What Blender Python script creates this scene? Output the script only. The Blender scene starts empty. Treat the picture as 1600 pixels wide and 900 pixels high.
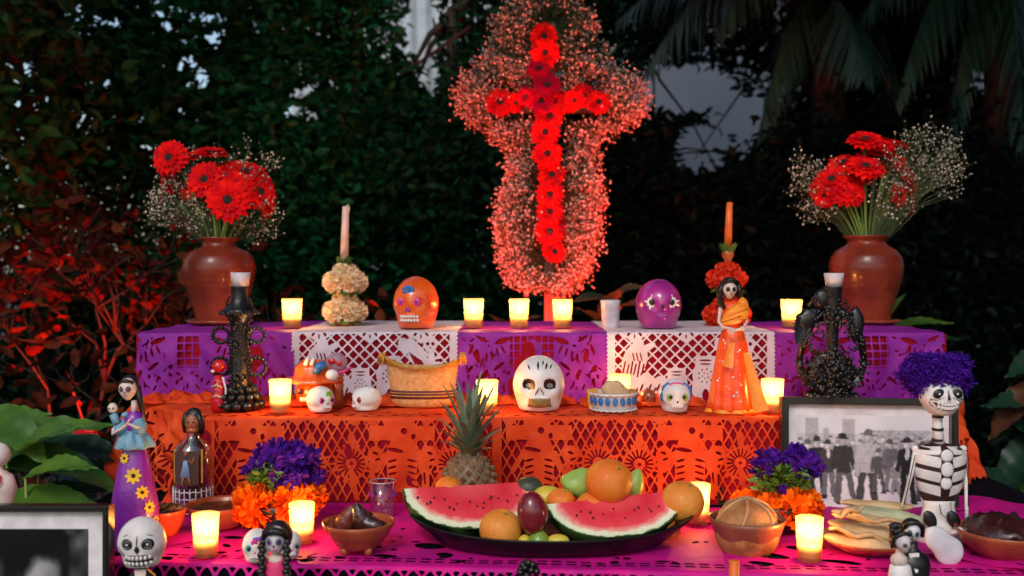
import bpy, math, random
import numpy as np
from mathutils import Vector, Matrix, Euler
R = math.radians
PI = math.pi
random.seed(11)
rng = np.random.default_rng(5)
SC = bpy.context.scene
COL = SC.collection

# ---------------------------------------------------------------- camera, sky, sun, exposure
FPX, HOR = 1556.0, 30.0
PITCH = math.atan(HOR / FPX)
CZ = 1.2
cam_d = bpy.data.cameras.new('camera')
cam = bpy.data.objects.new('camera', cam_d); COL.objects.link(cam)
cam.location = (0, 0, CZ); cam.rotation_euler = (PI/2 - PITCH, 0, 0)
cam_d.sensor_width = 36; cam_d.lens = 36 * FPX / 1600
cam_d.clip_start = .05; cam_d.clip_end = 800
cam_d.dof.use_dof = True; cam_d.dof.focus_distance = 1.8; cam_d.dof.aperture_fstop = 3.8
SC.camera = cam

SUN_EL, SUN_AZ = R(40), R(196)      # azimuth the light comes from, clockwise from +Y: behind the camera, a little left
wd = bpy.data.worlds.new('World'); SC.world = wd; wd.use_nodes = True
nt = wd.node_tree
sky = nt.nodes.new('ShaderNodeTexSky'); sky.sky_type = 'NISHITA'; sky.sun_disc = False
sky.sun_elevation = SUN_EL; sky.sun_rotation = SUN_AZ
sky.air_density = 1.25; sky.dust_density = 2.0; sky.ozone_density = 1.5
bg = nt.nodes['Background']; bg.inputs['Strength'].default_value = 0.075
nt.links.new(sky.outputs[0], bg.inputs[0])

sd = bpy.data.lights.new('sun', 'SUN'); sd.energy = .56; sd.angle = R(16); sd.color = (1, .95, .93)
sun = bpy.data.objects.new('sun', sd); COL.objects.link(sun)
dx, dy, dz = math.sin(SUN_AZ)*math.cos(SUN_EL), math.cos(SUN_AZ)*math.cos(SUN_EL), math.sin(SUN_EL)
sun.rotation_euler = Vector((dx, dy, dz)).to_track_quat('Z', 'Y').to_euler()

SC.view_settings.view_transform = 'Standard'; SC.view_settings.look = 'None'
SC.view_settings.exposure = 1.0; SC.view_settings.gamma = 1.0; SC.view_settings.use_curve_mapping = False
SC.cycles.use_denoising = True
try: SC.cycles.denoiser = 'OPENIMAGEDENOISE'
except Exception: pass
SC.cycles.max_bounces = 8; SC.cycles.transparent_max_bounces = 12
SC.cycles.sample_clamp_indirect = 3.0
SC.cycles.caustics_reflective = False; SC.cycles.caustics_refractive = False

T3, T2, T1, T0 = 1.059, .916, .752, .58      # heights of the altar's levels
def W(px, py, D):                             # where the line of sight through a spot of the photo is D metres away
    a = (px-800)/FPX; b = (450-py)/FPX
    d = Vector((a, math.cos(PITCH)+b*math.sin(PITCH), -math.sin(PITCH)+b*math.cos(PITCH)))
    d *= D/d.y
    return Vector((d.x, d.y, CZ+d.z))
def X(px, D): return (px-800)/FPX*D
def S(n, D): return n*D/FPX                   # n photo pixels at D metres

# ---------------------------------------------------------------- mesh helpers
class MB:
    def __init__(s): s.v=[]; s.f=[]; s.m=[]
    def add(s, vs, fs, mi=0):
        b=len(s.v); s.v += [tuple(q) for q in vs]
        s.f += [tuple(b+i for i in q) for q in fs]; s.m += [mi]*len(fs)
        return s
    def ell(s, c, r, n=14, k=9, rot=None, mi=0, fn=None):
        if not hasattr(r, '__len__'): r=(r,r,r)
        vs=[(0,0,1)]
        for j in range(1,k):
            t=PI*j/k
            for i in range(n):
                a=2*PI*i/n; vs.append((math.sin(t)*math.cos(a), math.sin(t)*math.sin(a), math.cos(t)))
        vs.append((0,0,-1)); L=len(vs)-1
        fs=[(0,1+i,1+(i+1)%n) for i in range(n)]
        for j in range(k-2):
            for i in range(n):
                a=1+j*n+i; b=1+j*n+(i+1)%n; fs.append((a,a+n,b+n,b))
        fs += [(L,1+(k-2)*n+(i+1)%n,1+(k-2)*n+i) for i in range(n)]
        out=[]
        for q in vs:
            q=Vector(q)
            if fn: q=Vector(fn(q))
            q=Vector((q.x*r[0],q.y*r[1],q.z*r[2]))
            if rot is not None: q=rot@q
            out.append(q+Vector(c))
        return s.add(out, fs, mi)
    def lathe(s, prof, c=(0,0,0), n=24, fn=None, mi=0, sx=1, sy=1, rot=None, close=False):
        vs=[]
        for (r,z) in prof:
            for i in range(n):
                a=2*PI*i/n; rr=r*(fn(a,z) if fn else 1)
                q=Vector((rr*math.cos(a)*sx, rr*math.sin(a)*sy, z))
                if rot is not None: q=rot@q
                vs.append(q+Vector(c))
        fs=[]
        for j in range(len(prof)-1):
            for i in range(n):
                a=j*n+i; b=j*n+(i+1)%n; fs.append((a,b,b+n,a+n))
        if prof[0][0]>1e-6 and not close: fs.append(tuple(range(n-1,-1,-1)))
        if prof[-1][0]>1e-6 and not close:
            o=(len(prof)-1)*n; fs.append(tuple(o+i for i in range(n)))
        return s.add(vs, fs, mi)
    def tube(s, pts, rad, n=8, mi=0, flat=1):
        pts=[Vector(q) for q in pts]; vs=[]
        if not hasattr(rad,'__len__'): rad=[rad]*len(pts)
        up=Vector((0.13,.21,1)).normalized(); 
        for i,q in enumerate(pts):
            t=(pts[min(i+1,len(pts)-1)]-pts[max(i-1,0)])
            t=t.normalized() if t.length>1e-9 else Vector((0,0,1))
            u=t.cross(up)
            if u.length<.05: u=t.cross(Vector((1,0,0)))
            u.normalize(); w=t.cross(u)
            for k in range(n):
                a=2*PI*k/n; vs.append(q+(u*math.cos(a)+w*math.sin(a)*flat)*rad[i])
        fs=[]
        for j in range(len(pts)-1):
            for k in range(n):
                a=j*n+k; b=j*n+(k+1)%n; fs.append((a,b,b+n,a+n))
        fs.append(tuple(range(n-1,-1,-1))); o=(len(pts)-1)*n; fs.append(tuple(o+i for i in range(n)))
        return s.add(vs, fs, mi)
    def box(s, c, h, rot=None, mi=0):
        vs=[Vector((x*h[0],y*h[1],z*h[2])) for x in(-1,1) for y in(-1,1) for z in(-1,1)]
        if rot is not None: vs=[rot@q for q in vs]
        vs=[q+Vector(c) for q in vs]
        return s.add(vs,[(0,1,3,2),(4,6,7,5),(0,4,5,1),(2,3,7,6),(0,2,6,4),(1,5,7,3)],mi)
    def prism(s, poly, z0, z1, mi=0):
        n=len(poly); vs=[(x,y,z0) for x,y in poly]+[(x,y,z1) for x,y in poly]
        fs=[tuple(range(n-1,-1,-1)),tuple(range(n,2*n))]+[(i,(i+1)%n,n+(i+1)%n,n+i) for i in range(n)]
        return s.add(vs,fs,mi)
    def blade(s, p, d, up, L, w, bend=0, n=4, shape=None, fold=0, mi=0):
        """a petal or leaf: starts at p, runs along d, bends towards up"""
        p=Vector(p); d=Vector(d).normalized(); up=Vector(up); up=(up-d*up.dot(d)).normalized(); sd_=d.cross(up)
        shape=shape or (lambda t: math.sin(PI*min(1,t*.93+.07))**.7)
        vs=[]
        for i in range(n+1):
            t=i/n; a=bend*t
            c=p+(d*(math.sin(a)/bend if abs(bend)>1e-3 else t)+up*((1-math.cos(a))/bend if abs(bend)>1e-3 else 0))*L
            nn=up*math.cos(a)-d*math.sin(a)
            ww=w*shape(t)
            vs += [c-sd_*ww+nn*fold*ww, c, c+sd_*ww+nn*fold*ww]
        fs=[]
        for i in range(n):
            b=i*3; fs += [(b,b+1,b+4,b+3),(b+1,b+2,b+5,b+4)]
        return s.add(vs,fs,mi)
    def mesh(s, name, mats, smooth=True):
        me=bpy.data.meshes.new(name); me.from_pydata(s.v,[],s.f)
        for m in (mats if isinstance(mats,(list,tuple)) else [mats]): me.materials.append(m)
        me.polygons.foreach_set('material_index', s.m)
        if smooth: me.polygons.foreach_set('use_smooth',[True]*len(s.f))
        me.update(); return me
    def obj(s, name, mats, parent=None, smooth=True, loc=(0,0,0)):
        me=s.mesh(name,mats,smooth)
        return link(name, me, parent, loc)
def link(name, me, parent=None, loc=(0,0,0), rot=None, sc=None):
    o=bpy.data.objects.new(name, me); COL.objects.link(o); o.location=loc
    if rot is not None: o.rotation_euler=rot
    if sc is not None: o.scale=(sc,sc,sc) if not hasattr(sc,'__len__') else sc
    if parent is not None: o.parent=parent
    return o
def tag(o, label, cat, group=None):
    o['label']=label; o['category']=cat
    if group: o['group']=group
    return o
def thing(name, label, cat, loc, rz=0, group=None):
    o=bpy.data.objects.new(name,None); COL.objects.link(o); o.empty_display_size=.02
    o.location=loc; o.rotation_euler=(0,0,rz)
    return tag(o,label,cat,group)
def struct(o, k='structure'): o['kind']=k; return o
def mesh_np(name, V, F, mat, smooth=False):
    me=bpy.data.meshes.new(name); k=F.shape[1]
    me.vertices.add(len(V)); me.vertices.foreach_set('co', np.ascontiguousarray(V,dtype=np.float32).ravel())
    me.loops.add(F.size); me.loops.foreach_set('vertex_index', np.ascontiguousarray(F,dtype=np.int32).ravel())
    me.polygons.add(len(F)); me.polygons.foreach_set('loop_start', np.arange(0,F.size,k,dtype=np.int32))
    me.update(calc_edges=True); me.materials.append(mat)
    if smooth: me.polygons.foreach_set('use_smooth', np.ones(len(F),dtype=bool))
    return me

# ---------------------------------------------------------------- materials
def mat(name, col, rough=.5, col2=None, vs=30, bump=0, bs=150, metal=0, coat=0, sss=0, trans=0, island=0, hue=.015, spec=.5, thresh=(.35,.65), sheen=0, obj_rand=0):
    m=bpy.data.materials.new(name); m.use_nodes=True; n=m.node_tree.nodes; l=m.node_tree.links
    b=n['Principled BSDF']; b.inputs['Roughness'].default_value=rough; b.inputs['Metallic'].default_value=metal
    b.inputs['Specular IOR Level'].default_value=spec; b.inputs['Coat Weight'].default_value=coat; b.inputs['Coat Roughness'].default_value=.08
    b.inputs['Sheen Weight'].default_value=sheen
    if sss:
        b.inputs['Subsurface Weight'].default_value=sss; b.inputs['Subsurface Radius'].default_value=(1,.5,.3); b.inputs['Subsurface Scale'].default_value=.01
    if trans: b.inputs['Transmission Weight'].default_value=trans
    c2=col2 or tuple(c*.72 for c in col)
    tc=n.new('ShaderNodeTexCoord')
    nz=n.new('ShaderNodeTexNoise'); nz.inputs['Scale'].default_value=vs; nz.inputs['Detail'].default_value=5
    l.new(tc.outputs['Object'],nz.inputs['Vector'])
    cr=n.new('ShaderNodeValToRGB'); cr.color_ramp.elements[0].position=thresh[0]; cr.color_ramp.elements[1].position=thresh[1]
    cr.color_ramp.elements[0].color=(*c2,1); cr.color_ramp.elements[1].color=(*col,1)
    l.new(nz.outputs[0],cr.inputs[0]); out=cr.outputs[0]
    if island:
        g=n.new('ShaderNodeNewGeometry'); hs=n.new('ShaderNodeHueSaturation'); mr=n.new('ShaderNodeMapRange')
        mr.inputs['To Min'].default_value=1-island; mr.inputs['To Max'].default_value=1+island
        l.new(g.outputs['Random Per Island'],mr.inputs['Value']); l.new(mr.outputs[0],hs.inputs['Value']); l.new(out,hs.inputs['Color'])
        mr2=n.new('ShaderNodeMapRange'); mr2.inputs['To Min'].default_value=.5-hue; mr2.inputs['To Max'].default_value=.5+hue
        l.new(g.outputs['Random Per Island'],mr2.inputs['Value']); l.new(mr2.outputs[0],hs.inputs['Hue'])
        out=hs.outputs[0]
    if obj_rand:
        oi=n.new('ShaderNodeObjectInfo'); hs=n.new('ShaderNodeHueSaturation'); mr=n.new('ShaderNodeMapRange')
        mr.inputs['To Min'].default_value=1-obj_rand; mr.inputs['To Max'].default_value=1+obj_rand*.4
        l.new(oi.outputs['Random'],mr.inputs['Value']); l.new(mr.outputs[0],hs.inputs['Value']); l.new(out,hs.inputs['Color']); out=hs.outputs[0]
    l.new(out,b.inputs['Base Color'])
    if bump:
        n2=n.new('ShaderNodeTexNoise'); n2.inputs['Scale'].default_value=bs; n2.inputs['Detail'].default_value=4
        l.new(tc.outputs['Object'],n2.inputs['Vector'])
        bp=n.new('ShaderNodeBump'); bp.inputs['Strength'].default_value=bump; bp.inputs['Distance'].default_value=.002
        l.new(n2.outputs[0],bp.inputs['Height']); l.new(bp.outputs[0],b.inputs['Normal'])
    if name=='photographic_print': b.inputs['Specular IOR Level'].default_value=.1
    return m
def leafmat(name,col,tr=.35,**k):
    """thin petals, paper and leaves: some light passes through them"""
    m=mat(name,col,**k); n=m.node_tree.nodes; l=m.node_tree.links
    b=n['Principled BSDF']; o=n['Material Output']; t=n.new('ShaderNodeBsdfTranslucent'); mx=n.new('ShaderNodeMixShader')
    src=b.inputs['Base Color'].links[0].from_socket; l.new(src,t.inputs[0]); mx.inputs[0].default_value=tr
    l.new(b.outputs[0],mx.inputs[1]); l.new(t.outputs[0],mx.inputs[2]); l.new(mx.outputs[0],o.inputs[0]); return m
def glassy(name, tint=(.9,.95,.97), amount=.75, rough=.05):
    """clear thin glass: mostly see-through with a gloss"""
    m=bpy.data.materials.new(name); m.use_nodes=True; n=m.node_tree.nodes; l=m.node_tree.links
    b=n.new('ShaderNodeBsdfGlossy'); b.inputs['Color'].default_value=(.9,.9,.9,1); b.inputs['Roughness'].default_value=rough
    n.remove(n['Principled BSDF'])
    t=n.new('ShaderNodeBsdfTransparent'); t.inputs[0].default_value=(*tint,1); mx=n.new('ShaderNodeMixShader')
    fr=n.new('ShaderNodeLayerWeight'); fr.inputs[0].default_value=.35; mr=n.new('ShaderNodeMapRange'); mr.inputs['To Min'].default_value=.93; mr.inputs['To Max'].default_value=.45
    l.new(fr.outputs['Facing'],mr.inputs['Value']); l.new(mr.outputs[0],mx.inputs[0])
    l.new(b.outputs[0],mx.inputs[1]); l.new(t.outputs[0],mx.inputs[2]); l.new(mx.outputs[0],n['Material Output'].inputs[0]); return m
def emit(name,col,s):
    m=bpy.data.materials.new(name); m.use_nodes=True; n=m.node_tree.nodes
    b=n['Principled BSDF']; b.inputs['Base Color'].default_value=(0,0,0,1); b.inputs['Emission Color'].default_value=(*col,1); b.inputs['Emission Strength'].default_value=s
    return m
def attrmat(name, rough=.35, coat=.6):
    m=mat(name,(1,1,1),rough=rough,coat=coat); n=m.node_tree.nodes
    a=n.new('ShaderNodeAttribute'); a.attribute_name='print'
    m.node_tree.links.new(a.outputs['Color'], n['Principled BSDF'].inputs['Base Color']); return m

m_under=mat('wine_cloth',(.27,.005,.016),.9,spec=.1,vs=60,bump=.3,bs=500)
m_black_cloth=mat('black_cloth',(.006,.005,.010),.95,spec=.05)
m_white_paper=leafmat('white_paper',(.80,.70,.77),.25,spec=.15,rough=.8,col2=(.66,.57,.65),vs=25,bump=.35,bs=60)
m_purple_paper=leafmat('purple_paper',(.36,.03,.40),.25,spec=.25,rough=.6,col2=(.22,.012,.30),vs=16,bump=1,bs=45)
m_orange_paper=leafmat('orange_paper',(.90,.10,.018),.25,spec=.2,rough=.65,col2=(.72,.045,.008),vs=16,bump=1,bs=45)
m_pink_paper=leafmat('magenta_paper',(.86,.010,.30),.25,spec=.22,rough=.6,col2=(.58,.008,.27),vs=20,bump=1,bs=45)
m_white=mat('white_ceramic',(.78,.74,.72),.5,col2=(.60,.54,.52),vs=28,bump=.45,bs=220,coat=.08)
m_sugar=mat('sugar',(.8,.76,.72),.75,col2=(.68,.64,.6),vs=60,bump=.6,bs=500)
m_black=mat('black_paint',(.008,.007,.009),.4)
m_blackclay=mat('black_clay',(.006,.006,.007),.3,col2=(.013,.012,.013),vs=80,bump=.6,bs=300,coat=.12,spec=.4)
m_grey=mat('grey_paint',(.22,.22,.22),.5)
m_orange_cer=mat('orange_ceramic',(.82,.13,.015),.3,col2=(.7,.07,.01),vs=25,coat=.6)
m_purple_cer=mat('magenta_ceramic',(.38,.03,.26),.25,col2=(.27,.015,.19),vs=25,coat=.7)
m_clay=mat('terracotta',(.42,.095,.03),.45,col2=(.26,.045,.018),vs=18,bump=.4,bs=120,coat=.2)
m_vase=mat('glazed_terracotta',(.27,.04,.018),.16,col2=(.12,.016,.008),vs=9,bump=.2,bs=40,coat=.25,spec=.3)
m_blue=mat('blue_paint',(.02,.16,.45),.4); m_teal=mat('teal_paint',(.02,.3,.34),.4)
m_pink=mat('pink_paint',(.75,.04,.28),.4); m_green=mat('green_paint',(.25,.45,.05),.4)
m_violet=mat('violet_paint',(.22,.03,.5),.4); m_yellow=mat('yellow_paint',(.85,.5,.02),.5)
m_red=mat('red_paint',(.6,.01,.01),.3,coat=.4)
m_goldteeth=mat('ochre_paint',(.32,.2,.06),.5,col2=(.2,.12,.03),vs=80)
m_skin=mat('pale_face_paint',(.75,.6,.54),.6,col2=(.6,.44,.38),vs=60,bump=.4,bs=300); m_brownskin=mat('brown_face_paint',(.3,.1,.045),.45)
m_hair=mat('black_hair',(.012,.008,.008),.35,bump=.6,bs=400)
m_petal=leafmat('gerbera_petals',(.90,.008,.010),.25,rough=.7,spec=.08,col2=(.74,.004,.008),vs=60,island=.3,hue=.002)
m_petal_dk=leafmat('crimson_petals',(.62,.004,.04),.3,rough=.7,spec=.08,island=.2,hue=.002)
m_centre=mat('flower_centre',(.035,.006,.006),.8,bump=.8,bs=900)
m_breath=leafmat('tiny_white_blossom',(.72,.62,.54),.25,rough=.7,island=.6)
m_stem=mat('green_stem',(.10,.19,.03),.5,col2=(.17,.24,.05),vs=30)
m_thin=mat('thin_dry_stem',(.09,.12,.04),.7)
m_cream=leafmat('cream_petals',(.92,.76,.52),.3,rough=.6,col2=(.86,.66,.42),vs=40)
m_redrose=leafmat('orange_red_petals',(.84,.06,.012),.3,rough=.55,col2=(.72,.03,.01),vs=40)
m_mari=leafmat('marigold_petals',(.92,.19,.006),.35,rough=.7,spec=.1,col2=(.9,.11,.004),vs=40,island=.25)
m_purpfl=leafmat('purple_petals',(.085,.012,.30),.3,rough=.8,spec=.1,col2=(.05,.01,.25),vs=40,island=.35)
m_lime_leaf=leafmat('small_green_leaves',(.14,.26,.03),.3,rough=.5,island=.4)
m_fuzz=leafmat('violet_feathers',(.10,.016,.42),.3,rough=.8,spec=.1,island=.3)
m_wood=mat('dark_wood',(.022,.014,.01),.4,vs=20)
m_frame=mat('black_lacquer',(.01,.009,.009),.25,coat=.5)
m_mat=mat('cream_card_mount',(.80,.74,.76),.8)
m_straw=mat('woven_straw',(.68,.36,.13),.7,col2=(.5,.22,.07),vs=120,bump=.9,bs=350)
m_ochre=mat('ochre_fringe',(.62,.3,.04),.8,vs=80,bump=.8)
m_bread=mat('sugared_bread',(.50,.22,.07),.75,col2=(.27,.085,.022),vs=35,bump=.5,bs=250)
m_loaf=mat('pale_bread',(.62,.42,.24),.7,col2=(.5,.3,.15),vs=50,bump=.5)
m_husk=leafmat('corn_husk',(.74,.52,.28),.15,rough=.6,col2=(.6,.36,.16),vs=20,bump=.7,bs=120)
m_sauce=mat('dark_mole_sauce',(.06,.02,.01),.25,vs=60,bump=.6,bs=90)
m_chile=mat('dried_chile',(.05,.012,.01),.35,col2=(.03,.006,.006),vs=40,bump=.8,bs=120,coat=.3)
m_stick=mat('cinnamon_sticks',(.2,.08,.03),.7,bump=.5)
m_orangefruit=mat('orange_peel',(.86,.27,.02),.42,col2=(.78,.16,.01),vs=22,bump=.9,bs=520,coat=.08)
m_grape=mat('grapefruit_peel',(.84,.36,.05),.42,col2=(.74,.22,.02),vs=22,bump=.9,bs=520,coat=.08)
m_mango=mat('mango_skin',(.22,.012,.02),.28,col2=(.13,.006,.014),vs=12,coat=.4)
m_lime=mat('lime_skin',(.24,.36,.03),.35,col2=(.09,.2,.02),vs=15,bump=.3,bs=400,coat=.3)
m_lemon=mat('lemon_skin',(.72,.56,.06),.4,col2=(.55,.42,.05),vs=15,bump=.3,bs=400)
m_guava=mat('pale_green_skin',(.36,.5,.10),.4,col2=(.24,.38,.07),vs=18,bump=.3)
m_flesh=mat('watermelon_flesh',(.80,.085,.09),.42,col2=(.62,.028,.045),vs=40,bump=.6,bs=300)
m_pith=mat('watermelon_pith',(.74,.72,.5),.5,vs=40); m_seed=mat('melon_seed',(.02,.006,.005),.3)
m_tray=mat('black_tray',(.007,.006,.006),.4,spec=.3)
m_pine=mat('pineapple_skin',(.20,.12,.06),.6,col2=(.12,.075,.04),vs=120,bump=.6,island=.3)
m_pleaf=mat('pineapple_leaf',(.2,.24,.15),.5,col2=(.12,.16,.1),vs=40,obj_rand=.3)
m_taper_w=mat('pale_pink_wax',(.78,.5,.42),.5,sss=.2); m_taper_o=mat('orange_wax',(.85,.16,.02),.45,sss=.2)
m_wax=mat('cream_wax',(.85,.72,.5),.5,sss=.2)
m_glass=glassy('clear_glass'); m_frost=mat('frosted_white_glass',(.6,.55,.6),.4)
m_basketw=mat('white_talavera',(.72,.68,.66),.35,coat=.4)
m_lblue=leafmat('light_blue_gauze',(.25,.5,.66),.2,rough=.6,vs=50,bump=.6)
m_pdress=mat('purple_dress',(.24,.016,.33),.35,col2=(.14,.01,.22),vs=18,bump=.3,coat=.3)
m_odress=mat('orange_dress',(.88,.10,.006),.4,col2=(.8,.05,.004),vs=35,bump=.6,bs=80)
m_ywrap=mat('amber_cloth',(.88,.3,.012),.5,col2=(.84,.2,.01),vs=40,bump=.7,bs=90)
m_pinkdress=mat('hot_pink_dress',(.74,.03,.16),.5,bump=.3)
m_flame=emit('candle_flame',(1,.8,.42),22)
m_bark=mat('bark',(.05,.03,.02),.85,vs=15,bump=1,bs=40)
m_twig=mat('pale_twig',(.16,.10,.07),.8)
m_soil=mat('garden_soil',(.03,.022,.014),.95,vs=4,bump=1,bs=30)

def throwing(m):
    """fine horizontal throwing lines and dusty streaks in the glaze"""
    n=m.node_tree.nodes; l=m.node_tree.links; b=n['Principled BSDF']; tc=n.new('ShaderNodeTexCoord'); mp=n.new('ShaderNodeMapping'); mp.inputs['Scale'].default_value=(3,3,90)
    nz=n.new('ShaderNodeTexNoise'); nz.inputs['Scale'].default_value=2; nz.inputs['Detail'].default_value=4; l.new(tc.outputs['Object'],mp.inputs[0]); l.new(mp.outputs[0],nz.inputs[0])
    bp=n.new('ShaderNodeBump'); bp.inputs['Strength'].default_value=.35; bp.inputs['Distance'].default_value=.003; l.new(nz.outputs[0],bp.inputs['Height'])
    if b.inputs['Normal'].links: l.new(b.inputs['Normal'].links[0].from_socket,bp.inputs['Normal'])
    l.new(bp.outputs[0],b.inputs['Normal'])
    n2=n.new('ShaderNodeTexNoise'); n2.inputs['Scale'].default_value=14; n2.inputs['Detail'].default_value=6; l.new(tc.outputs['Object'],n2.inputs[0]); mr=n.new('ShaderNodeMapRange'); mr.inputs['To Min'].default_value=.12; mr.inputs['To Max'].default_value=.42; l.new(n2.outputs[0],mr.inputs['Value']); l.new(mr.outputs[0],b.inputs['Roughness'])
throwing(m_vase); throwing(m_clay)
def cupmat():
    m=bpy.data.materials.new('candle_glass'); m.use_nodes=True; n=m.node_tree.nodes; l=m.node_tree.links
    b=n['Principled BSDF']; b.inputs['Base Color'].default_value=(.7,.55,.32,1); b.inputs['Roughness'].default_value=.3
    t=n.new('ShaderNodeBsdfTransparent'); t.inputs[0].default_value=(1,.85,.6,1)
    tl=n.new('ShaderNodeBsdfTranslucent'); tl.inputs[0].default_value=(.80,.60,.30,1)
    m1=n.new('ShaderNodeMixShader'); m1.inputs[0].default_value=.6; m2=n.new('ShaderNodeMixShader'); m2.inputs[0].default_value=CUP_CLEAR
    l.new(b.outputs[0],m1.inputs[1]); l.new(tl.outputs[0],m1.inputs[2]); l.new(m1.outputs[0],m2.inputs[1]); l.new(t.outputs[0],m2.inputs[2])
    l.new(m2.outputs[0],n['Material Output'].inputs[0]); return m
CUP_CLEAR=.70
CANDLE_W=.55
RED_E=80
RED_B=80
m_cup=cupmat()
# ---------------------------------------------------------------- ground, far wall, garden
g=MB(); N=24
vs=[];fs=[]
for j in range(N+1):
    for i in range(N+1):
        x=(i/N-.5); y=(j/N-.5); x=math.copysign(abs(x*2)**2.2,x)*150; y=math.copysign(abs(y*2)**2.2,y)*150+4
        vs.append((x,y,-.01+.02*math.sin(x*1.3)*math.cos(y*1.1)))
for j in range(N):
    for i in range(N): a=j*(N+1)+i; fs.append((a,a+1,a+N+2,a+N+1))
g.add(vs,fs); struct(g.obj('ground',m_soil))

m_plaster=mat('pale_plaster',(.62,.65,.72),.9,col2=(.5,.53,.6),vs=1.5,bump=.4,bs=20)
wl=thing('garden_wall','pale grey plastered wall far behind the palm fronds','wall',(3.0,8.2,0))
w=MB(); w.box((0,0,2.0),(4.6,.12,2.0)); w.obj('wall_face',m_plaster,wl,False)
w=MB(); w.box((0,0,4.04),(4.7,.17,.04)); w.obj('coping',m_plaster,wl,False)
m_corr=mat('white_metal_sheet',(.62,.7,.75),.5,vs=6)
def corrugated(px0,px1,D,z0,z1,label):
    x0,x1=X(px0,D),X(px1,D); t=thing('corrugated_screen',label,'metal screen',((x0+x1)/2,D,z0),0,'corrugated sheets in the garden')
    n=int((x1-x0)/.02); vs=[];fs=[]
    for i in range(n+1):
        x=(i/n-.5)*(x1-x0); y=.018*math.cos(i*PI/2.5)
        vs+=[(x,y,0),(x,y,z1-z0)]
    for i in range(n): fs.append((2*i,2*i+2,2*i+3,2*i+1))
    b=MB(); b.add(vs,fs); b.obj('sheet',m_corr,t)
    for zz in (.15,z1-z0-.1): b=MB(); b.box((0,.035,zz),((x1-x0)/2,.012,.03)); b.obj('rail',m_bark,t,False)
corrugated(630,692,6.6,.0,3.6,'white corrugated sheet standing between trees left of the flower cross')
corrugated(455,500,7.0,.0,2.9,'narrow pale corrugated sheet glimpsed through leaves above the cream rose candlestick')

# openings in the foliage: places where the garden lets one see through (photo x, y, half width, half height)
OPEN=[(150,30,60,26,.8),(265,22,60,20,.8),(30,115,26,50,.8),(80,130,40,45,.6),(140,150,30,32,.6),(165,205,34,26,.85),(310,95,36,45,.45),(235,238,30,18,.7),(325,212,30,18,.85),(215,180,26,26,.5),(300,155,24,30,.7),
      (480,140,24,46,.75),(660,45,30,60,.85),(672,125,18,25,.7),(1070,140,84,40,1.0),(1160,182,44,34,.85),(1095,235,46,40,.75),(1160,220,22,30,.6),(1215,25,8,40,.8),(1535,125,30,20,.55),(1200,130,30,30,.25)]
_o=[]; _r=random.Random(9)
for cx,cy,hx,hy,pr in OPEN:
    if cx>600: _o.append((cx,cy,hx,hy,pr)); continue
    for k in range(max(3,int(hx*hy/95))):
        a=_r.uniform(0,6.3); q=math.sqrt(_r.random())*1.15; s_=_r.uniform(4,13); _o.append((cx+hx*q*math.cos(a),cy+hy*q*math.sin(a),s_*_r.uniform(.7,1.5),s_,.97))
for k in range(110): _o.append((_r.uniform(0,560),_r.uniform(0,250)*_r.random()**.4,_r.uniform(2.5,6),_r.uniform(2.5,6),.97))
OPEN=_o
def keep(P):
    """drop clump centres that would close one of the openings"""
    D=P[:,1]; px=800+P[:,0]/D*FPX; py=420-(P[:,2]-CZ)/D*FPX
    k=np.ones(len(P),bool)
    for cx,cy,hx,hy,pr in OPEN:
        ins=((px-cx)/hx)**2+((py-cy)/hy)**2<1
        k&=~(ins&(rng.random(len(P))<1-(1-pr)**2.5))
    return P[k]
def leaves(name,P,size,mt,aspect=.5,droop=.0,jit=.35):
    n=len(P); d=rng.normal(size=(n,3)); d[:,2]=d[:,2]*.6-droop; d/=np.linalg.norm(d,axis=1)[:,None]
    u=rng.normal(size=(n,3)); u[:,2]+=1.1; u-=d*(u*d).sum(1)[:,None]; u/=np.linalg.norm(u,axis=1)[:,None]
    s=np.cross(d,u); L=size*(1-jit+2*jit*rng.random(n))[:,None]; w=L*aspect*.5
    V=np.stack([P, P+d*L*.35-s*w+u*w*.3, P+d*L*.75-s*w*.72+u*w*.1, P+d*L-u*L*.12, P+d*L*.75+s*w*.72+u*w*.1, P+d*L*.35+s*w+u*w*.3],1).reshape(-1,3)
    b=np.arange(n)[:,None]*6
    F=np.concatenate([b+np.array([0,1,2,3]),b+np.array([0,3,4,5])],0)
    return mesh_np(name,V,F,mt)
def cloud(c,r,nc,per,sig,filt=True,shell=.35):
    """clumps of leaf positions inside an ellipsoid, more of them towards the outside"""
    q=rng.normal(size=(nc,3)); q/=np.linalg.norm(q,axis=1)[:,None]; q*=(shell+(1-shell)*rng.random(nc)**.5)[:,None]
    C=keep(np.array(c)+q*np.array(r)); nc=len(C)
    P=np.repeat(C,per,0)+rng.normal(size=(nc*per,3))*sig
    P=P[P[:,2]>.02]
    return keep(P)
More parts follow.
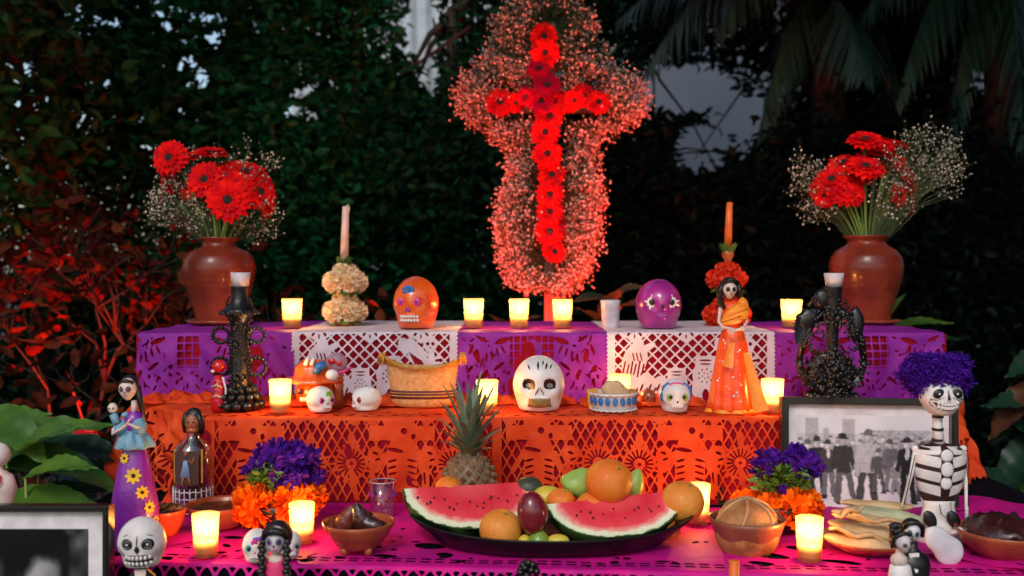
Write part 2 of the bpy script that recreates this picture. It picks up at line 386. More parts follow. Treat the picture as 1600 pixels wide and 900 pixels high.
def tree(name,label,cat,base,trunk,blobs,size,mt,per=14,sig=.12,asp=.5,droop=.1,filt=True,group=None,limb=.5,tm=None,tr=.06):
    t=thing(name,label,cat,base,0,group); B=Vector(base)
    top=Vector(trunk[-1])
    m=MB(); pts=[Vector(q)-B for q in trunk]
    m.tube(pts,[tr*(1-.6*i/(len(pts)-1)) for i in range(len(pts))],9)
    for (c,r,nc) in blobs:
        for k in range(4):
            e=Vector(c)+Vector((random.uniform(-.8,.8)*r[0],random.uniform(-.8,.8)*r[1],random.uniform(-.5,.7)*r[2]))-B
            s=pts[-1-(k%2)] if len(pts)>2 else pts[-1]; mid=s.lerp(e,.5)+Vector((0,0,.1*r[2]))
            m.tube([s,s.lerp(mid,.5)+Vector((random.uniform(-.04,.04),0,0)),mid,e],[tr*.42,tr*.33,tr*.22,tr*.08],6)
    m.obj('trunk',tm or m_bark,t)
    Ps=[cloud(c,r,nc,per,sig,filt) for c,r,nc in blobs]
    P=np.concatenate(Ps)-np.array(base)
    link('crown',leaves('crown',P,size,mt,asp,droop),t)
    return t
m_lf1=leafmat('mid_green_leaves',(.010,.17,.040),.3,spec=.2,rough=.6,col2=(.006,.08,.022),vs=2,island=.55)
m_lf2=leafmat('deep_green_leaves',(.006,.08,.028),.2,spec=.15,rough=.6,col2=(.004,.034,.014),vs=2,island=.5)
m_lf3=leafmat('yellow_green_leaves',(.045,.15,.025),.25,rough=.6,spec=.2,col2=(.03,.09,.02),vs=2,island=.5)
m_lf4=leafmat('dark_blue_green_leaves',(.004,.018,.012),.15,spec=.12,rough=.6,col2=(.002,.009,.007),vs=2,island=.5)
def pt(px,py,D): q=W(px,py,D); return (q.x,q.y,q.z)
def gp(px,D): return (X(px,D),D,0)
# left: trees against the evening sky
tree('garden_tree','broad leaved tree at far left with sky showing through its crown','tree',gp(60,4.6),[gp(60,4.6),pt(70,300,4.6),pt(90,120,4.5)],
     [(pt(60,120,4.6),(.75,.5,.5),150),(pt(190,90,4.6),(.6,.5,.42),130),(pt(60,-30,4.4),(.8,.6,.25),70)],.062,m_lf1,per=31,sig=.10,tr=.07)
tree('garden_tree','leafy tree with thin trunk left of the corrugated sheets','tree',gp(280,5.0),[gp(280,5.0),pt(272,250,5.0),pt(268,60,5.0)],
     [(pt(300,100,5.0),(.62,.5,.6),170),(pt(250,200,5.0),(.6,.5,.35),80),(pt(330,-30,5.0),(.8,.5,.3),80)],.060,m_lf1,per=31,sig=.10,tr=.05)
tree('garden_tree','olive green tree hanging over the top left corner','tree',gp(-60,3.8),[gp(-60,3.8),pt(-40,250,3.8),pt(-10,60,3.8)],
     [(pt(20,40,3.8),(.35,.4,.32),70),(pt(0,200,3.9),(.25,.35,.4),50)],.062,m_lf3,per=25,sig=.09)
tree('garden_tree','dense dark tree behind the cream rose candlestick','tree',gp(430,5.4),[gp(430,5.4),pt(428,220,5.4),pt(425,40,5.4)],
     [(pt(440,60,5.4),(.5,.5,.6),150),(pt(400,230,5.2),(.75,.5,.5),190)],.052,m_lf1,per=33,sig=.11,tr=.06)
tree('garden_tree','tall tree with a straight dark trunk between the two corrugated sheets','tree',gp(562,5.0),[gp(562,5.0),pt(560,240,5.0),pt(556,30,5.0)],
     [(pt(560,60,5.3),(.42,.5,.65),170),(pt(590,210,5.2),(.6,.45,.4),130)],.050,m_lf1,per=33,sig=.10,tr=.055)
tree('garden_tree','dark tree close behind the left arm of the flower cross','tree',gp(720,5.2),[gp(720,5.2),pt(712,230,5.2),pt(706,20,5.2)],
     [(pt(745,40,5.4),(.32,.4,.7),120),(pt(720,220,5.4),(.55,.5,.5),170),(pt(850,100,6.0),(.6,.4,.9),190)],.050,m_lf2,per=33,sig=.11,tr=.075)
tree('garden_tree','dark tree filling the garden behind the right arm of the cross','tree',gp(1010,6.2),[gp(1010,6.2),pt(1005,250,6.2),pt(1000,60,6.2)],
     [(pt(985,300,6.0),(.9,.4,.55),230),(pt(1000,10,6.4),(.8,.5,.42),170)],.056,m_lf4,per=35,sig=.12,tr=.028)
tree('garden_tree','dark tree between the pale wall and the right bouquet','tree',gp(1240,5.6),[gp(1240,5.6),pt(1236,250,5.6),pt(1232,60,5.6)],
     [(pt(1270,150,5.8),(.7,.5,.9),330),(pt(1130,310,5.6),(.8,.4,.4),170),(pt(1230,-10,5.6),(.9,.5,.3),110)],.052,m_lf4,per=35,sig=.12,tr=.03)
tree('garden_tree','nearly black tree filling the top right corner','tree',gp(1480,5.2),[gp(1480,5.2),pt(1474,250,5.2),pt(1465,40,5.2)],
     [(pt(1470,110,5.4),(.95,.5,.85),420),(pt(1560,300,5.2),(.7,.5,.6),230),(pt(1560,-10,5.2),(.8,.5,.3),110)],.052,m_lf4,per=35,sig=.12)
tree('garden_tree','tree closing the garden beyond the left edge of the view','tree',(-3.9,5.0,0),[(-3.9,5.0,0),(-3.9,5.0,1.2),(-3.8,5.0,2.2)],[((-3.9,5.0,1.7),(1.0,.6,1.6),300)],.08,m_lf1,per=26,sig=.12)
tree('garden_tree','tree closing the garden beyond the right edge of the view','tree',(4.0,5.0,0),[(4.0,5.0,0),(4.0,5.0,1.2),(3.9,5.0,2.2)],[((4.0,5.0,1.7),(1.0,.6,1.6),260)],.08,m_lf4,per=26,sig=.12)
# lower hedge of bushes behind the altar
for i,(px,py,D,rx,rz,nc,mt_,lb) in enumerate([(60,470,4.9,.75,.75,230,m_lf2,'dark bush at far left behind the red lit twigs'),
    (250,420,5.0,.7,.7,230,m_lf2,'dark bush behind the left clay vase'),
    (450,360,4.6,.62,.75,260,m_lf1,'green bush behind the cream rose candlestick'),
    (620,400,4.7,.6,.7,240,m_lf2,'dark bush behind the orange skull'),
    (760,420,4.8,.6,.7,230,m_lf2,'dark bush behind the foot of the cross'),
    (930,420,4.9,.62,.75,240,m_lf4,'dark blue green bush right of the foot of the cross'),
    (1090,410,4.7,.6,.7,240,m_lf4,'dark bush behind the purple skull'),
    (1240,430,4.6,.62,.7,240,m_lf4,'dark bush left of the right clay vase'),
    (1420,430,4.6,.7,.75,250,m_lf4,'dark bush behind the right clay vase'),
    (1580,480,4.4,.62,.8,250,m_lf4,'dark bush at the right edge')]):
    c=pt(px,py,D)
    tree('garden_bush',lb,'bush',gp(px,D),[gp(px,D),(c[0],c[1],.5),c],[(c,(rx,.42,rz),nc),((c[0],c[1],.45),(rx,.4,.5),nc//4)],.050,mt_,per=35,sig=.09,group='bushes behind the altar',tr=.03)
# unseen canopy, added above the frame to shade the back of the garden
t=tree('added_shade_tree','unseen tree added above the view to shade the garden behind the altar','tree',(3.6,3.6,0),[(3.6,3.6,0),(3.5,3.6,2.2),(2.6,3.6,3.6),(1.2,3.4,4.0)],
     [((1.5,3.4,3.6),(1.9,1.2,.4),420),((1.9,5.6,4.7),(2.4,1.4,.4),330),((2.6,4.8,3.9),(1.6,1.4,.5),260),((.8,2.7,3.1),(1.5,.45,.2),150)],.17,m_lf2,per=14,sig=.16,filt=False,tr=.16)
t=tree('added_shade_tree','unseen large tree added over the altar to hold back skylight','tree',(-3.8,1.6,0),[(-3.8,1.6,0),(-3.7,1.6,2.2),(-2.2,1.5,3.5),(.2,1.4,3.9)],
     [((-1.4,2.1,3.5),(1.5,.9,.35),220),((1.2,2.0,3.5),(2.0,.9,.35),300),((-3.3,1.6,2.3),(.8,1.0,1.1),160)],.26,m_lf1,per=13,sig=.2,filt=False,tr=.15)  # out of view, spread here to cut the skylight on the altar
t=tree('added_side_tree','unseen tree added to the right of the altar to block skylight','tree',(3.6,1.2,0),[(3.6,1.2,0),(3.6,1.3,1.6),(3.5,1.4,2.8)],
     [((3.3,1.6,2.0),(.8,1.7,1.3),330)],.24,m_lf2,per=13,sig=.18,filt=False,tr=.12)  # added out of view, blocks skylight from the right
# a bare diagonal bough
b=MB(); b.tube([W(525,172,5.0),W(600,134,5.0),W(660,94,4.95),W(735,42,4.9)],[.005,.007,.008,.008],7)
tag(b.obj('fallen_bough',m_bark),'thin bare bough slanting between the trees left of the cross','branch')

# palms
m_palm=mat('palm_leaflet',(.02,.09,.06),.45,col2=(.010,.05,.035),vs=3,island=.5)
def frond(parent,B,p0,p1,sag,nl,L,wid=.011):
    p0,p1=Vector(p0),Vector(p1); mid=(p0+p1)/2+Vector((0,0,sag)); m=MB(); P=[]
    for i in range(25):
        t=i/24; P.append(p0*(1-t)**2+mid*2*t*(1-t)+p1*t*t-B)
    m.tube(P,[.012*(1-.8*i/24) for i in range(25)],5)
    for i in range(nl):
        t=.12+.88*i/nl; k=min(23,int(t*24)); q=P[k].lerp(P[k+1],t*24-k); d=(P[k+1]-P[k]).normalized()
        for sgn in(-1,1):
            sd_=d.cross(Vector((0,0,1))).normalized()*sgn
            dr=d*.55+sd_*.45+Vector((0,0,-.55+random.uniform(-.25,.2)))+Vector((random.uniform(-.12,.12),random.uniform(-.12,.12),0))
            m.blade(q,dr,Vector((0,0,-1))+sd_*.2,L*math.sin(PI*min(.97,t*.8+.15))*random.uniform(.8,1.1),wid,.35,3,fold=.2,shape=lambda s:(1-s)**.6)
    m.obj('frond',m_palm,parent)
def palm(px,D,hz,fr,label):
    base=gp(px,D); t=thing('palm_tree',label,'palm',base,0,'palms behind the right side of the altar'); B=Vector(base)
    m=MB(); m.tube([(0,0,0),(.03,0,hz*.5),(0,0,hz)],[.11,.085,.08],12); m.obj('trunk',m_bark,t)
    for (p1,sag,L) in fr: frond(t,B,(base[0],base[1],hz),p1,sag,46,L)
palm(1290,4.9,2.45,[(pt(1000,130,4.7),.75,.42),(pt(960,40,4.8),.55,.40),(pt(1180,250,4.6),.6,.36),(pt(1120,60,4.5),.7,.4),(pt(1420,200,4.8),.6,.4),(pt(1350,120,4.2),.3,.4),(pt(1500,60,4.6),.6,.4),(pt(1230,-40,5.2),.3,.4)],'palm with long arching fronds over the pale wall')
palm(1560,4.6,2.6,[(pt(1400,170,4.4),.6,.4),(pt(1340,40,4.6),.5,.38),(pt(1600,260,4.3),.5,.38),(pt(1480,250,4.5),.6,.4),(pt(1650,80,4.6),.4,.4)],'palm with drooping fronds at the top right')
palm(900,6.8,2.9,[(pt(960,30,6.6),.4,.5),(pt(1080,70,6.5),.5,.5),(pt(820,60,6.6),.5,.5),(pt(1010,-20,6.5),.4,.5)],'palm partly hidden behind the flower cross')

# red lit twiggy bush on the left
t=thing('twiggy_bush','bush with bare forking twigs glowing red in the spotlight at the left','bush',gp(150,3.6)); B=Vector(gp(150,3.6))
m=MB(); Pl=[]
def fork(p,d,L,r,lv):
    q=p+d*L; mid=p+d*L*.5+Vector((random.uniform(-.03,.03),random.uniform(-.03,.03),random.uniform(-.02,.03)))
    m.tube([p,mid,q],[r,r*.85,r*.7],6)
    if lv<=2: Pl.extend([q+Vector((random.gauss(0,.05),random.gauss(0,.05),random.gauss(0,.05))) for _ in range(3)])
    if lv==0: return
    for k in range(2 if lv%2 else 3):
        e=Vector((random.gauss(0,.62),random.gauss(0,.4),random.gauss(.12,.4))); fork(q,(d+e).normalized(),L*random.uniform(.66,.9),r*.68,lv-1)
for bx in(-.22,-.02,.20):
    fork(Vector((bx,0,.1)),Vector((bx*.4+random.uniform(-.1,.1),0,1)).normalized(),.37,.013,5)
m.obj('twigs',m_bark,t)
link('foliage',leaves('foliage',np.array([tuple(q) for q in Pl]),.06,leafmat('red_glow_leaves',(.13,.022,.010),.25,spec=.1,rough=.7,island=.5),.5,.1),t)  # leaf colour reddened to carry part of the spotlight's red glow

# broad leaved plants
def bigleaf(m,p,d,L,w,bend,up=(0,0,1),n=30,fold=.25):
    p=Vector(p); d=Vector(d).normalized(); up=Vector(up); up=(up-d*up.dot(d)).normalized(); s=d.cross(up); vs=[];fs=[]
    for i in range(n+1):
        t=i/n; a=-bend*t; c=p+(d*(math.sin(a)/a if abs(a)>1e-3 else 1)*t+up*((1-math.cos(a))/a if abs(a)>1e-3 else 0)*t)*L
        nn=up*math.cos(a)-d*math.sin(a)
        ww=w*(math.sin(PI*min(1,t**.72))**.8*(1-t)**.22*1.05 if t<1 else 0)
        for k in range(5):
            u=(k-2)/2; vs.append(c+s*ww*u+nn*(abs(u)*fold*ww+.06*w*math.sin(9*t+3*u)+.045*w*math.sin(42*t-7*abs(u))*(u!=0)-.05*w*(u==0)))
    for i in range(n):
        for k in range(4): b=i*5+k; fs.append((b,b+1,b+6,b+5))
    m.add(vs,fs)
def veinmat(name,c,c2):
    m=leafmat(name,c,.3,rough=.38,col2=c2,vs=9,bump=.5,bs=25); return m
m_bigl=veinmat('broad_leaf_green',(.12,.24,.03),(.035,.12,.02)); m_bigd=veinmat('broad_leaf_dark',(.015,.06,.03),(.008,.03,.018)); m_bigb=veinmat('broad_leaf_brown',(.14,.05,.025),(.07,.03,.015))
def leafplant(name,label,base,spec,mt_=None,up=(0,-.4,1)):
    t=thing(name,label,'plant',base); B=Vector(base)
    for k,(p,q,w,bend,mm) in enumerate(spec):
        p,q=Vector(p)-B,Vector(q)-B
        m=MB(); bigleaf(m,p,q-p,(q-p).length*1.05,w,bend,up); m.obj('leaf',mm,t)
        m=MB(); a=Vector(((p.x)*.35,(p.y)*.35,0)); m.tube([a,a.lerp(p,.5)+Vector((0,0,.03)),p],[.006,.005,.003],6); m.obj('stalk',m_stem,t)
    return t
D=1.95
leafplant('broad_leaf_plant','plant with big glossy green leaves at left behind the framed portrait',(X(40,D),D+.05,0),[
  (W(-60,730,D),W(175,655,D-.05),.055,1.1,m_bigl),(W(-30,745,D),W(120,600,D),.065,.9,m_bigl),(W(10,720,D-.05),W(100,640,D-.1),.045,.5,m_bigl),
  (W(40,745,D-.1),W(130,700,D-.15),.035,.6,m_bigl),(W(0,780,D-.1),W(170,765,D-.1),.04,.6,m_bigl),(W(-40,690,D+.1),W(60,625,D+.1),.06,.5,m_bigl),
  (W(30,790,D),W(165,745,D+.05),.04,.4,m_bigd),(W(60,700,D+.1),W(205,690,D+.1),.05,.6,m_bigd),(W(-40,640,D),W(70,690,D-.1),.05,.5,m_bigl),(W(80,760,D+.15),W(190,720,D+.15),.05,.4,m_bigd)])
m=MB(); bigleaf(m,W(112,677,1.92),(1,0,.1),.05,.008,.3,(0,-.5,1)); tag(m.obj('red_petal',m_red),'slim red petal among the big green leaves at left','petal')
D=2.3
leafplant('dark_leaf_plant','dark plant with drooping green and brown leaves at the right edge',(X(1610,D),D,0),[
  (W(1640,600,D),W(1530,660,D),.05,.7,m_bigb),(W(1640,640,D),W(1545,610,D),.05,.6,m_bigd),(W(1650,680,D),W(1540,760,D),.06,.6,m_bigd),(W(1640,760,D),W(1560,800,D),.05,.5,m_bigl),
  (W(1600,790,D),W(1540,720,D),.05,.4,m_bigd),(W(1660,560,D),W(1570,560,D),.05,.8,m_bigd),(W(1650,720,D),W(1590,640,D),.05,.5,m_bigd)])
D=2.9
t=thing('spiky_plant','spiky agave like plant behind the cream rose candlestick','plant',gp(592,D))
for k in range(17):
    a=-1.25+2.5*k/16; m=MB(); m.blade((0,0,.55),(math.sin(a),random.uniform(-.35,.2),math.cos(a)),(0,-1,.2),random.uniform(.36,.45),.013,.25,5,fold=.5,shape=lambda s:(1-s)**.5); m.obj('leaf',m_palm,t)
m=MB(); m.tube([(0,0,0),(0,0,.6)],[.06,.05],8); m.obj('trunk',m_bark,t)
leafplant('broad_leaf_plant','dark broad leaved plant left of the purple skull',(X(950,D),D,0),[
  (W(960,470,D),W(900,452,D-.1),.035,.5,m_bigd),(W(955,465,D),W(1005,436,D-.05),.035,.5,m_bigd),(W(950,500,D),W(962,440,D-.1),.04,.4,m_bigd),(W(965,480,D),W(1015,462,D-.1),.035,.5,m_bigd),(W(930,500,D),W(905,470,D-.1),.03,.4,m_bigd)])
leafplant('broad_leaf_plant','low plant with a wide green leaf behind the right end of the altar',(X(1440,D),D,0),[
  (W(1385,515,D),W(1480,488,D-.1),.035,.4,m_bigl),(W(1410,540,D),W(1500,510,D),.035,.5,m_bigd),(W(1380,500,D),W(1412,455,D),.015,.3,m_lf3)])
leafplant('broad_leaf_plant','small dark leaved plant behind the lit candles under the cross',(X(800,D),D,0),[
  (W(790,520,D),W(770,480,D-.1),.03,.4,m_bigd),(W(800,520,D),W(835,478,D-.1),.035,.5,m_bigd),(W(800,520,D),W(700,495,D-.1),.03,.4,m_bigd)])

# garden spotlights with red lenses, standing on the ground behind the altar
m_lens=emit('red_lens',(1,.03,.01),3)
def spotlight(loc,target,e,label,ang=60,col=(1,.035,.015),blend=.6):
    t=thing('garden_spotlight',label,'spotlight',(loc[0],loc[1],0),0,'red spotlights'); L=Vector(loc); B=Vector((loc[0],loc[1],0)); d=(Vector(target)-L).normalized(); q=d.to_track_quat('Z','Y').to_matrix()
    m=MB(); m.tube([(0,0,0),(0,0,loc[2]-.03)],.01,8); m.lathe([(.05,0),(.05,.012),(.02,.02)],n=16); m.obj('stake',m_frame,t)
    m=MB(); m.lathe([(.02,-.06),(.035,-.05),(.042,0),(.046,.01),(.042,.008)],c=L-B,n=18,rot=q,close=True); m.obj('housing',m_frame,t)
    m=MB(); m.lathe([(0.0001,.002),(.04,0)],c=L-B,n=18,rot=q,close=True); m.obj('lens',m_lens,t)
    ld=bpy.data.lights.new('spot','SPOT'); ld.energy=e; ld.color=col; ld.spot_size=R(ang); ld.spot_blend=blend; ld.shadow_soft_size=.04
    o=bpy.data.objects.new('lamp',ld); COL.objects.link(o); o.parent=t; o.location=L-B+d*.015; o.rotation_euler=(-d).to_track_quat('Z','Y').to_euler()
CR=pt(857,235,3.05)
spotlight((-.55,2.72,.80),(CR[0]-.05,CR[1],1.30),RED_E,'red spotlight left of the cross, hidden behind the altar',78)
spotlight((.62,2.72,.80),(CR[0]+.1,CR[1],1.40),RED_E,'red spotlight right of the cross, hidden behind the altar',75)
spotlight((-1.35,2.95,.55),(-1.60,3.6,1.0),RED_B,'red spotlight aimed at the twiggy bush',50)
# ---------------------------------------------------------------- the stepped altar
def riser(name,label,poly,z0,z1,m=m_wood):
    c=Vector((sum(p[0] for p in poly)/len(poly),sum(p[1] for p in poly)/len(poly),0)); t=thing(name,label,'altar step',(c.x,c.y,z0))
    P=[(x-c.x,y-c.y) for x,y in poly]
    b=MB(); b.prism([(x*.985,y*.985) for x,y in P],0,z1-z0-.02); b.obj('carcass',m,t,False)
    b=MB(); b.prism([(x*.995,y*.995) for x,y in P],z1-z0-.018,z1-z0-.004); b.obj('board',m,t,False)
    return t
POLY3=[(-.808,2.15),(.935,2.15),(.90,2.6),(-.80,2.6)]
POLY2=[(-.58,1.88),(.70,1.88),(.95,2.13),(-.775,2.13)]
POLY1=[(-.625,1.515),(.77,1.425),(1.02,1.82),(1.02,2.13),(-.80,2.13),(-.80,1.80)]
riser('altar_step','topmost step of the altar, carrying the vases and the row of skulls and candles',POLY3,0,T3)
riser('altar_step','middle step of the altar, under orange cut paper',POLY2,T1,T2)
riser('altar_table','long low table at the foot of the steps, under magenta cut paper',POLY1,0,T1)['category']='table'
riser('altar_step','lowest step in front of the table, just below the frame',[(-1.0,1.08),(1.0,1.0),(1.0,1.40),(-1.0,1.50)],0,T0)
def cover(name,label,poly,z,drop,m,o=.004,front=2):
    """cloth over a step: a sheet on top and skirts round the front edges"""
    P=[Vector((x,y,0)) for x,y in poly]; c=sum(P,Vector())/len(P); b=MB(); n=len(P)
    Q=[p+(p-c).normalized()*o for p in P]
    top=[(q.x,q.y,z) for q in Q]; b.add(top,[tuple(range(n))])
    for i in range(n):
        a,d=Q[i],Q[(i+1)%n]; k=max(2,int((d-a).length/.03)); vs=[];fs=[]; nn=Vector(((d-a).y,-(d-a).x,0)).normalized()
        for j in range(k+1):
            p=a.lerp(d,j/k); w=.0018*math.sin(j*1.7)+.001*math.sin(j*3.1)
            vs+=[(p.x,p.y,z),(p.x+nn.x*(w-.001),p.y+nn.y*(w-.001),z-drop)]
        for j in range(k): fs.append((2*j,2*j+1,2*j+3,2*j+2))
        b.add(vs,fs)
    o_=b.obj(name,m,None,False); return tag(o_,label,'cloth')
cover('under_cloth','wine red cloth under the purple and white cut paper on the top step',POLY3,T3,.30,m_under)
cover('under_cloth','wine red cloth under the orange cut paper on the middle step',POLY2,T2,.163,m_under)
cover('table_cloth','black cloth under the magenta cut paper on the table',POLY1,T1,.16,m_black_cloth)

# ---- cut paper: patterns are cut through the sheet as real holes
Lm=lambda a,b: np.maximum(a,b)
Cut=lambda a,b: np.minimum(a,-b)
def circ(s,t,x,y,r): return r-np.hypot(s-x,t-y)
def elp(s,t,x,y,rx,ry,an=0):
    c,q=math.cos(an),math.sin(an); u=(s-x)*c+(t-y)*q; v=-(s-x)*q+(t-y)*c
    return (1-np.hypot(u/rx,v/ry))*min(rx,ry)
def cap(s,t,x0,y0,x1,y1,r):
    dx,dy=x1-x0,y1-y0; h=np.clip(((s-x0)*dx+(t-y0)*dy)/(dx*dx+dy*dy),0,1); return r-np.hypot(s-x0-h*dx,t-y0-h*dy)
def rct(s,t,x,y,hx,hy): return -np.maximum(np.abs(s-x)-hx,np.abs(t-y)-hy)
def per(v,p): return v-p*np.round(v/p)
def lattice(s,t,px,py,w):
    u=per(s/px+t/py,1.0); v=per(s/px-t/py,1.0); k=1/math.hypot(1/px,1/py)
    return np.maximum(w-np.abs(u)*k, w-np.abs(v)*k)
def tri(s,t,x,y,r,n=3): return circ(s,t,x,y,r)
def skullm(f,s,t,x,y,k):
    f=Lm(f,elp(s,t,x,y,.016*k,.018*k)); f=Lm(f,rct(s,t,x,y+.017*k,.009*k,.008*k))
    for q in(-1,1): f=Cut(f,circ(s,t,x+q*.006*k,y,.0042*k))
    f=Cut(f,elp(s,t,x,y+.0085*k,.0016*k,.0028*k))
    for q in(-1,0,1): f=Cut(f,rct(s,t,x+q*.0052*k,y+.019*k,.0011*k,.0032*k))
    return f
def pot(f,s,t,x,y,k):
    f=Lm(f,elp(s,t,x,y+.026*k,.024*k,.027*k)); f=Lm(f,rct(s,t,x,y,.019*k,.010*k)); f=Lm(f,rct(s,t,x,y+.05*k,.017*k,.012*k))
    f=Cut(f,elp(s,t,x,y-.002*k,.013*k,.0018*k)); f=Cut(f,elp(s,t,x,y+.005*k,.012*k,.0016*k))
    for i in range(9):
        a=i*2*PI/9; f=Cut(f,circ(s,t,x+.0125*k*math.cos(a),y+.027*k+.0125*k*math.sin(a),.0019*k))
    for i in range(5): f=Cut(f,circ(s,t,x+.0055*k*math.cos(i*1.257+.5),y+.027*k+.0055*k*math.sin(i*1.257+.5),.0017*k))
    return f
def pat_white(s,t):
    w=.0017
    f=lattice(s,t,.0245,.0245,w)
    # angel with fringed wings
    f=Lm(f,elp(s,t,.060,.062,.026,.040,.35)); f=Lm(f,circ(s,t,.068,.026,.012)); f=Lm(f,elp(s,t,.088,.034,.018,.007,-.5)); f=Lm(f,elp(s,t,.05,.10,.022,.034,.2))
    for k in range(7): f=Cut(f,cap(s,t,.040+k*.008,.064+(k%2)*.006,.034+k*.008,.092+(k%3)*.005,.0018))
    for k in range(3): f=Cut(f,cap(s,t,.056+k*.008,.046,.060+k*.008,.062,.0015))
    f=Lm(f,elp(s,t,.085,.118,.018,.03)); f=Lm(f,elp(s,t,.115,.125,.02,.03))
    for k in range(6): f=Cut(f,elp(s,t,.075+k*.009,.12+.008*(k%2),.0022,.010,.4))
    f=pot(f,s,t,.150,.088,1.0); f=pot(f,s,t,.212,.064,1.15)
    f=Lm(f,rct(s,t,.212,.135,.028,.02)); f=Cut(f,elp(s,t,.212,.137,.007,.014))
    # figure with bell and the small skeleton
    f=Lm(f,elp(s,t,.245,.030,.013,.018,-.5)); f=Lm(f,elp(s,t,.272,.052,.017,.040,-.55)); 
    for k in range(5): f=Cut(f,cap(s,t,.255+k*.006,.045+k*.004,.268+k*.006,.070+k*.003,.0015))
    f=skullm(f,s,t,.300,.026,.95); f=Lm(f,cap(s,t,.302,.05,.305,.10,.007)); 
    for k in range(4): f=Lm(f,cap(s,t,.289,.060+k*.010,.320,.056+k*.010,.0022))
    f=Lm(f,elp(s,t,.285,.115,.022,.024)); f=Lm(f,elp(s,t,.318,.125,.014,.02))
    for k in range(7): f=Cut(f,circ(s,t,.272+.007*(k%5),.108+.007*(k//3),.0022))
    # border: serrated top, bands at the sides and foot
    sc=.012-.006*np.abs(per(s,.05))/.025
    for k in range(2): f=Lm(f,rct(s,t,.18,-.004,.4,.008))
    for xx in(.06,.17,.28):
        f=Lm(f,-(np.abs(s-xx)*.6+(t-.026)*.8)); 
        f=Cut(f,elp(s,t,xx-.012,.004,.003,.007,.5)); f=Cut(f,elp(s,t,xx+.012,.004,.003,.007,-.5)); f=Cut(f,elp(s,t,xx,.010,.0018,.006))
    f=np.where(t<0.0,.004,f)
    for k in range(12): f=Cut(f,elp(s,t,.03+.028*k,-.012,.0075,.0028,.5*(-1)**k))
    f=Lm(f,.018-s); f=Lm(f,s-.342)
    ed=np.minimum(s-.0015*(1+np.cos(t*2*PI/.009)),.36-s-.0015*(1+np.cos(t*2*PI/.009)))
    f=np.minimum(f,ed)
    return f
def slits(f,s,t,x,y,n,r0,r1,w,a0=0,a1=2*PI):
    for k in range(n):
        a=a0+(a1-a0)*k/n; f=Cut(f,cap(s,t,x+r0*math.cos(a),y+r0*math.sin(a),x+r1*math.cos(a),y+r1*math.sin(a),w))
    return f
def pat_purple(s,t,var=0):
    f=np.full_like(s,.004)
    gx=.18 if var==0 else (.118 if var==1 else .215)
    # barred window with a cross
    hx=.052 if var==0 else .026
    win=rct(s,t,gx,.040,hx,.036); bars=np.maximum(.0016-np.abs(per(s-gx-.0065,.0165)),.0016-np.abs(per(t-.006,.0165)))
    hole=np.minimum(win,-bars); f=Cut(f,hole)
    if var==0:
        f=Lm(f,rct(s,t,gx,.050,.021,.025)); f=Lm(f,elp(s,t,gx,.027,.014,.012))
        f=Cut(f,rct(s,t,gx,.040,.0022,.010)); f=Cut(f,rct(s,t,gx,.036,.006,.0018))
        for k in(-1,0,1): f=Cut(f,rct(s,t,gx+k*.008,.064,.0018,.008))
    for q in(-1,1):
        bx=gx+q*.098
        f=Cut(f,elp(s,t,bx-q*.028,.018,.018,.006,q*.3)); f=Cut(f,elp(s,t,bx+q*.022,.013,.014,.0035,-q*.5))
        for k in range(4): f=Cut(f,elp(s,t,bx-q*(.030-.013*k),.036+.006*k,.0028,.011,q*(.5-.2*k)))
        f=Cut(f,elp(s,t,bx+q*.030,.050,.006,.016,q*.2)); f=Cut(f,elp(s,t,bx-q*.02,.072,.016,.004,q*.6))
        f=Cut(f,elp(s,t,bx+q*.045,.036,.004,.013,-q*.4)); f=Cut(f,elp(s,t,bx+q*.012,.09,.005,.012,.5))
        f=Cut(f,circ(s,t,bx+q*.004,.028,.0028)); f=Cut(f,elp(s,t,bx+q*.048,.078,.011,.004,-.8))
    for k in range(15):
        x=.02+.0235*k; f=Cut(f,elp(s,t,x,.112+.006*math.sin(k*1.7),.0024,.008,.7*math.sin(k*2.3)))
        f=Cut(f,elp(s,t,x+.01,.094+.008*math.sin(k*2.9),.0032,.0055,math.sin(k*5.1)))
    r_=random.Random(5+var)
    for k in range(85):
        x,y=r_.uniform(.015,.345),r_.uniform(.008,.15)
        if abs(x-gx)<hx+.012 and y<.085: continue
        f=Cut(f,elp(s,t,x,y,r_.uniform(.0014,.0030),r_.uniform(.003,.009),r_.uniform(-1.3,1.3)))
    f=np.where(t<-.004,.004,f)
    for k in range(12): f=Cut(f,elp(s,t,.03+.028*k,-.014,.009,.0026,.5*(-1)**k))
    ed=np.minimum(s-.0015*(1+np.cos(t*2*PI/.009)),.36-s-.0015*(1+np.cos(t*2*PI/.009)))
    return np.minimum(f,ed)
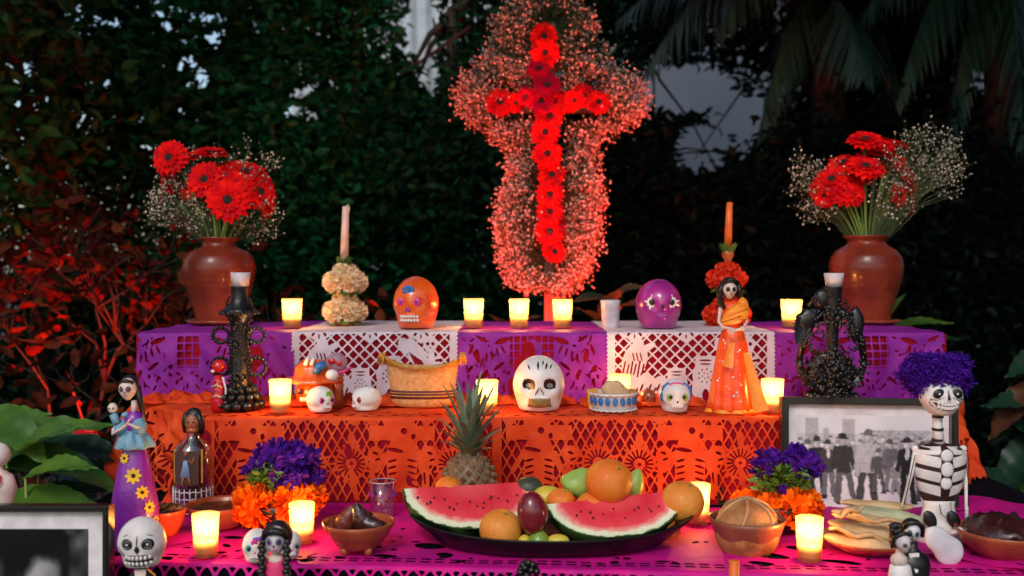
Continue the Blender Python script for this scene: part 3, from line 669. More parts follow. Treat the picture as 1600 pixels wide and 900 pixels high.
def pat_orange(s,t):
    """one repeat: wheel flower, dancing skeleton, wheel flower; 0.56 m wide"""
    f=lattice(s,t,.0185,.034,.0016)
    def wheel(f,x,y,k=1):
        f=Lm(f,circ(s,t,x,y,.031*k))
        for i in range(16): a=i*PI/8; f=Lm(f,cap(s,t,x+.03*k*math.cos(a),y+.03*k*math.sin(a),x+.037*k*math.cos(a),y+.037*k*math.sin(a),.0022))
        f=slits(f,s,t,x,y,18,.012*k,.026*k,.0017); f=Cut(f,circ(s,t,x,y,.0035)); return f
    for x in(.200,.276,.468): f=wheel(f,x,.088); f=Lm(f,elp(s,t,x,.044,.007,.016)); f=Lm(f,cap(s,t,x,.10,x+.012,.16,.005))
    for x in(.148,.322,.425): f=Lm(f,elp(s,t,x,.072,.015,.018)); f=Cut(f,elp(s,t,x,.068,.006,.003,.4)); f=Cut(f,elp(s,t,x+.003,.08,.008,.0022,-.3)); f=Lm(f,rct(s,t,x-.006,.11,.005,.04))
    for x in(.088,.372):
        f=Lm(f,rct(s,t,x,.030,.062,.014)); f=Lm(f,elp(s,t,x-.004,.022,.028,.018)); f=Cut(f,circ(s,t,x+.004,.026,.0062)); f=Cut(f,elp(s,t,x-.028,.048,.014,.004,.2)); f=Cut(f,elp(s,t,x+.022,.036,.004,.006))
        f=Lm(f,elp(s,t,x,.055,.024,.022)); f=Lm(f,rct(s,t,x,.100,.028,.045)); f=Lm(f,elp(s,t,x,.15,.042,.02))
        f=Cut(f,elp(s,t,x-.012,.062,.016,.004,.15))
        for k in range(5):
            for q in(-1,1): f=Cut(f,elp(s,t,x+q*.018,.082+k*.012,.0095,.0024,q*.25))
        f=Lm(f,cap(s,t,x+.030,.07,x+.046,.11,.006)); f=Lm(f,cap(s,t,x+.046,.11,x+.040,.15,.006)); f=Cut(f,cap(s,t,x+.042,.105,x+.044,.125,.0018))
        f=Lm(f,cap(s,t,x-.030,.07,x-.048,.10,.005)); f=Cut(f,elp(s,t,x-.02,.152,.008,.004)); f=Cut(f,elp(s,t,x+.02,.152,.008,.004)); f=Cut(f,circ(s,t,x,.147,.004))
    f=Lm(f,.010-np.abs(t+.004)); 
    for k in range(14): f=Lm(f,-(np.abs(per(s,.035))*.7+(t-.017)*.8))
    f=np.where(t<0,.004,f)
    for k in range(20): f=Cut(f,elp(s,t,.02+.028*k,-.02+.006*math.sin(k*2),.009,.004,.6*(-1)**k))
    for k in range(18): f=Cut(f,elp(s,t,.03+.031*k,-.048+.01*math.sin(k*3),.006,.004,.9*math.sin(k)))
    f=Lm(f,.012-np.abs(s-.006)); 
    ed=np.minimum(np.minimum(s+.0,.546-s),.158-t+.003*np.cos(s*2*PI/.012))
    return np.minimum(f,ed)
def pat_orange_side(s,t):
    f=np.full_like(s,.004); f=np.where(t>.05,Cut(f,np.minimum(-lattice(s,t,.0185,.034,.0016),rct(s,t,.19,.11,.09,.045))),f)
    for k in range(16):
        f=Cut(f,elp(s,t,.05+.018*(k%9),.02+.03*(k//5)+.008*math.sin(k),.003,.008,1.2*math.sin(k*2.1)))
    f=Cut(f,elp(s,t,.09,.03,.03,.004,.3)); f=Lm(f,circ(s,t,.24,.09,.03)); f=slits(f,s,t,.24,.09,14,.012,.026,.002)
    ed=np.minimum(np.minimum(s,.40-s),.16-t+.003*np.cos(s*2*PI/.012))
    return np.minimum(f,ed)
def pat_pink(s,t):
    f=np.full_like(s,.004)
    r=random.Random(4)
    for k in range(190):
        x=r.uniform(0,1.8); y=-r.uniform(.015,.36); f=Cut(f,elp(s,t,x,y,r.uniform(.003,.012),r.uniform(.002,.006)*(1 if k%5 else 1.6),r.uniform(-1,1)))
    for x,y,a,b in[(.49,-.11,.026,.016),(.43,-.05,.02,.010),(.52,-.06,.014,.010),(.40,-.10,.016,.007),(1.02,-.09,.03,.014),(1.08,-.13,.028,.012),(1.0,-.05,.02,.01),(1.12,-.06,.03,.01),(.10,-.20,.02,.012),(.16,-.14,.018,.01)]:
        f=Cut(f,elp(s,t,x,y,a,b,.3)); 
    # bands of small windows across the sheet
    for yy in(-.035,-.024): f=Cut(f,np.minimum(rct(s,t,.85,yy,.95,.0028),-(.003-np.abs(per(s,.022)))))
    lace=np.maximum(.0022-np.abs(np.hypot(per(s,.052),t-.026)-.026),.0020-np.abs(np.hypot(per(s-.026,.052),t-.026)-.026))
    lace=Lm(lace,.003-np.abs(t-.058)); lace=Lm(lace,.004-np.abs(t-.002))
    f=np.where(t>0,lace,f)
    f=np.minimum(f,.075-t)
    return f
def paper(name,label,A,B,z,depth,drop,fn,m,width,res=.0021,off=.004,lift=.0035,wav=1.0,group=None,flare=0,seed=0,vscale=1):
    """a sheet lying on a step (t<0) and hanging over its front edge A->B (t>0); contours of fn are cut through it"""
    A,B=Vector((*A,0)),Vector((*B,0)); Lw=(B-A).length; d=(B-A).normalized(); nrm=Vector((d.y,-d.x,0))
    nS=int(Lw/res)+1; nT=int((depth+drop)/res)+1
    s=np.linspace(0,Lw,nS); t=np.linspace(-depth,drop,nT); Sg,Tg=np.meshgrid(s,t,indexing='ij')
    F=fn(Sg*width/Lw,Tg*vscale); F=np.where(np.abs(F)<1e-7,1e-7,F)
    F=np.minimum(F,.0012); F=np.maximum(F,-.0012)
    rr=random.Random(seed); ph=[rr.uniform(0,6) for _ in range(6)]
    def pos(ss,tt):
        hang=tt>0; k=max(0,tt)/max(drop,.01)
        w=1.5*wav*(.0034*math.sin(ss*19+ph[0])+.0026*math.sin(ss*43+ph[1]+tt*14)+.0016*math.sin(ss*90+tt*40+ph[2])+.0010*math.sin(ss*150-tt*90+ph[3]))
        if tt>-.006 and tt<.006:
            a=(tt+.006)/.012*PI/2; y=-.006+.006*math.sin(a); zz=-.006*(1-math.cos(a)); 
            o=off; q=(y,zz)
        elif tt<=-.006: q=(tt,wav*.0012*(1+math.sin(ss*31+tt*50+ph[3]))*min(1,(-tt)/.04)); o=off
        else: q=(k*flare+ (w+.0035)*min(1,k*4),-tt); o=off
        p=A+d*ss+nrm*(q[0]+o); return (p.x,p.y,z+lift+q[1])
    ids={}; V=[]; Fc=[]
    def vert(i,j):
        k=(i,j,0)
        if k not in ids: ids[k]=len(V); V.append(pos(s[i],t[j]))
        return ids[k]
    def edge(i,j,i2,j2):
        k=(i,j,i2,j2) if (i,j)<(i2,j2) else (i2,j2,i,j)
        if k not in ids:
            i,j,i2,j2=k; a,b=F[i,j],F[i2,j2]; u=a/(a-b); ids[k]=len(V); V.append(pos(s[i]+(s[i2]-s[i])*u,t[j]+(t[j2]-t[j])*u))
        return ids[k]
    In=F>0
    anyc=In[:-1,:-1]|In[1:,:-1]|In[:-1,1:]|In[1:,1:]
    for i,j in zip(*np.nonzero(anyc)):
        i=int(i);j=int(j); c=[(i,j),(i+1,j),(i+1,j+1),(i,j+1)]; poly=[]
        for k in range(4):
            a,b=c[k],c[(k+1)%4]
            if In[a]: poly.append(vert(*a))
            if In[a]!=In[b]: poly.append(edge(*a,*b))
        if len(poly)>=3: Fc.append(poly)
    b=MB(); b.add(V,Fc); o=b.obj(name,m,None,True)
    return tag(o,label,'cut paper',group)
def fx(px): return X(px,2.15)
y3=2.15
paper('cut_paper','purple cut paper sheet at the left end of the top step, behind the black candlestick',(fx(215),y3),(fx(462),y3),T3,.43,.165,lambda s,t:pat_purple(s,t,1),m_purple_paper,.36,group='purple and white cut paper on the top step',seed=1)
paper('cut_paper','white lattice cut paper sheet under the orange skull',(fx(456),y3),(fx(716),y3),T3,.43,.160,pat_white,m_white_paper,.36,off=.008,lift=.0055,wav=.6,group='purple and white cut paper on the top step',seed=2)
paper('cut_paper','purple cut paper sheet with a barred window, behind the large white skull',(fx(712),y3),(fx(950),y3),T3,.43,.165,pat_purple,m_purple_paper,.36,group='purple and white cut paper on the top step',seed=3)
paper('cut_paper','white lattice cut paper sheet under the purple skull and behind the orange dressed figurine',(fx(947),y3),(fx(1210),y3),T3,.43,.160,pat_white,m_white_paper,.36,off=.008,lift=.0055,wav=.6,group='purple and white cut paper on the top step',seed=4)
paper('cut_paper','purple cut paper sheet at the right end of the top step',(fx(1206),y3),(fx(1476),y3),T3,.43,.168,lambda s,t:pat_purple(s,t,2),m_purple_paper,.36,group='purple and white cut paper on the top step',seed=5)
y2=1.88
f2=lambda px: X(px,1.88)
OG='orange cut paper on the middle step'
paper('cut_paper','orange cut paper sheet hanging on the middle step behind the watermelon, left half',(-.58,y2),(f2(772),y2),T2,.16,.158,pat_orange,m_orange_paper,.546,seed=6,group=OG,wav=.8)
paper('cut_paper','orange cut paper sheet hanging on the middle step behind the bowl of bread',(f2(769),y2),(f2(1222),y2),T2,.16,.158,pat_orange,m_orange_paper,.546,seed=7,off=.006,lift=.005,group=OG,wav=.8)
paper('cut_paper','orange cut paper sheet on the middle step behind the framed crowd photograph',(f2(1219),y2),(.69,y2),T2,.16,.158,lambda s,t:pat_orange(s*.35,t),m_orange_paper,.546,res=.004,seed=17,group=OG,wav=.8)
paper('cut_paper','crumpled orange cut paper round the left corner of the middle step',(-.80,2.11),(-.585,1.885),T2,.12,.17,pat_orange_side,m_orange_paper,.38,seed=8,wav=3.2,flare=.035,group='orange cut paper on the middle step')
paper('cut_paper','orange cut paper round the right step corner behind the violet haired skeleton',(.705,1.885),(.97,2.14),T2,.08,.165,pat_orange_side,m_orange_paper,.38,seed=9,wav=3,flare=.03,group='orange cut paper on the middle step')
paper('cut_paper','magenta cut paper sheet spread over the table with a looped lace edge',(-.63,1.513),(.775,1.423),T1,.40,.075,pat_pink,m_pink_paper,1.40,res=.0026,seed=10,wav=.7)
paper('cut_paper','magenta cut paper spread over the right end of the table by the skeleton',(.78,1.425),(1.05,1.80),T1,.40,.08,lambda s,t:pat_pink(s+.3,t),m_pink_paper,.45,res=.003,seed=11,wav=2.0,lift=.006)
paper('cut_paper','magenta cut paper spread over the left end of the table',(-.815,1.78),(-.64,1.52),T1,.20,.08,lambda s,t:pat_pink(s+.9,t),m_pink_paper,.32,res=.003,seed=12,wav=1.5,lift=.006)
# crumpled orange tissue along the back of the steps
def tissue(label,c,sx,sy,h,m,seed,cat='tissue paper'):
    n1,n2=46,16; r=random.Random(seed); b=MB(); vs=[];fs=[]; ph=[r.uniform(0,6) for _ in range(8)]
    for i in range(n1+1):
        for j in range(n2+1):
            u,v=i/n1-.5,j/n2-.5; x=u*sx+.006*math.sin(v*23+ph[0]+u*31); y=v*sy+.006*math.sin(u*50+ph[1])
            z=h*(.35+.3*math.sin(u*sx*95+ph[2]+3*math.sin(v*7+ph[3]))*math.cos(v*9+ph[4])+.25*math.sin(u*sx*210+v*17+ph[5])+r.uniform(-.07,.07))*(1-(2*abs(v))**4)*(1-(2*abs(u))**8)
            vs.append((x,y,max(z,0)+.001))
    for i in range(n1):
        for j in range(n2): a=i*(n2+1)+j; fs.append((a,a+n2+1,a+n2+2,a+1))
    b.add(vs,fs); o=b.obj('tissue_paper',m); o.location=c; return tag(o,label,cat,'crumpled orange tissue on the middle step')
tissue('crumpled orange tissue behind the small white skulls on the middle step',(-.30,2.06,T2+.008),.50,.13,.022,m_orange_paper,1)
tissue('crumpled orange tissue between the large white skull and the lit candle to its left',(-.02,2.07,T2+.008),.30,.11,.02,m_orange_paper,2)
tissue('crumpled orange tissue between the basket and the small blue haired skull',(.27,2.05,T2+.008),.26,.12,.026,m_orange_paper,3)
tissue('crumpled orange tissue left of the black candlestick on the middle step',(-.66,2.08,T2+.008),.24,.10,.024,m_orange_paper,4)
# ---------------------------------------------------------------- candles
def candle(px,D,z,wpx,hpx,label,lit=True,power=None,group='lit candles in glass cups'):
    r=S(wpx,D)/2; h=S(hpx,D); t=thing('votive_candle' if lit else 'unlit_candle',label,'candle',(X(px,D),D,z),0,group)
    m=MB(); rb=r*.86
    m.lathe([(rb*.1,0),(rb*.96,0),(rb,.003),(r*.97,h*.85),(r,h),(r-.0015,h+.0006),(r-.0025,h-.001),(r*.95-.002,h*.84),(rb-.003,.005)],n=28,close=True)
    m.obj('glass_cup',m_cup if lit else m_frost,t)
    if lit:
        wh=h*.34
        b=MB(); b.lathe([(.001,.006),(rb-.004,.006),(r*.9-.003,wh),(r*.5,wh-.001),(.0005,wh)],n=20); b.obj('wax',m_wax,t)
        b=MB(); b.tube([(0,0,wh-.002),(.0005,0,wh+.012)],.0006,5); b.obj('wick',m_black,t)
        b=MB(); b.lathe([(.0002,0),(.0022,.003),(.0030,.006),(.0022,.010),(.0008,.0145),(.0001,.017)],c=(0,0,wh+.010),n=10); fl=b.obj('flame',m_flame,t)
        ld=bpy.data.lights.new('candle_light','POINT'); ld.energy=power or CANDLE_W; ld.color=(1,.56,.24); ld.shadow_soft_size=.005
        o=bpy.data.objects.new('candle_light',ld); COL.objects.link(o); o.parent=t; o.location=(0,0,h*.74)
    else:
        b=MB(); b.lathe([(.001,.006),(rb-.004,.006),(r*.93-.003,h*.68),(.0005,h*.66)],n=20); b.obj('wax',mat('white_wax',(.6,.54,.58),.5),t)
    return t
z3,z2,z1=T3+.0065,T2+.0065,T1+.0065
D3=2.27
candle(456,D3,z3,32,45,'lit candle at the left end of the top step, beside the purple cut paper')
candle(740,D3,z3,32,45,'lit candle on the top step, nearest to the orange skull on its right')
candle(811,D3,z3,32,45,'lit candle on the top step, middle one of the three under the cross')
candle(879,D3,z3,32,44,'lit candle on the top step, right next to the unlit white one')
candle(954,D3,z3,31,43,'unlit white candle in a frosted cup left of the purple skull',False,group=None)
candle(1237,D3,z3,33,44,'lit candle on the top step left of the right black candlestick')
D2=1.915
candle(437,D2,z2,35,52,'lit candle on the middle step beside the left black candlestick')
candle(761,D2,z2,35,51,'lit candle on the middle step left of the large white skull')
candle(969,2.06,z2,34,44,'lit candle on the middle step half hidden behind the bread basket')
candle(1208,D2,z2,35,53,'lit candle on the middle step right of the orange dressed figurine')
candle(319,1.525,z1,42,66,'lit candle on the table in front of the clay dish, leftmost on the table')
candle(470,1.60,z1,40,62,'lit candle on the table below the left marigolds')
candle(1093,1.72,z1,36,62,'lit candle on the table half hidden behind the grapefruit and fruit tray')
candle(1267,1.50,z1,43,68,'lit candle on the table in front of the right marigolds')

# ---------------------------------------------------------------- vases with gerberas
def petals_mesh(name,mt):
    m=MB()
    for ring,(n,L,w,tilt,z) in enumerate([(18,1.0,.165,.12,0),(16,.88,.155,.30,.05),(14,.58,.10,.6,.09),(16,.34,.05,.9,.11)]):
        for k in range(n):
            a=2*PI*(k+.37*ring)/n+random.uniform(-.06,.06); d=Vector((math.cos(a),math.sin(a),tilt+random.uniform(-.08,.10)))
            m.blade((math.cos(a)*.12,math.sin(a)*.12,z),d,(0,0,1),L*.9*random.uniform(.93,1.03),w,-.35,4,shape=lambda t:(.45+.75*t if t<.7 else .975*max(0,1-((t-.7)/.3)**2)**.5+.02),fold=.25)
    return m.mesh(name,mt)
def centre_mesh():
    m=MB(); m.ell((0,0,.11),(.31,.31,.10),14,7)
    for i in range(40):
        a=i*2.399; r=.29*math.sqrt(i/40); m.ell((r*math.cos(a),r*math.sin(a),.17-.9*r*r),.018,5,4)
    return m.mesh('flower_centre',m_centre)
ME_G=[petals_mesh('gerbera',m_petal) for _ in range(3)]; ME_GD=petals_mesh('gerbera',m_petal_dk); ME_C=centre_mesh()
def gerbera(parent,p,facing,r,dark=False):
    o=link('gerbera',ME_GD if dark else random.choice(ME_G),parent,p,sc=r)
    o.rotation_euler=(Vector(facing).to_track_quat('Z','Y').to_matrix()@Matrix.Rotation(random.uniform(0,6),3,'Z')).to_euler()
    link('flower_centre',ME_C,o); return o
def specks(name,P,r,mt,parent,kind='stuff'):
    """tiny blossoms: a small star of facets at each point"""
    n=len(P); base=np.array([(1,0,0),(-1,0,0),(0,1,0),(0,-1,0),(0,0,1),(0,0,-1)],float); fc=np.array([(0,2,4),(2,1,4),(1,3,4),(3,0,4),(2,0,5),(1,2,5),(3,1,5),(0,3,5)])
    sc=r*(.6+.8*rng.random(n))[:,None,None]; jit=1+.45*(rng.random((n,6,1))-.5)
    ang=rng.random(n)*PI; c,s_=np.cos(ang),np.sin(ang); Rz=np.zeros((n,3,3)); Rz[:,0,0]=c;Rz[:,0,1]=-s_;Rz[:,1,0]=s_;Rz[:,1,1]=c;Rz[:,2,2]=1
    V=(np.einsum('nij,kj->nki',Rz,base)*jit*sc+P[:,None,:]).reshape(-1,3)
    F=(fc[None]+np.arange(n)[:,None,None]*6).reshape(-1,3)
    o=link(name,mesh_np(name,V,F,mt),parent)
    if kind: o['kind']=kind
    return o
def threads(name,A,Bp,r,mt,parent):
    """fine stems between pairs of points, each a thin three-sided strand"""
    n=len(A); d=Bp-A; L=np.linalg.norm(d,axis=1)[:,None]; d=d/np.maximum(L,1e-9); u=np.cross(d,np.array([.3,.9,.2])); u/=np.linalg.norm(u,axis=1)[:,None]; w=np.cross(d,u)
    V=[]; 
    for E,k in((A,1.0),(Bp,.6)):
        for a in(0,2.094,4.189): V.append(E+(u*math.cos(a)+w*math.sin(a))*r*k)
    V=np.stack(V,1).reshape(-1,3); b=np.arange(n)[:,None]*6
    F=np.concatenate([b+np.array([0,1,4,3]),b+np.array([1,2,5,4]),b+np.array([2,0,3,5])],0)
    o=link(name,mesh_np(name,V,F,mt),parent); o['kind']='stuff'; return o
def bouquet(px,pyb,D,Rpx,hpx,neckpx,flowers,sprays,label,vlabel,dlabel,slabel=None):
    """a big-bellied clay vase, its saucer, and the flowers in it"""
    r=S(Rpx,D); h=S(hpx,D); x=X(px,D); nk=S(neckpx,D)
    sa=thing('vase_saucer',dlabel,'saucer',(x,D,z3)); m=MB(); R1=r*.92
    m.lathe([(.001,.0),(R1*.8,0),(R1,.007),(R1,.0095),(R1*.9,.009),(R1*.75,.0035),(.001,.003)],n=40); m.obj('dish',m_clay,sa)
    v=thing('clay_vase',vlabel,'vase',(x,D,z3+.0035)); m=MB()
    pr=[(.001,0),(r*.62,0),(r*.64,h*.02),(r*.72,h*.17),(r*.88,h*.38),(r*.98,h*.55),(r*1.0,h*.66),(r*.955,h*.75),(r*.80,h*.835),(nk*.92,h*.885),(nk*.80,h*.915),(nk*.80,h*.95),(nk*.97,h*.985),(nk*1.0,h),(nk*.96,h*1.003),(nk*.86,h*.985),(nk*.7,h*.94),(nk*.7,h*.86)]
    m.lathe(pr,n=56); m.obj('body',m_vase,v)
    b=thing('gerbera_bouquet',label,'bouquet',(x,D,z3+h*.88)); B=Vector((x,D,z3+h*.88))
    st=MB()
    for (fx_,fy,fr,face,dd) in flowers:
        p=W(fx_,fy,D+dd)-B; f=Vector(face).normalized(); gerbera(b,p,f,S(fr,D+dd)*(1.2 if px<800 else 1.08),dd>.085)
        a=Vector((p.x*.16,p.y*.2,-.01)); q=p-f*.02; mm=MB(); c1=a+Vector((p.x*.12,p.y*.1,p.z*.5))
        pts=[a*(1-t)**2+c1*2*t*(1-t)+q*t*t for t in [i/8 for i in range(9)]]; mm.tube(pts,.0032,7); mm.obj('stem',m_stem,b)
    P=[];A=[];E=[]
    for (cx,cy,rx,ry,n,dd) in sprays:
        for k in range(n//5):
            a=random.uniform(0,2*PI); q=math.sqrt(random.random()); c=W(cx+rx*q*math.cos(a),cy+ry*q*math.sin(a),D+dd+random.uniform(-.06,.06))-B
            o=Vector((c.x*.15,c.y*.15,.0)); k1=o+(c-o)*.55+Vector((0,0,.03)); A+= [o,k1];E+=[k1,c]
            for _ in range(5):
                e=c+Vector((random.gauss(0,.012),random.gauss(0,.012),random.gauss(.006,.011))); P.append(e);A.append(c);E.append(e)
    specks('babys_breath',np.array([tuple(q) for q in P]),.0026,m_breath,b)
    threads('spray_stems',np.array([tuple(q) for q in A]),np.array([tuple(q) for q in E]),.0005,m_thin,b)
DV=2.44
bouquet(343,510,DV,56,132,31,[
  (357,313,31,(.05,-1,.12),-.06),(321,281,27,(-.1,-1,.25),-.04),(266,247,26,(-.2,-1,.2),-.02),(385,272,30,(.3,-.6,.9),.05),(405,300,27,(.75,-.7,.35),.03),(330,240,24,(.1,-.3,1),.06),
  (262,275,22,(-.9,-.4,.3),.05),(300,246,22,(-.1,-.3,1),.08),(418,322,17,(.9,-.3,-.1),.04),(256,306,15,(-.9,-.2,.1),.04),(366,262,25,(.1,-.3,1),.07),(345,290,24,(.2,-.6,.6),.04),(372,290,24,(.3,-.8,.5),.0),(300,292,22,(-.4,-.8,.4),.02),(410,285,22,(.9,-.4,.5),.05),(268,285,20,(-.8,-.6,.2),.03)],
  [(290,320,55,48,420,.0),(405,345,35,42,170,.02),(300,265,60,35,220,.03),(248,330,22,30,90,-.02),(390,260,40,30,120,.05)],
  'bouquet of red gerberas and white gypsophila in the left clay vase','large brown clay vase at the left end of the top step','round clay saucer under the left vase')
bouquet(1353,513,DV+.02,56,134,36,[
  (1352,220,28,(-.1,-.55,.9),-.03),(1352,262,31,(.05,-.7,.8),-.05),(1318,256,26,(-.3,-.5,.9),.03),(1300,282,29,(-.4,-.7,.6),-.02),(1322,300,26,(-.1,-.9,.5),-.04),(1282,292,22,(-.7,-.4,.5),.02),
  (1395,226,26,(.2,-.2,1),.08),(1420,290,24,(.8,-.5,.4),.02),(1405,305,20,(.5,-.8,.1),.0),(1424,322,18,(.7,-.4,-.3),.03),(1390,262,26,(.3,-.2,.9),.09),(1335,305,18,(.1,-.9,.0),-.05),(1372,240,24,(.1,-.3,1),.05),(1375,228,24,(.1,-.5,.9),.03),(1290,305,20,(-.5,-.9,.1),-.02),(1412,270,24,(.6,-.5,.6),.03),(1340,275,26,(-.1,-.7,.7),-.01),(1400,250,22,(.4,-.5,.8),.06)],
  [(1450,245,55,48,430,.02),(1280,300,50,50,300,.02),(1395,295,32,50,160,-.05),(1480,275,32,35,110,.0),(1260,275,30,35,80,.0)],
  'bouquet of red gerberas and spreading gypsophila in the right clay vase','large brown clay vase at the right end of the top step','round clay saucer under the right vase')

# ---------------------------------------------------------------- the flower cross on its stake
DC=3.05
t=thing('flower_cross','tall cross of red gerberas edged with gypsophila standing behind the altar','flower cross',(X(860,DC),DC,0)); B=Vector((X(860,DC),DC,0))
m=MB(); m.box((0,.05,.98),(.017,.012,.98)); m.obj('stake',m_twig,t,False)
m=MB(); zz=W(857,165,DC).z; m.box((0,.05,zz),(.26,.011,.015)); m.obj('crossbar',m_twig,t,False)
ctr=[(850,57,22),(852,82,24),(842,108,20),(855,134,23),(846,158,23),(858,180,24),(852,206,24),(855,240,25),(862,273,23),(860,303,23),(860,331,23),(860,361,25),(866,393,19),(862,385,16),
     (781,160,24),(806,161,17),(822,150,15),(884,160,20),(912,150,20),(935,160,20),(868,158,20),(898,156,17)]
for i,(a,b_,r) in enumerate(ctr):
    dd=DC+random.uniform(-.03,.0)-.035; q=W(a,b_,dd)-B
    gerbera(t,q,(random.gauss(0,.10),-1,random.gauss(.08,.13)),S(r,dd)*1.05,i in(2,3,4,16))
OUT=[(852,-15),(895,-6),(925,20),(945,70),(962,105),(1000,125),(1013,150),(1004,180),(970,205),(942,205),(934,225),(936,262),(940,300),(937,360),(925,420),(912,440),(890,455),(858,462),(820,452),(795,440),(777,405),(775,340),(788,290),(795,250),(782,222),(752,205),(730,190),(706,155),(722,120),(750,95),(765,60),(772,30),(800,0)]
def inside(x,y):
    c=False; n=len(OUT)
    for i in range(n):
        x1,y1=OUT[i];x2,y2=OUT[i-1]
        if (y1>y)!=(y2>y) and x<(x2-x1)*(y-y1)/(y2-y1)+x1: c=not c
    return c
def spine(x,y):
    """distance in photo units from the line of gerberas"""
    dv=abs(x-856) if 40<y<400 else math.hypot(x-860,min(abs(y-40),abs(y-400)))
    dh=abs(y-158) if 765<x<950 else 99
    return min(dv,dh)
P=[];A=[];E=[];P2=[]
nn=0
while nn<2250:
    x=random.uniform(700,1018); y=random.uniform(-18,465)
    if not inside(x,y): continue
    sp=spine(x,y)
    dens=.04 if sp<24 else (.22 if sp<34 else (1.0 if not(y<120) else .75))
    dens*=.35+.65*max(0,min(1,.55+.9*math.sin(x*.085+2*math.sin(y*.031))*math.cos(y*.071+1.3*math.sin(x*.043))))
    if random.random()>dens: continue
    top=y<95
    if top and random.random()<.35 and abs(x-850)<55: continue
    nn+=1
    dd=DC+random.uniform(-.05,.11); c=W(x,y,dd)-B
    s0=Vector((min(max(c.x,-.24),.24)*(.9 if abs((c+B).z-zz)<.14 else .1),.04,c.z*.97+.02)); k1=s0.lerp(c,.6)+Vector((random.uniform(-.01,.01),random.uniform(-.01,.01),.01))
    A+=[s0,k1];E+=[k1,c]
    for _ in range(6 if not top else 4):
        e=c+Vector((random.gauss(0,.014),random.gauss(0,.02),random.gauss(.0,.014))); P.append(e);A.append(c);E.append(e)
specks('babys_breath',np.array([tuple(q) for q in P]),.0035,m_breath,t)
threads('spray_stems',np.array([tuple(q) for q in A]),np.array([tuple(q) for q in E]),.0007,m_thin,t)
# green backing leaves
Pl=[]
while len(Pl)<900:
    x=random.uniform(720,1000); y=random.uniform(-10,450)
    if inside(x,y) and spine(x,y)<45: Pl.append(tuple(W(x,y,DC+.05+random.uniform(0,.05))-B))
fo=link('fern_backing',leaves('fern_backing',np.array(Pl),.035,m_lf3,.2,.1),t); fo['kind']='stuff'

# ---------------------------------------------------------------- rose candlesticks with tall tapers
def rose_mesh(mt):
    m=MB()
    for ring,(n,R0,h,tilt) in enumerate([(3,.16,.75,.0),(4,.30,.78,.12),(5,.48,.72,.3),(6,.68,.60,.55),(7,.86,.42,.85)]):
        for k in range(n):
            a0=2*PI*(k+.5*ring)/n; wd_=2*PI/n*.78; vs=[];fs=[]
            for i in range(4):
                for j in range(6):
                    u=i/3; v=(j/5-.5)*2; a=a0+v*wd_*.62*(1-.1*u); rr=R0*(.45+.55*math.sin(u*1.45+.15))+tilt*.28*u*u+.03*math.sin(v*6+k)*u; z=h*u*(1-.18*v*v)-ring*.06
                    if u==1: rr+=.05; z-=.03*abs(v)
                    vs.append((rr*math.cos(a),rr*math.sin(a),z))
            for i in range(3):
                for j in range(5): q=i*6+j; fs.append((q,q+1,q+7,q+6))
            m.add(vs,fs)
    return m.mesh('rose',mt)
def ruffled(mt,n=85):
    m=MB()
    for i in range(n):
        z=1-1.5*(i+.5)/n; a=i*2.39996; r=math.sqrt(max(0,1-z*z)); d=Vector((r*math.cos(a),r*math.sin(a),z))
        up=Vector((random.gauss(0,1),random.gauss(0,1),random.gauss(0,1))).normalized()
        m.blade(d*.3,d+Vector((random.gauss(0,.15),random.gauss(0,.15),random.gauss(0,.15))),up,.72*random.uniform(.9,1.08),.20,random.uniform(-.5,.5),3,shape=lambda t:.35+.9*t if t<.8 else .85,fold=.3)
    m.ell((0,0,0),.62,14,9)
    return m.mesh('rose',mt)
ME_RC,ME_RR=ruffled(m_cream),ruffled(m_redrose)
def roses(t,c,R0,n,rr,me,z,lower=True):
    for k in range(n):
        a=2*PI*k/n+.3; d=Vector((math.cos(a),math.sin(a),.25))
        o=link('rose',me,t,Vector((c[0],c[1],0))+Vector((math.cos(a)*R0,math.sin(a)*R0,z-rr*.1)),sc=rr*random.uniform(.92,1.1)); o.rotation_euler=d.to_track_quat('Z','Y').to_euler()
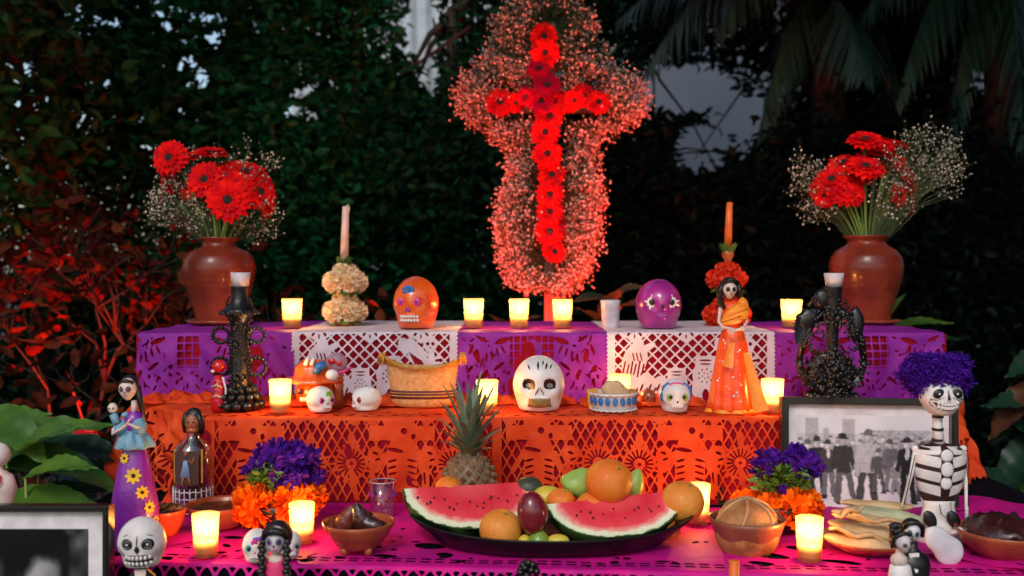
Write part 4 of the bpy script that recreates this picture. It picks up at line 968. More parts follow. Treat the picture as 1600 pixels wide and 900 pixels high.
def rosestick(px,D,base_py,balls,me,taper,label,tapmat,tlabel,tilt,smoke=False):
    x=X(px,D); t=thing('rose_candlestick',label,'candlestick',(x,D,z3)); k=D/FPX
    hz=lambda py:(base_py-py)*k
    m=MB(); m.lathe([(.001,0),(.024,0),(.026,.006),(.012,.014),(.009,.03),(.009,hz(taper[1]+22)),(.015,hz(taper[1]+14)),(.011,hz(taper[1]+2)),(.0095,hz(taper[1]+2))],n=20); m.obj('stem',m_clay,t)
    for (py,Rp,n,rp) in balls: 
        roses(t,(0,0),Rp*k,n,rp*k,me,hz(py)); 
        roses(t,(0,0),Rp*k*.45,max(3,n-2),rp*k*.9,me,hz(py-14))
        for j in range(9):
            a=j*.7; m=MB(); m.blade((math.cos(a)*.012,math.sin(a)*.012,hz(py+12)),(math.cos(a),math.sin(a),-.25),(0,0,1),.038,.011,-.4,4); m.obj('leaf',m_bigl,t)
    for j in range(6):
        a=j*1.05; m=MB(); m.blade((math.cos(a)*.006,math.sin(a)*.006,hz(taper[1]+18)),(math.cos(a)*.35,math.sin(a)*.35,1),(math.cos(a),math.sin(a),0),.042,.010,.3,4); m.obj('leaf',m_bigl,t)
    c=thing('taper_candle',tlabel,'candle',(x,D,z3+hz(taper[1]))); L=(taper[1]-taper[0])*k; r=taper[2]*k
    m=MB(); m.tube([(0,0,-.004),(tilt*.5,0,L*.5),(tilt,0,L)],[r,r*.93,r*.8],14); m.obj('wax',tapmat,c)
    m=MB()
    if smoke: m.tube([(tilt,0,L),(tilt+.006,0,L+.004),(tilt+.009,0,L-.004),(tilt+.007,0,L-.016)],.0011,6)
    else: m.tube([(tilt,0,L),(tilt+.002,0,L+.010)],.0009,6)
    m.obj('wick',m_wax if smoke else m_black,c)
    return t
rosestick(538,2.36,508,[(438,20,5,17),(484,20,5,17)],ME_RC,(322,405,6.5),'candlestick wrapped in two balls of cream roses and green leaves',m_taper_w,'tall pale pink taper with a curled wick on the cream rose candlestick',.004,True)
t=rosestick(1137,2.36,508,[(434,19,5,15),(490,24,6,17)],ME_RR,(316,384,6),'candlestick wrapped in two balls of orange red roses behind the figurine',m_taper_o,'tall orange taper on the red rose candlestick',.004)

# ---------------------------------------------------------------- skulls
def skull_fn(jaw=.66,brow=.0,eye=(.20,.02,.115),cheek=1.0,depth=.16):
    def fn(q):
        x,y,z=q.x,q.y,q.z
        # y<0 is the face; below the cheekbones the head narrows to a jaw and ends in a flat base
        Z_=z
        if z<0:
            r0=math.sqrt(max(1e-6,1-z*z))
            if z>-.8: k=((1-(1-jaw)*(-z/.8)**1.4)**1)/r0
            else: k=jaw/.6; Z_=-.8-.06*(-z-.8)/.2
        else: k=1
        X_,Y_=x*k,y*(k*.5+.5 if y>0 else k)
        if y<0:
            for s_ in(-1,1):
                g_=math.exp(-(((x-s_*eye[0]*2)/(eye[2]*2))**2+((z-eye[1]*2)/(eye[2]*2))**2)*1.1); Y_+=depth*g_
            Y_+=.10*math.exp(-((x/.13)**2+((z+.22)/.14)**2))
            Y_-=.05*math.exp(-((x/.42)**2+((z+.50)/.2)**2))
            X_*=1-.10*math.exp(-((z+.40)/.16)**2)*(1-y*y)
            Y_+=.10*math.exp(-(((abs(x)-.60)/.2)**2+((z+.42)/.2)**2))
        return (X_,Y_,Z_)
    return fn
def patch(t,name,fr,cu,cv,ru,rv,off,mt,an=0,n=20,rings=4,pw=2.0):
    """a painted or raised patch that follows the skull's surface"""
    m=MB(); vs=[]; e=.0004
    def P(u,v,o):
        p=fr(u,v); a=fr(u+.03,v)-fr(u-.03,v); b_=fr(u,v+.03)-fr(u,v-.03); nn_=b_.cross(a); nn_=nn_.normalized() if nn_.length>0 else Vector((0,-1,0))
        if nn_.y>0: nn_=-nn_
        return p+nn_*o
    vs.append(P(cu,cv,off+e)); c_,s_=math.cos(an),math.sin(an)
    for j in range(1,rings+1):
        k=j/rings
        for i in range(n):
            a=2*PI*i/n; ca,sa=math.cos(a),math.sin(a); g=(abs(ca)**pw+abs(sa)**pw)**(-1/pw); x=k*ru*ca*g; y=k*rv*sa*g
            vs.append(P(cu+x*c_-y*s_,cv+x*s_+y*c_,off*(1-k**3)+(e if j<rings else -.0006)))
    fs=[(0,1+(i+1)%n,1+i) for i in range(n)]
    for j in range(rings-1):
        for i in range(n): q=1+j*n+i; w=1+j*n+(i+1)%n; fs.append((q,w,w+n,q+n))
    m.add(vs,fs); return m.obj(name,mt,t)
def disc(c,rx,rz,th,n=18,rot=None):
    m=MB(); m.ell(c,(rx,th,rz),n,7,rot=rot); return m
def skull(name,label,loc,w,h,d,mt,rz=0,eyes=None,nose=None,teeth=None,jaw=.66,group=None,cat='skull',scale_eye=.115,depth=.16):
    """a rounded skull: w,h,d full sizes; features are parts lying in their hollows"""
    t=thing(name,label,cat,loc,rz,group); m=MB()
    H=h/1.86; fn=skull_fn(jaw,eye=(.20,.02,scale_eye),depth=depth)
    zc=h-H
    m.ell((0,0,zc),(w/2,d/2,H),44,30,fn=fn); m.obj('cranium',mt,t)
    def front(u,v):  # u across (-1..1), v height (-1..1) on the front of the skull
        yy=-math.sqrt(max(.02,1-u*u-v*v)); q=fn(Vector((u,yy,v))); return Vector((q[0]*w/2,q[1]*d/2,zc+q[2]*H))
    return t,front,w,H
def eyepart(t,name,p,rx,rz,th,mt,rot=None): m=disc((0,0,0),rx,rz,th,rot=rot); return m.obj(name,mt,t,loc=p)
def teeth_row(t,front,us,v,sx,sz,mt,th=.004,name='tooth'):
    m=MB(); m.ell((0,0,0),(sx,th,sz),8,6); me=m.mesh(name,mt)
    for u in us: link(name,me,t,front(u,v)+Vector((0,-.0006,0)))
def onstep(px,D,z): return (X(px,D),D,z)
# orange skull
D=2.24; w=S(71,D); h=S(82,D)
t,fr,w_,H=skull('painted_skull','glossy orange skull with pink eyes and a blue forehead flower',onstep(650,D,z3),w,h,w*1.15,m_orange_cer,rz=R(-8),jaw=.74)
for s_ in(-1,1):
    p=fr(s_*.36-.10,.12); eyepart(t,'eye',p+Vector((0,-.001,0)),.0095,.0095,.0035,m_pink); eyepart(t,'pupil',p+Vector((0,-.0045,0)),.0035,.0035,.002,m_violet)
m=MB()
for k in range(7): a=2*PI*k/7; m.ell((.0085*math.cos(a),0,.0065*math.sin(a)),(.006,.0022,.005),8,6)
m.ell((0,-.001,0),(.005,.003,.004),8,6); m.obj('forehead_flower',m_blue,t,loc=fr(-.10,.52)+Vector((0,-.001,0)))
m=MB(); m.ell((-.0025,0,0),(.002,.002,.006),8,6,rot=Matrix.Rotation(.35,3,'Y')); m.ell((.0025,0,0),(.002,.002,.006),8,6,rot=Matrix.Rotation(-.35,3,'Y')); m.obj('nose',m_violet,t,loc=fr(-.12,-.16))
for v in(-.40,-.53): teeth_row(t,fr,[-.48+.13*k for k in range(7)],v,.0034,.0036,m_white,.002)
# purple skull
D=2.24; w=S(72,D); h=S(78,D)
t,fr,w_,H=skull('painted_skull','glossy magenta purple skull with white flame shaped eye patches',onstep(1029,D,z3),w,h,w*1.2,m_purple_cer,jaw=.74)
for s_ in(-1,1):
    p=fr(s_*.42,.15); m=MB()
    for k in range(9): a=2*PI*k/9+.2; L=.010 if k%2 else .0135; m.blade((0,0,0),(math.cos(a),-.05,math.sin(a)),(0,-1,0),L*1.35,.0052,0,3,shape=lambda s:(1-s)**.6)
    m.ell((0,0,0),(.011,.002,.011),14,6); m.obj('eye_patch',m_white,t,loc=p+Vector((0,-.0015,0))); eyepart(t,'eye_socket',p+Vector((0,-.0035,0)),.0068,.0068,.003,m_black)
m=MB(); m.ell((0,0,0),(.004,.002,.0055),10,6); m.obj('nose',m_black,t,loc=fr(0,.0)+Vector((0,-.001,0)))
m=MB(); m.tube([fr(u,-.42+.04*math.cos(u*3)) for u in(-.5,-.25,0,.25,.5)],.0008,6); m.tube([fr(0,-.15),fr(0,-.4),fr(0,-.6)],.0007,6); m.obj('mouth_line',m_violet,t)
# large white skull
D=1.95; w=S(81,D); h=S(86,D)
t,fr,w_,H=skull('painted_skull','large white skull with grey sockets, black streaks and ochre teeth',onstep(842,D,z2),w,h,w*1.1,m_white,jaw=.76,scale_eye=.12,depth=.3)
for s_ in(-1,1):
    patch(t,'eye_socket',fr,s_*.40,.10,.27,.215,.0010,m_black); patch(t,'eye',fr,s_*.39,.055,.165,.115,.0028,m_grey)
    m=MB(); m.tube([fr(0,.02)+Vector((s_*.001,-.001,0)),fr(s_*.06,-.05)+Vector((0,-.0012,0)),fr(s_*.13,-.16)+Vector((0,-.001,0)),fr(s_*.17,-.24)+Vector((0,-.001,0))],[.0005,.0009,.0009,.0005],6); m.obj('nose_line',m_black,t)
for cu,cv,rv_,an in((-.40,.66,.11,.45),(-.05,.72,.17,.0),(.14,.80,.08,-.2),(.27,.70,.13,-.35),(.44,.68,.09,-.55)):
    patch(t,'forehead_streak',fr,cu,cv,.042+.014*(rv_>.12),rv_*1.25,.0004,m_black,an=an,n=12,rings=2,pw=1.2)
patch(t,'lips',fr,0,-.50,.58,.26,.0016,m_white,pw=2.6); patch(t,'mouth_plate',fr,0,-.50,.50,.19,.0030,m_goldteeth,pw=3)
for r_ in(0,1):
    for k in range(9): patch(t,'tooth',fr,-.40+.80*k/8,-.415-.165*r_,.044,.072,.0008,m_goldteeth,n=8,rings=2,pw=4).location=(0,-.0026,0)
# small sugar skulls
def sugar(px,D,z,wpx,hpx,label,rz,mt,eyec,fl=None,extra=None,group='small sugar skulls'):
    w=S(wpx,D); h=S(hpx,D); t,fr,_,H=skull('sugar_skull',label,onstep(px,D,z),w,h,w*1.2,mt,rz=R(rz),jaw=.72,group=group)
    for s_ in(-1,1):
        p=fr(s_*.40,.06); eyepart(t,'eye_ring',p+Vector((0,-.0008,0)),w*.13,w*.13,.002,eyec); eyepart(t,'eye',p+Vector((0,-.0022,0)),w*.07,w*.07,.0016,m_black)
    m=MB(); m.ell((0,0,0),(w*.035,.0012,w*.05),8,6); m.obj('nose',m_black if fl is None else fl,t,loc=fr(0,-.18)+Vector((0,-.0005,0)))
    for v in(-.45,): teeth_row(t,fr,[-.3+.15*k for k in range(5)],v,w*.035,w*.045,m_white,.0015)
    if extra: extra(t,fr,w)
    return t
def ex_flower(mt):
    def f(t,fr,w):
        m=MB()
        for k in range(5): a=2*PI*k/5; m.ell((w*.09*math.cos(a),0,w*.07*math.sin(a)),(w*.07,.0014,w*.06),8,5)
        m.obj('forehead_flower',mt,t,loc=fr(.1,.5)+Vector((0,-.001,0)))
    return f
sugar(500,1.93,z2,42,40,'small white skull with pink painted eyes facing right on the orange tissue',42,m_sugar,m_pink,m_pink,ex_flower(m_green))
sugar(572,1.95,z2,42,37,'small cream skull with a red eye turned left beside the straw hat',-48,m_sugar,m_red,m_red)
def ex_hair(t,fr,w):
    for s_ in(-1,1):
        m=MB(); m.tube([fr(s_*.45,.80),fr(s_*.80,.50),fr(s_*.90,.12),fr(s_*.86,-.2)],[w*.05,w*.07,w*.07,w*.04],8); m.obj('hair_side',m_blue,t)
    m=MB(); m.tube([fr(-.45,.72),fr(-.15,.80),fr(.15,.80),fr(.45,.72)],w*.035,8); m.obj('hair_band',m_pink,t)
sugar(1055,1.93,z2,50,52,'small white skull with blue hair, pink band and green ringed eyes',0,m_white,m_green,None,ex_hair)
sugar(1013,2.02,z2,24,26,'tiny brown clay ball left of the blue haired skull',10,m_clay,m_clay)

# ---------------------------------------------------------------- painted clay toy, straw hat and basket on the middle step
D=1.99; t=thing('clay_toy','painted clay skull in an orange ridged hat with a reclining blue and white rider','clay toy',onstep(492,D,z2)); k=D/FPX
m=MB(); m.ell((0,0,.030),(.040,.034,.030),24,14); m.obj('skull_base',m_orange_cer,t)
for s_ in(-1,1): eyepart(t,'eye',Vector((-.010+s_*.014,-.033,.036)),.0055,.0065,.002,m_black)
m=MB(); m.box((-.010,-.0325,.020),(.014,.0015,.004)); m.obj('teeth',m_white,t)
m=MB(); m.lathe([(.058,0),(.060,.004),(.045,.010),(.038,.012),(.036,.03),(.022,.043),(.001,.046)],c=(-.004,0,.052),n=40,fn=lambda a,z:1+.05*math.cos(a*10)); m.obj('hat',m_orange_cer,t)
m=MB(); m.tube([(.004,-.03,.072),(.014,-.034,.084),(.026,-.03,.092)],[.008,.010,.007],10); m.obj('rider_body',m_blue,t)
m=MB(); m.ell((.040,-.034,.068),(.013,.012,.012),14,9); m.obj('rider_head',m_white,t)
m=MB(); m.tube([(-.012,-.036,.088),(-.006,-.036,.105)],[.005,.003],8); m.tube([(.0,-.036,.088),(.005,-.036,.103)],[.005,.003],8); m.obj('rider_feet',m_white,t)
m=MB(); m.ell((.042,.004,.088),(.022,.018,.022),18,12); m.obj('upper_face',mat('mauve_clay',(.35,.2,.3),.5),t)
m=MB(); m.ell((.036,-.015,.094),(.008,.003,.006),10,7); m.ell((.050,-.014,.090),(.006,.003,.005),10,7); m.obj('face_paint',m_red,t)
m=MB(); m.tube([(.05,-.03,.070),(.064,-.030,.076),(.078,-.028,.083)],[.004,.003,.002],8); m.obj('arm',m_pink,t)
m=MB(); m.tube([(.045,0,.0),(.046,0,.07)],[.012,.010],10); m.obj('post',m_clay,t)
# straw hat: crown down, brim rolled up at two ends
D=2.0; t=thing('straw_hat','straw hat lying crown down with a dark red band and upturned brim ends','hat',onstep(660,D,z2)); k=D/FPX
m=MB(); n=64; prof=[(.001,.0),(.045,.0),(.057,.004),(.062,.012),(.064,.030),(.067,.050),(.070,.070),(.071,.082)]
m.lathe(prof,n=n,sx=1,sy=.42,close=True); m.obj('crown',m_straw,t)
m=MB(); vs=[];fs=[]
for j in range(7):
    for i in range(n):
        a=2*PI*i/n; e=abs(math.cos(a))**3; u=j/6; rr=.071+.010*u+.006*e*u; z=.082+u*(.004+.022*e)-(.006*(1-e))*u
        vs.append((rr*math.cos(a),rr*math.sin(a)*.42*(1+.25*u*(1-e)),z+.0012*math.sin(i*3.3)*u))
for j in range(6):
    for i in range(n): a_=j*n+i; b_=j*n+(i+1)%n; fs.append((a_,b_,b_+n,a_+n))
m.add(vs,fs); m.obj('brim',m_ochre,t)
m=MB(); m.lathe([(.0635,.018),(.0655,.019),(.067,.034),(.0645,.035)],n=n,sx=1,sy=.42,close=True); m.obj('hat_band',mat('wine_ribbon',(.10,.012,.012),.7,bump=.4),t)
for zz_ in(.024,.030): m=MB(); m.lathe([(.0662,zz_-.001),(.0672,zz_),(.0664,zz_+.001)],n=n,sx=1,sy=.42,close=True); m.obj('band_cord',m_ochre,t)
for s_ in(-1,1):
    m=MB()
    for q in range(60):
        a=random.uniform(-.5,.5); p=Vector((s_*.086*math.cos(a),.05*math.sin(a),.108)); m.tube([p,p+Vector((s_*random.uniform(-.004,.006),0,-random.uniform(.008,.026)))],.0008,4)
    m.obj('fringe',m_ochre,t)
# bread basket
D=1.95; t=thing('bread_basket','white woven basket with blue diamonds at the right of the large skull','basket',onstep(958,D,z2)); k=D/FPX
m=MB(); m.lathe([(.001,.0),(.040,.0),(.043,.004),(.047,.034),(.049,.036),(.0475,.037),(.045,.034),(.041,.006),(.001,.005)],n=48); m.obj('basket_wall',m_basketw,t)
for kk in range(20):
    a=2*PI*kk/20; m=MB(); c_=Vector((.0465*math.cos(a),.0465*math.sin(a),.022)); rot=Matrix.Rotation(a,3,'Z'); m.ell((0,0,0),(.0022,.0062,.0085),6,4,rot=rot); m.obj('blue_diamond',m_blue,t,loc=c_,smooth=False)
for zz_ in(.004,.034):
    m=MB(); pts=[((.0455+.06*zz_)*math.cos(a),(.0455+.06*zz_)*math.sin(a),zz_+.0012*math.sin(a*24)) for a in [2*PI*i/96 for i in range(97)]]; m.tube(pts,.0022,6); m.obj('rim_braid',m_basketw,t)
tb=thing('bread_piece','slab of crusty pale bread in the basket','bread',onstep(962,D,z2+.02)); m=MB(); m.ell((0,0,.016),(.028,.018,.022),16,10,rot=Matrix.Rotation(.35,3,'Y'),fn=lambda q:(q.x+.08*math.sin(q.z*6),q.y,q.z+.08*math.cos(q.x*7))); m.obj('loaf',m_loaf,tb)
m=MB(); m.box((0,0,.013),(.0105,.008,.018),rot=Matrix.Rotation(-.12,3,'Y')); o=m.obj('cheese_wedge',mat('ochre_sweet',(.75,.33,.05),.5,bump=.3),None,False,loc=onstep(927,D-.005,z2+.012)); tag(o,'orange sweet block standing at the left end of the basket','sweet')
m=MB(); m.ell((0,0,.006),(.018,.012,.010),12,8,fn=lambda q:(q.x,q.y,q.z+.1*math.sin(q.x*5))); o=m.obj('brown_sweet',m_bread,None,loc=onstep(985,D,z2+.026)); tag(o,'small brown sweet at the right end of the basket','sweet')

# ---------------------------------------------------------------- ornate black clay candlesticks
def beads(t,name,pts,r,mt=None):
    m=MB(); m.ell((0,0,0),r,9,6); me=m.mesh(name,mt or m_blackclay)
    for p in pts: link(name,me,t,p,sc=random.uniform(.85,1.15))
def rosette(t,p,R0,dark=True):
    m=MB(); m.ell((0,0,0),(R0*.35,R0*.25,R0*.35),10,7)
    for k in range(10): a=2*PI*k/10; m.ell((R0*.68*math.cos(a),0,R0*.68*math.sin(a)),(R0*.3,R0*.14,R0*.16),8,5,rot=Matrix.Rotation(-a,3,'Y'))
    m.obj('rosette',m_blackclay,t,loc=p)
def cup_on(px,D,z,label,k):
    t=thing('unlit_candle',label,'candle',(X(px,D),D,z)); m=MB(); m.lathe([(.001,0),(12*k,0),(15.5*k,21*k),(14.5*k,21.5*k),(13*k,18*k),(.001,17.5*k)],n=24); m.obj('wax',mat('white_cup',(.72,.62,.66),.5),t)
D=1.96; k=D/FPX; t=thing('black_candlestick','tall black clay candlestick with looped arms at the left of the middle step','candlestick',onstep(374,D,z2)); hz=lambda py:(648-py)*k
m=MB(); m.lathe([(.001,0),(.034,0),(.036,.01),(.022,.03),(.019,hz(600)),(.020,hz(560)),(.017,hz(535)),(.018,hz(512)),(.024,hz(503)),(.037,hz(496)),(.030,hz(490)),(.019,hz(482)),(.015,hz(474)),(.0165,hz(457)),(.017,hz(455))],n=24,fn=lambda a,z:1+.05*math.sin(a*9)*math.sin(z*130)); m.obj('column',m_blackclay,t)
for j,(zz_,R0,n) in enumerate([(.010,.040,13),(.026,.034,12),(.04,.026,10)]):
    m=MB(); m.ell((0,0,0),(.0095,.008,.0085),9,6,fn=lambda q:(q.x+.15*math.sin(q.z*5),q.y,q.z)); me=m.mesh('pebble',m_blackclay)
    for i in range(n): a=2*PI*i/n+j*.3; link('pebble',me,t,(R0*math.cos(a),R0*math.sin(a),zz_),rot=(a,j,a*2),sc=random.uniform(.8,1.2))
P=[]
for py in range(506,612,8):
    for i in range(7): a=random.uniform(0,2*PI); R_=.020+.004*random.random(); P.append((R_*math.cos(a),R_*math.sin(a),hz(py+random.uniform(-4,4))))
beads(t,'bead',P,.0031)
beads(t,'bead',[(.036*math.cos(a),.036*math.sin(a),hz(496)) for a in[2*PI*i/16 for i in range(16)]],.0042)
for s_ in(-1,1):
    for c_,rx,rz_ in((531,.030,.014),(580,.032,.017)):
        m=MB(); m.tube([(s_*(.020+rx*.5-rx*.5*math.cos(a)*1.0),-.006,hz(c_)+rz_*math.sin(a)) for a in[2*PI*i/24 for i in range(25)]],.0032,7); m.obj('arm_loop',m_blackclay,t)
        beads(t,'bead',[(s_*(.020+rx*.5-rx*.56*math.cos(a)),-.009,hz(c_)+rz_*1.12*math.sin(a)) for a in[2*PI*i/14 for i in range(14)]],.0034)
    m=MB(); m.tube([(s_*.017,0,hz(470)),(s_*.024,-.004,hz(478)),(s_*.023,-.004,hz(492))],[.0015,.003,.0015],7); m.obj('side_leaf',m_blackclay,t)
for py in(618,598,545): rosette(t,(0,-.030,hz(py)),.016)
cup_on(376,D,z2+hz(455),'white unlit candle cup on top of the left black candlestick',k)
D=1.98; k=D/FPX; t=thing('black_candlestick','black clay candlestick shaped as a beaded wreath with wings, behind the framed photograph','candlestick',onstep(1301,D,z2)); hz=lambda py:(640-py)*k; hx=lambda px:(px-1301)*k
m=MB(); m.lathe([(.001,0),(.052,0),(.055,.008),(.044,.016),(.018,.026),(.014,hz(590)),(.012,hz(560)),(.012,hz(520)),(.016,hz(500)),(.017,hz(470)),(.019,hz(452)),(.0195,hz(450))],n=24); m.obj('column',m_blackclay,t)
for j,(zz_,R0,n) in enumerate([(.012,.054,18),(.024,.046,16)]):
    m=MB(); m.ell((0,0,0),(.0095,.008,.0075),9,6); me=m.mesh('pebble',m_blackclay)
    for i in range(n): a=2*PI*i/n+j*.3; link('pebble',me,t,(R0*math.cos(a),R0*math.sin(a),zz_),rot=(a,j,a*2),sc=random.uniform(.8,1.2))
m=MB(); pts=[(hx(1250+3*math.sin(i)) if False else hx(1300)+.064*math.cos(a),0,hz(565)+.066*math.sin(a)) for i,a in enumerate([PI+PI*q/24 for q in range(25)])]
m.tube(pts,.007,9); m.tube([(pts[0][0],0,pts[0][2]),(hx(1255),0,hz(535)),(hx(1275),0,hz(500)),(hx(1300),0,hz(480))],[.007,.007,.006,.006],9); m.tube([(pts[-1][0],0,pts[-1][2]),(hx(1347),0,hz(535)),(hx(1330),0,hz(500)),(hx(1300),0,hz(480))],[.007,.008,.009,.008],9); m.obj('wreath',m_blackclay,t)
P=[(hx(1300)+(.064+.010*math.cos(q*2.4))*math.cos(a),-.009,hz(565)+(.066+.010*math.cos(q*2.4))*math.sin(a)) for q,a in enumerate([PI+PI*q/38 for q in range(39)])]
P+=[(hx(1250+random.uniform(0,26)+q*1.2),-.011,hz(548-q*2.3+random.uniform(-4,4))) for q in range(34)]+[(hx(1352-random.uniform(0,22)-q*1.0),-.012,hz(548-q*2.3+random.uniform(-4,4))) for q in range(32)]
P+=[(hx(1258+14*math.sin(q)+q*2.2),-.010,hz(560-q*6)) for q in range(14)]+[(hx(1346-q*2.4+6*math.sin(q*2)),-.012,hz(560-q*7)) for q in range(12)]
P+=[(hx(1300+10*math.cos(q*1.3)),-.018,hz(610-q*7)) for q in range(22)]+[(hx(1300+38*math.cos(q*2.4)*math.sqrt(q/60)),-.018,hz(580-36*math.sin(q*2.4)*math.sqrt(q/60))) for q in range(60)]
beads(t,'bead',P,.0038)
for i in range(11):
    a=i/10; m=MB(); p=Vector((hx(1262-8*a),-.006,hz(505+20*a))); m.blade(p,(-1,-.1,.35-1.5*a),(0,-1,.2),.034-.008*a,.0045,.4,4); m.obj('wing_feather',m_blackclay,t)
m=MB(); m.ell((hx(1338),0,hz(510)),(.016,.012,.038),14,10,fn=lambda q:(q.x+.1*math.sin(q.z*6),q.y,q.z)); m.obj('wing_body',m_blackclay,t)
m=MB(); m.ell((hx(1300),.004,hz(585)),(.050,.014,.044),26,16,fn=lambda q:(q.x+.06*math.sin(q.z*13),q.y+.2*math.sin(q.x*11)*math.cos(q.z*9),q.z)); m.obj('lower_body',m_blackclay,t)
m=MB(); m.ell((hx(1262),.0,hz(500)),(.026,.012,.020),20,12,rot=Matrix.Rotation(-.6,3,'Y'),fn=lambda q:(q.x,q.y+.2*math.sin(q.x*12),q.z+.1*math.sin(q.x*9))); m.ell((hx(1285),.0,hz(470)),(.018,.011,.022),16,10); m.obj('bird_body',m_blackclay,t)
for i in range(46):
    a=random.uniform(0,6.3); q=math.sqrt(random.random()); p=Vector((hx(1300)+.052*q*math.cos(a),-.014,hz(580)+.045*q*math.sin(a))); m=MB(); d_=Vector((math.cos(a*3),-.3,math.sin(a*3))); m.blade(p,d_,(0,-1,0),.016,.004,.5,3); m.obj('clay_leaf',m_blackclay,t)
for px,py,r_ in((1305,499,.019),(1302,578,.021),(1301,618,.016),(1270,470,.010)): rosette(t,(hx(px),-.020,hz(py)),r_)
m=MB(); m.tube([(hx(1262),-.004,hz(480)),(hx(1272),-.006,hz(465)),(hx(1290),-.010,hz(485))],[.004,.006,.003],7); m.obj('bird_head',m_blackclay,t)
cup_on(1303,D,z2+hz(450),'white unlit candle cup on top of the right black candlestick',k)
# red devil-like figure left of the left candlestick
D=1.94; k=D/FPX; t=thing('small_figurine','small red and white striped figurine with a glossy red ball head','figurine',onstep(341,D,z2)); hz=lambda py:(650-py)*k
m=MB(); m.lathe([(.001,0),(.014,0),(.016,.02),(.012,.05),(.008,hz(594))],n=16); m.obj('body',m_red,t)
m=MB(); m.ell((0,0,hz(580)),(.0135,.0125,.0135),16,10); m.obj('head',m_red,t)
m=MB(); m.ell((-.009,-.010,hz(587)),(.004,.003,.003),8,6); m.obj('beak',m_white,t)
for j in range(5): m=MB(); m.tube([(-.012+.001*j,-.012,hz(603)-.010*j),(0,-.016,hz(600)-.010*j),(.010,-.013,hz(604)-.010*j)],.0012,6); m.obj('rib_stripe',m_white if j%2 else m_pink,t)
m=MB(); m.tube([(.010,-.008,hz(596)),(.016,-.008,hz(615)),(.015,-.008,hz(640))],.0022,6); m.obj('arm',m_white,t)
# ---------------------------------------------------------------- fruit tray
DT=1.60
tr=thing('fruit_tray','long black boat shaped tray heaped with fruit and watermelon slices','tray',(X(862,DT),DT,z1)); m=MB()
pr=[(.001,.002),(.165,.0),(.182,.003),(.200,.012),(.216,.022),(.226,.029),(.229,.032),(.226,.033),(.205,.026),(.18,.016),(.145,.009),(.001,.008)]
m.lathe(pr,n=64,sy=.5,fn=None); 
m.v=[(x,y,z+.014*(abs(x)/.226)**3*(1 if z>.01 else z/.01)) for x,y,z in m.v]; m.obj('dish',m_tray,tr)
FR='citrus fruit in the tray'
def fruit(px,py,D,rpx,mt,name,label,cat='fruit',sq=(1,1,.95),rot=None,stemp=True,fn=None,group=None,ang=(.3,-.5,1)):
    c=W(px,py,D); r=S(rpx,D); t=thing(name,label,cat,(c.x,c.y,c.z-r*sq[2]),0,group)
    m=MB(); m.ell((0,0,r*sq[2]),(r*sq[0],r*sq[1],r*sq[2]),32,20,rot=rot,fn=fn); m.obj('peel' if 'orange' in name or 'grape' in name else 'skin',mt,t)
    if stemp:
        d=Vector(ang).normalized(); q=Vector((0,0,r*sq[2]))+Vector((d.x*r*sq[0],d.y*r*sq[1],d.z*r*sq[2]))*1.0
        m=MB(); m.ell((0,0,0),(r*.09,r*.09,r*.035),7,5,rot=d.to_track_quat('Z','Y').to_matrix()); m.obj('stem_scar',m_stem,t,loc=q)
    return t
dim=lambda q:(q.x*(1-.0*q.z),q.y,q.z-.10*math.exp(-((q.x**2+q.y**2)/.03))*(1 if q.z>0 else 0))
fruit(782,827,1.53,33.5,m_grape,'grapefruit','yellow orange grapefruit at the front rim of the tray below the left watermelon slice',fn=dim)
fruit(951,752,1.62,37,m_orangefruit,'orange','big orange on top of the fruit heap',fn=dim,ang=(.4,-.75,.8))
fruit(1066,784,1.62,34.5,m_grape,'grapefruit','golden grapefruit at the right end of the tray, above the rim',fn=dim)
fruit(700,762,1.66,21,m_orangefruit,'tangerine','small tangerine behind the left end of the left watermelon slice',sq=(1,1,.85))
fruit(876,781,1.63,22,m_orangefruit,'tangerine','tangerine half hidden between the two watermelon slices',sq=(1,1,.8))
fruit(1046,828,1.60,17,m_orangefruit,'tangerine','tangerine under the right end of the right watermelon slice',stemp=False)
fruit(832,802,1.515,24,m_mango,'mango','dark red mango standing between the watermelon slices',sq=(1,.95,1.45),rot=Matrix.Rotation(-.12,3,'Y'),stemp=False)
fruit(842,843,1.51,17,m_lime,'lime','green lime with a pointed tip at the front of the tray',sq=(1,.9,.9),fn=lambda q:(q.x*(1-.25*max(0,q.z)),q.y*(1-.25*max(0,q.z)),q.z+.25*max(0,q.z-.7)),stemp=False)
fruit(820,846,1.515,11,m_lemon,'lemon','small yellow lemon tucked left of the lime',stemp=False)
fruit(872,846,1.51,14,m_lemon,'lemon','yellow green lemon right of the lime under the right slice',sq=(1.3,.9,.8),stemp=False)
fruit(856,775,1.66,20,m_lemon,'lemon','yellow lemon behind the dark red mango',sq=(1.2,1,.8),stemp=False)
fruit(905,753,1.67,24,m_guava,'chayote','pale green chayote left of the big orange',fn=lambda q:(q.x*(1-.25*q.z)+.12*math.sin(q.z*3)+.03*math.sin(q.z*9+q.x*6),q.y*(1-.3*q.z),q.z),sq=(1.05,.95,1.0),rot=Matrix.Rotation(.5,3,'Y'),stemp=False)
fruit(990,757,1.68,20,m_guava,'green_fruit','pale green fruit with a stem end right of the big orange',fn=lambda q:(q.x*(1-.35*q.z),q.y*(1-.3*q.z),q.z),sq=(.8,.9,1.3),rot=Matrix.Rotation(.35,3,'Y'),stemp=False)
fruit(826,762,1.68,22,mat('avocado_skin',(.05,.06,.03),.45,bump=.5),'avocado','dark avocado behind the tip of the left watermelon slice',sq=(1.05,.9,.8),stemp=False)
fruit(925,795,1.62,28,m_orangefruit,'tangerine','tangerine low in the heap behind the right watermelon slice',stemp=False)
fruit(800,800,1.66,26,m_grape,'grapefruit','grapefruit buried behind the left watermelon slice',stemp=False)
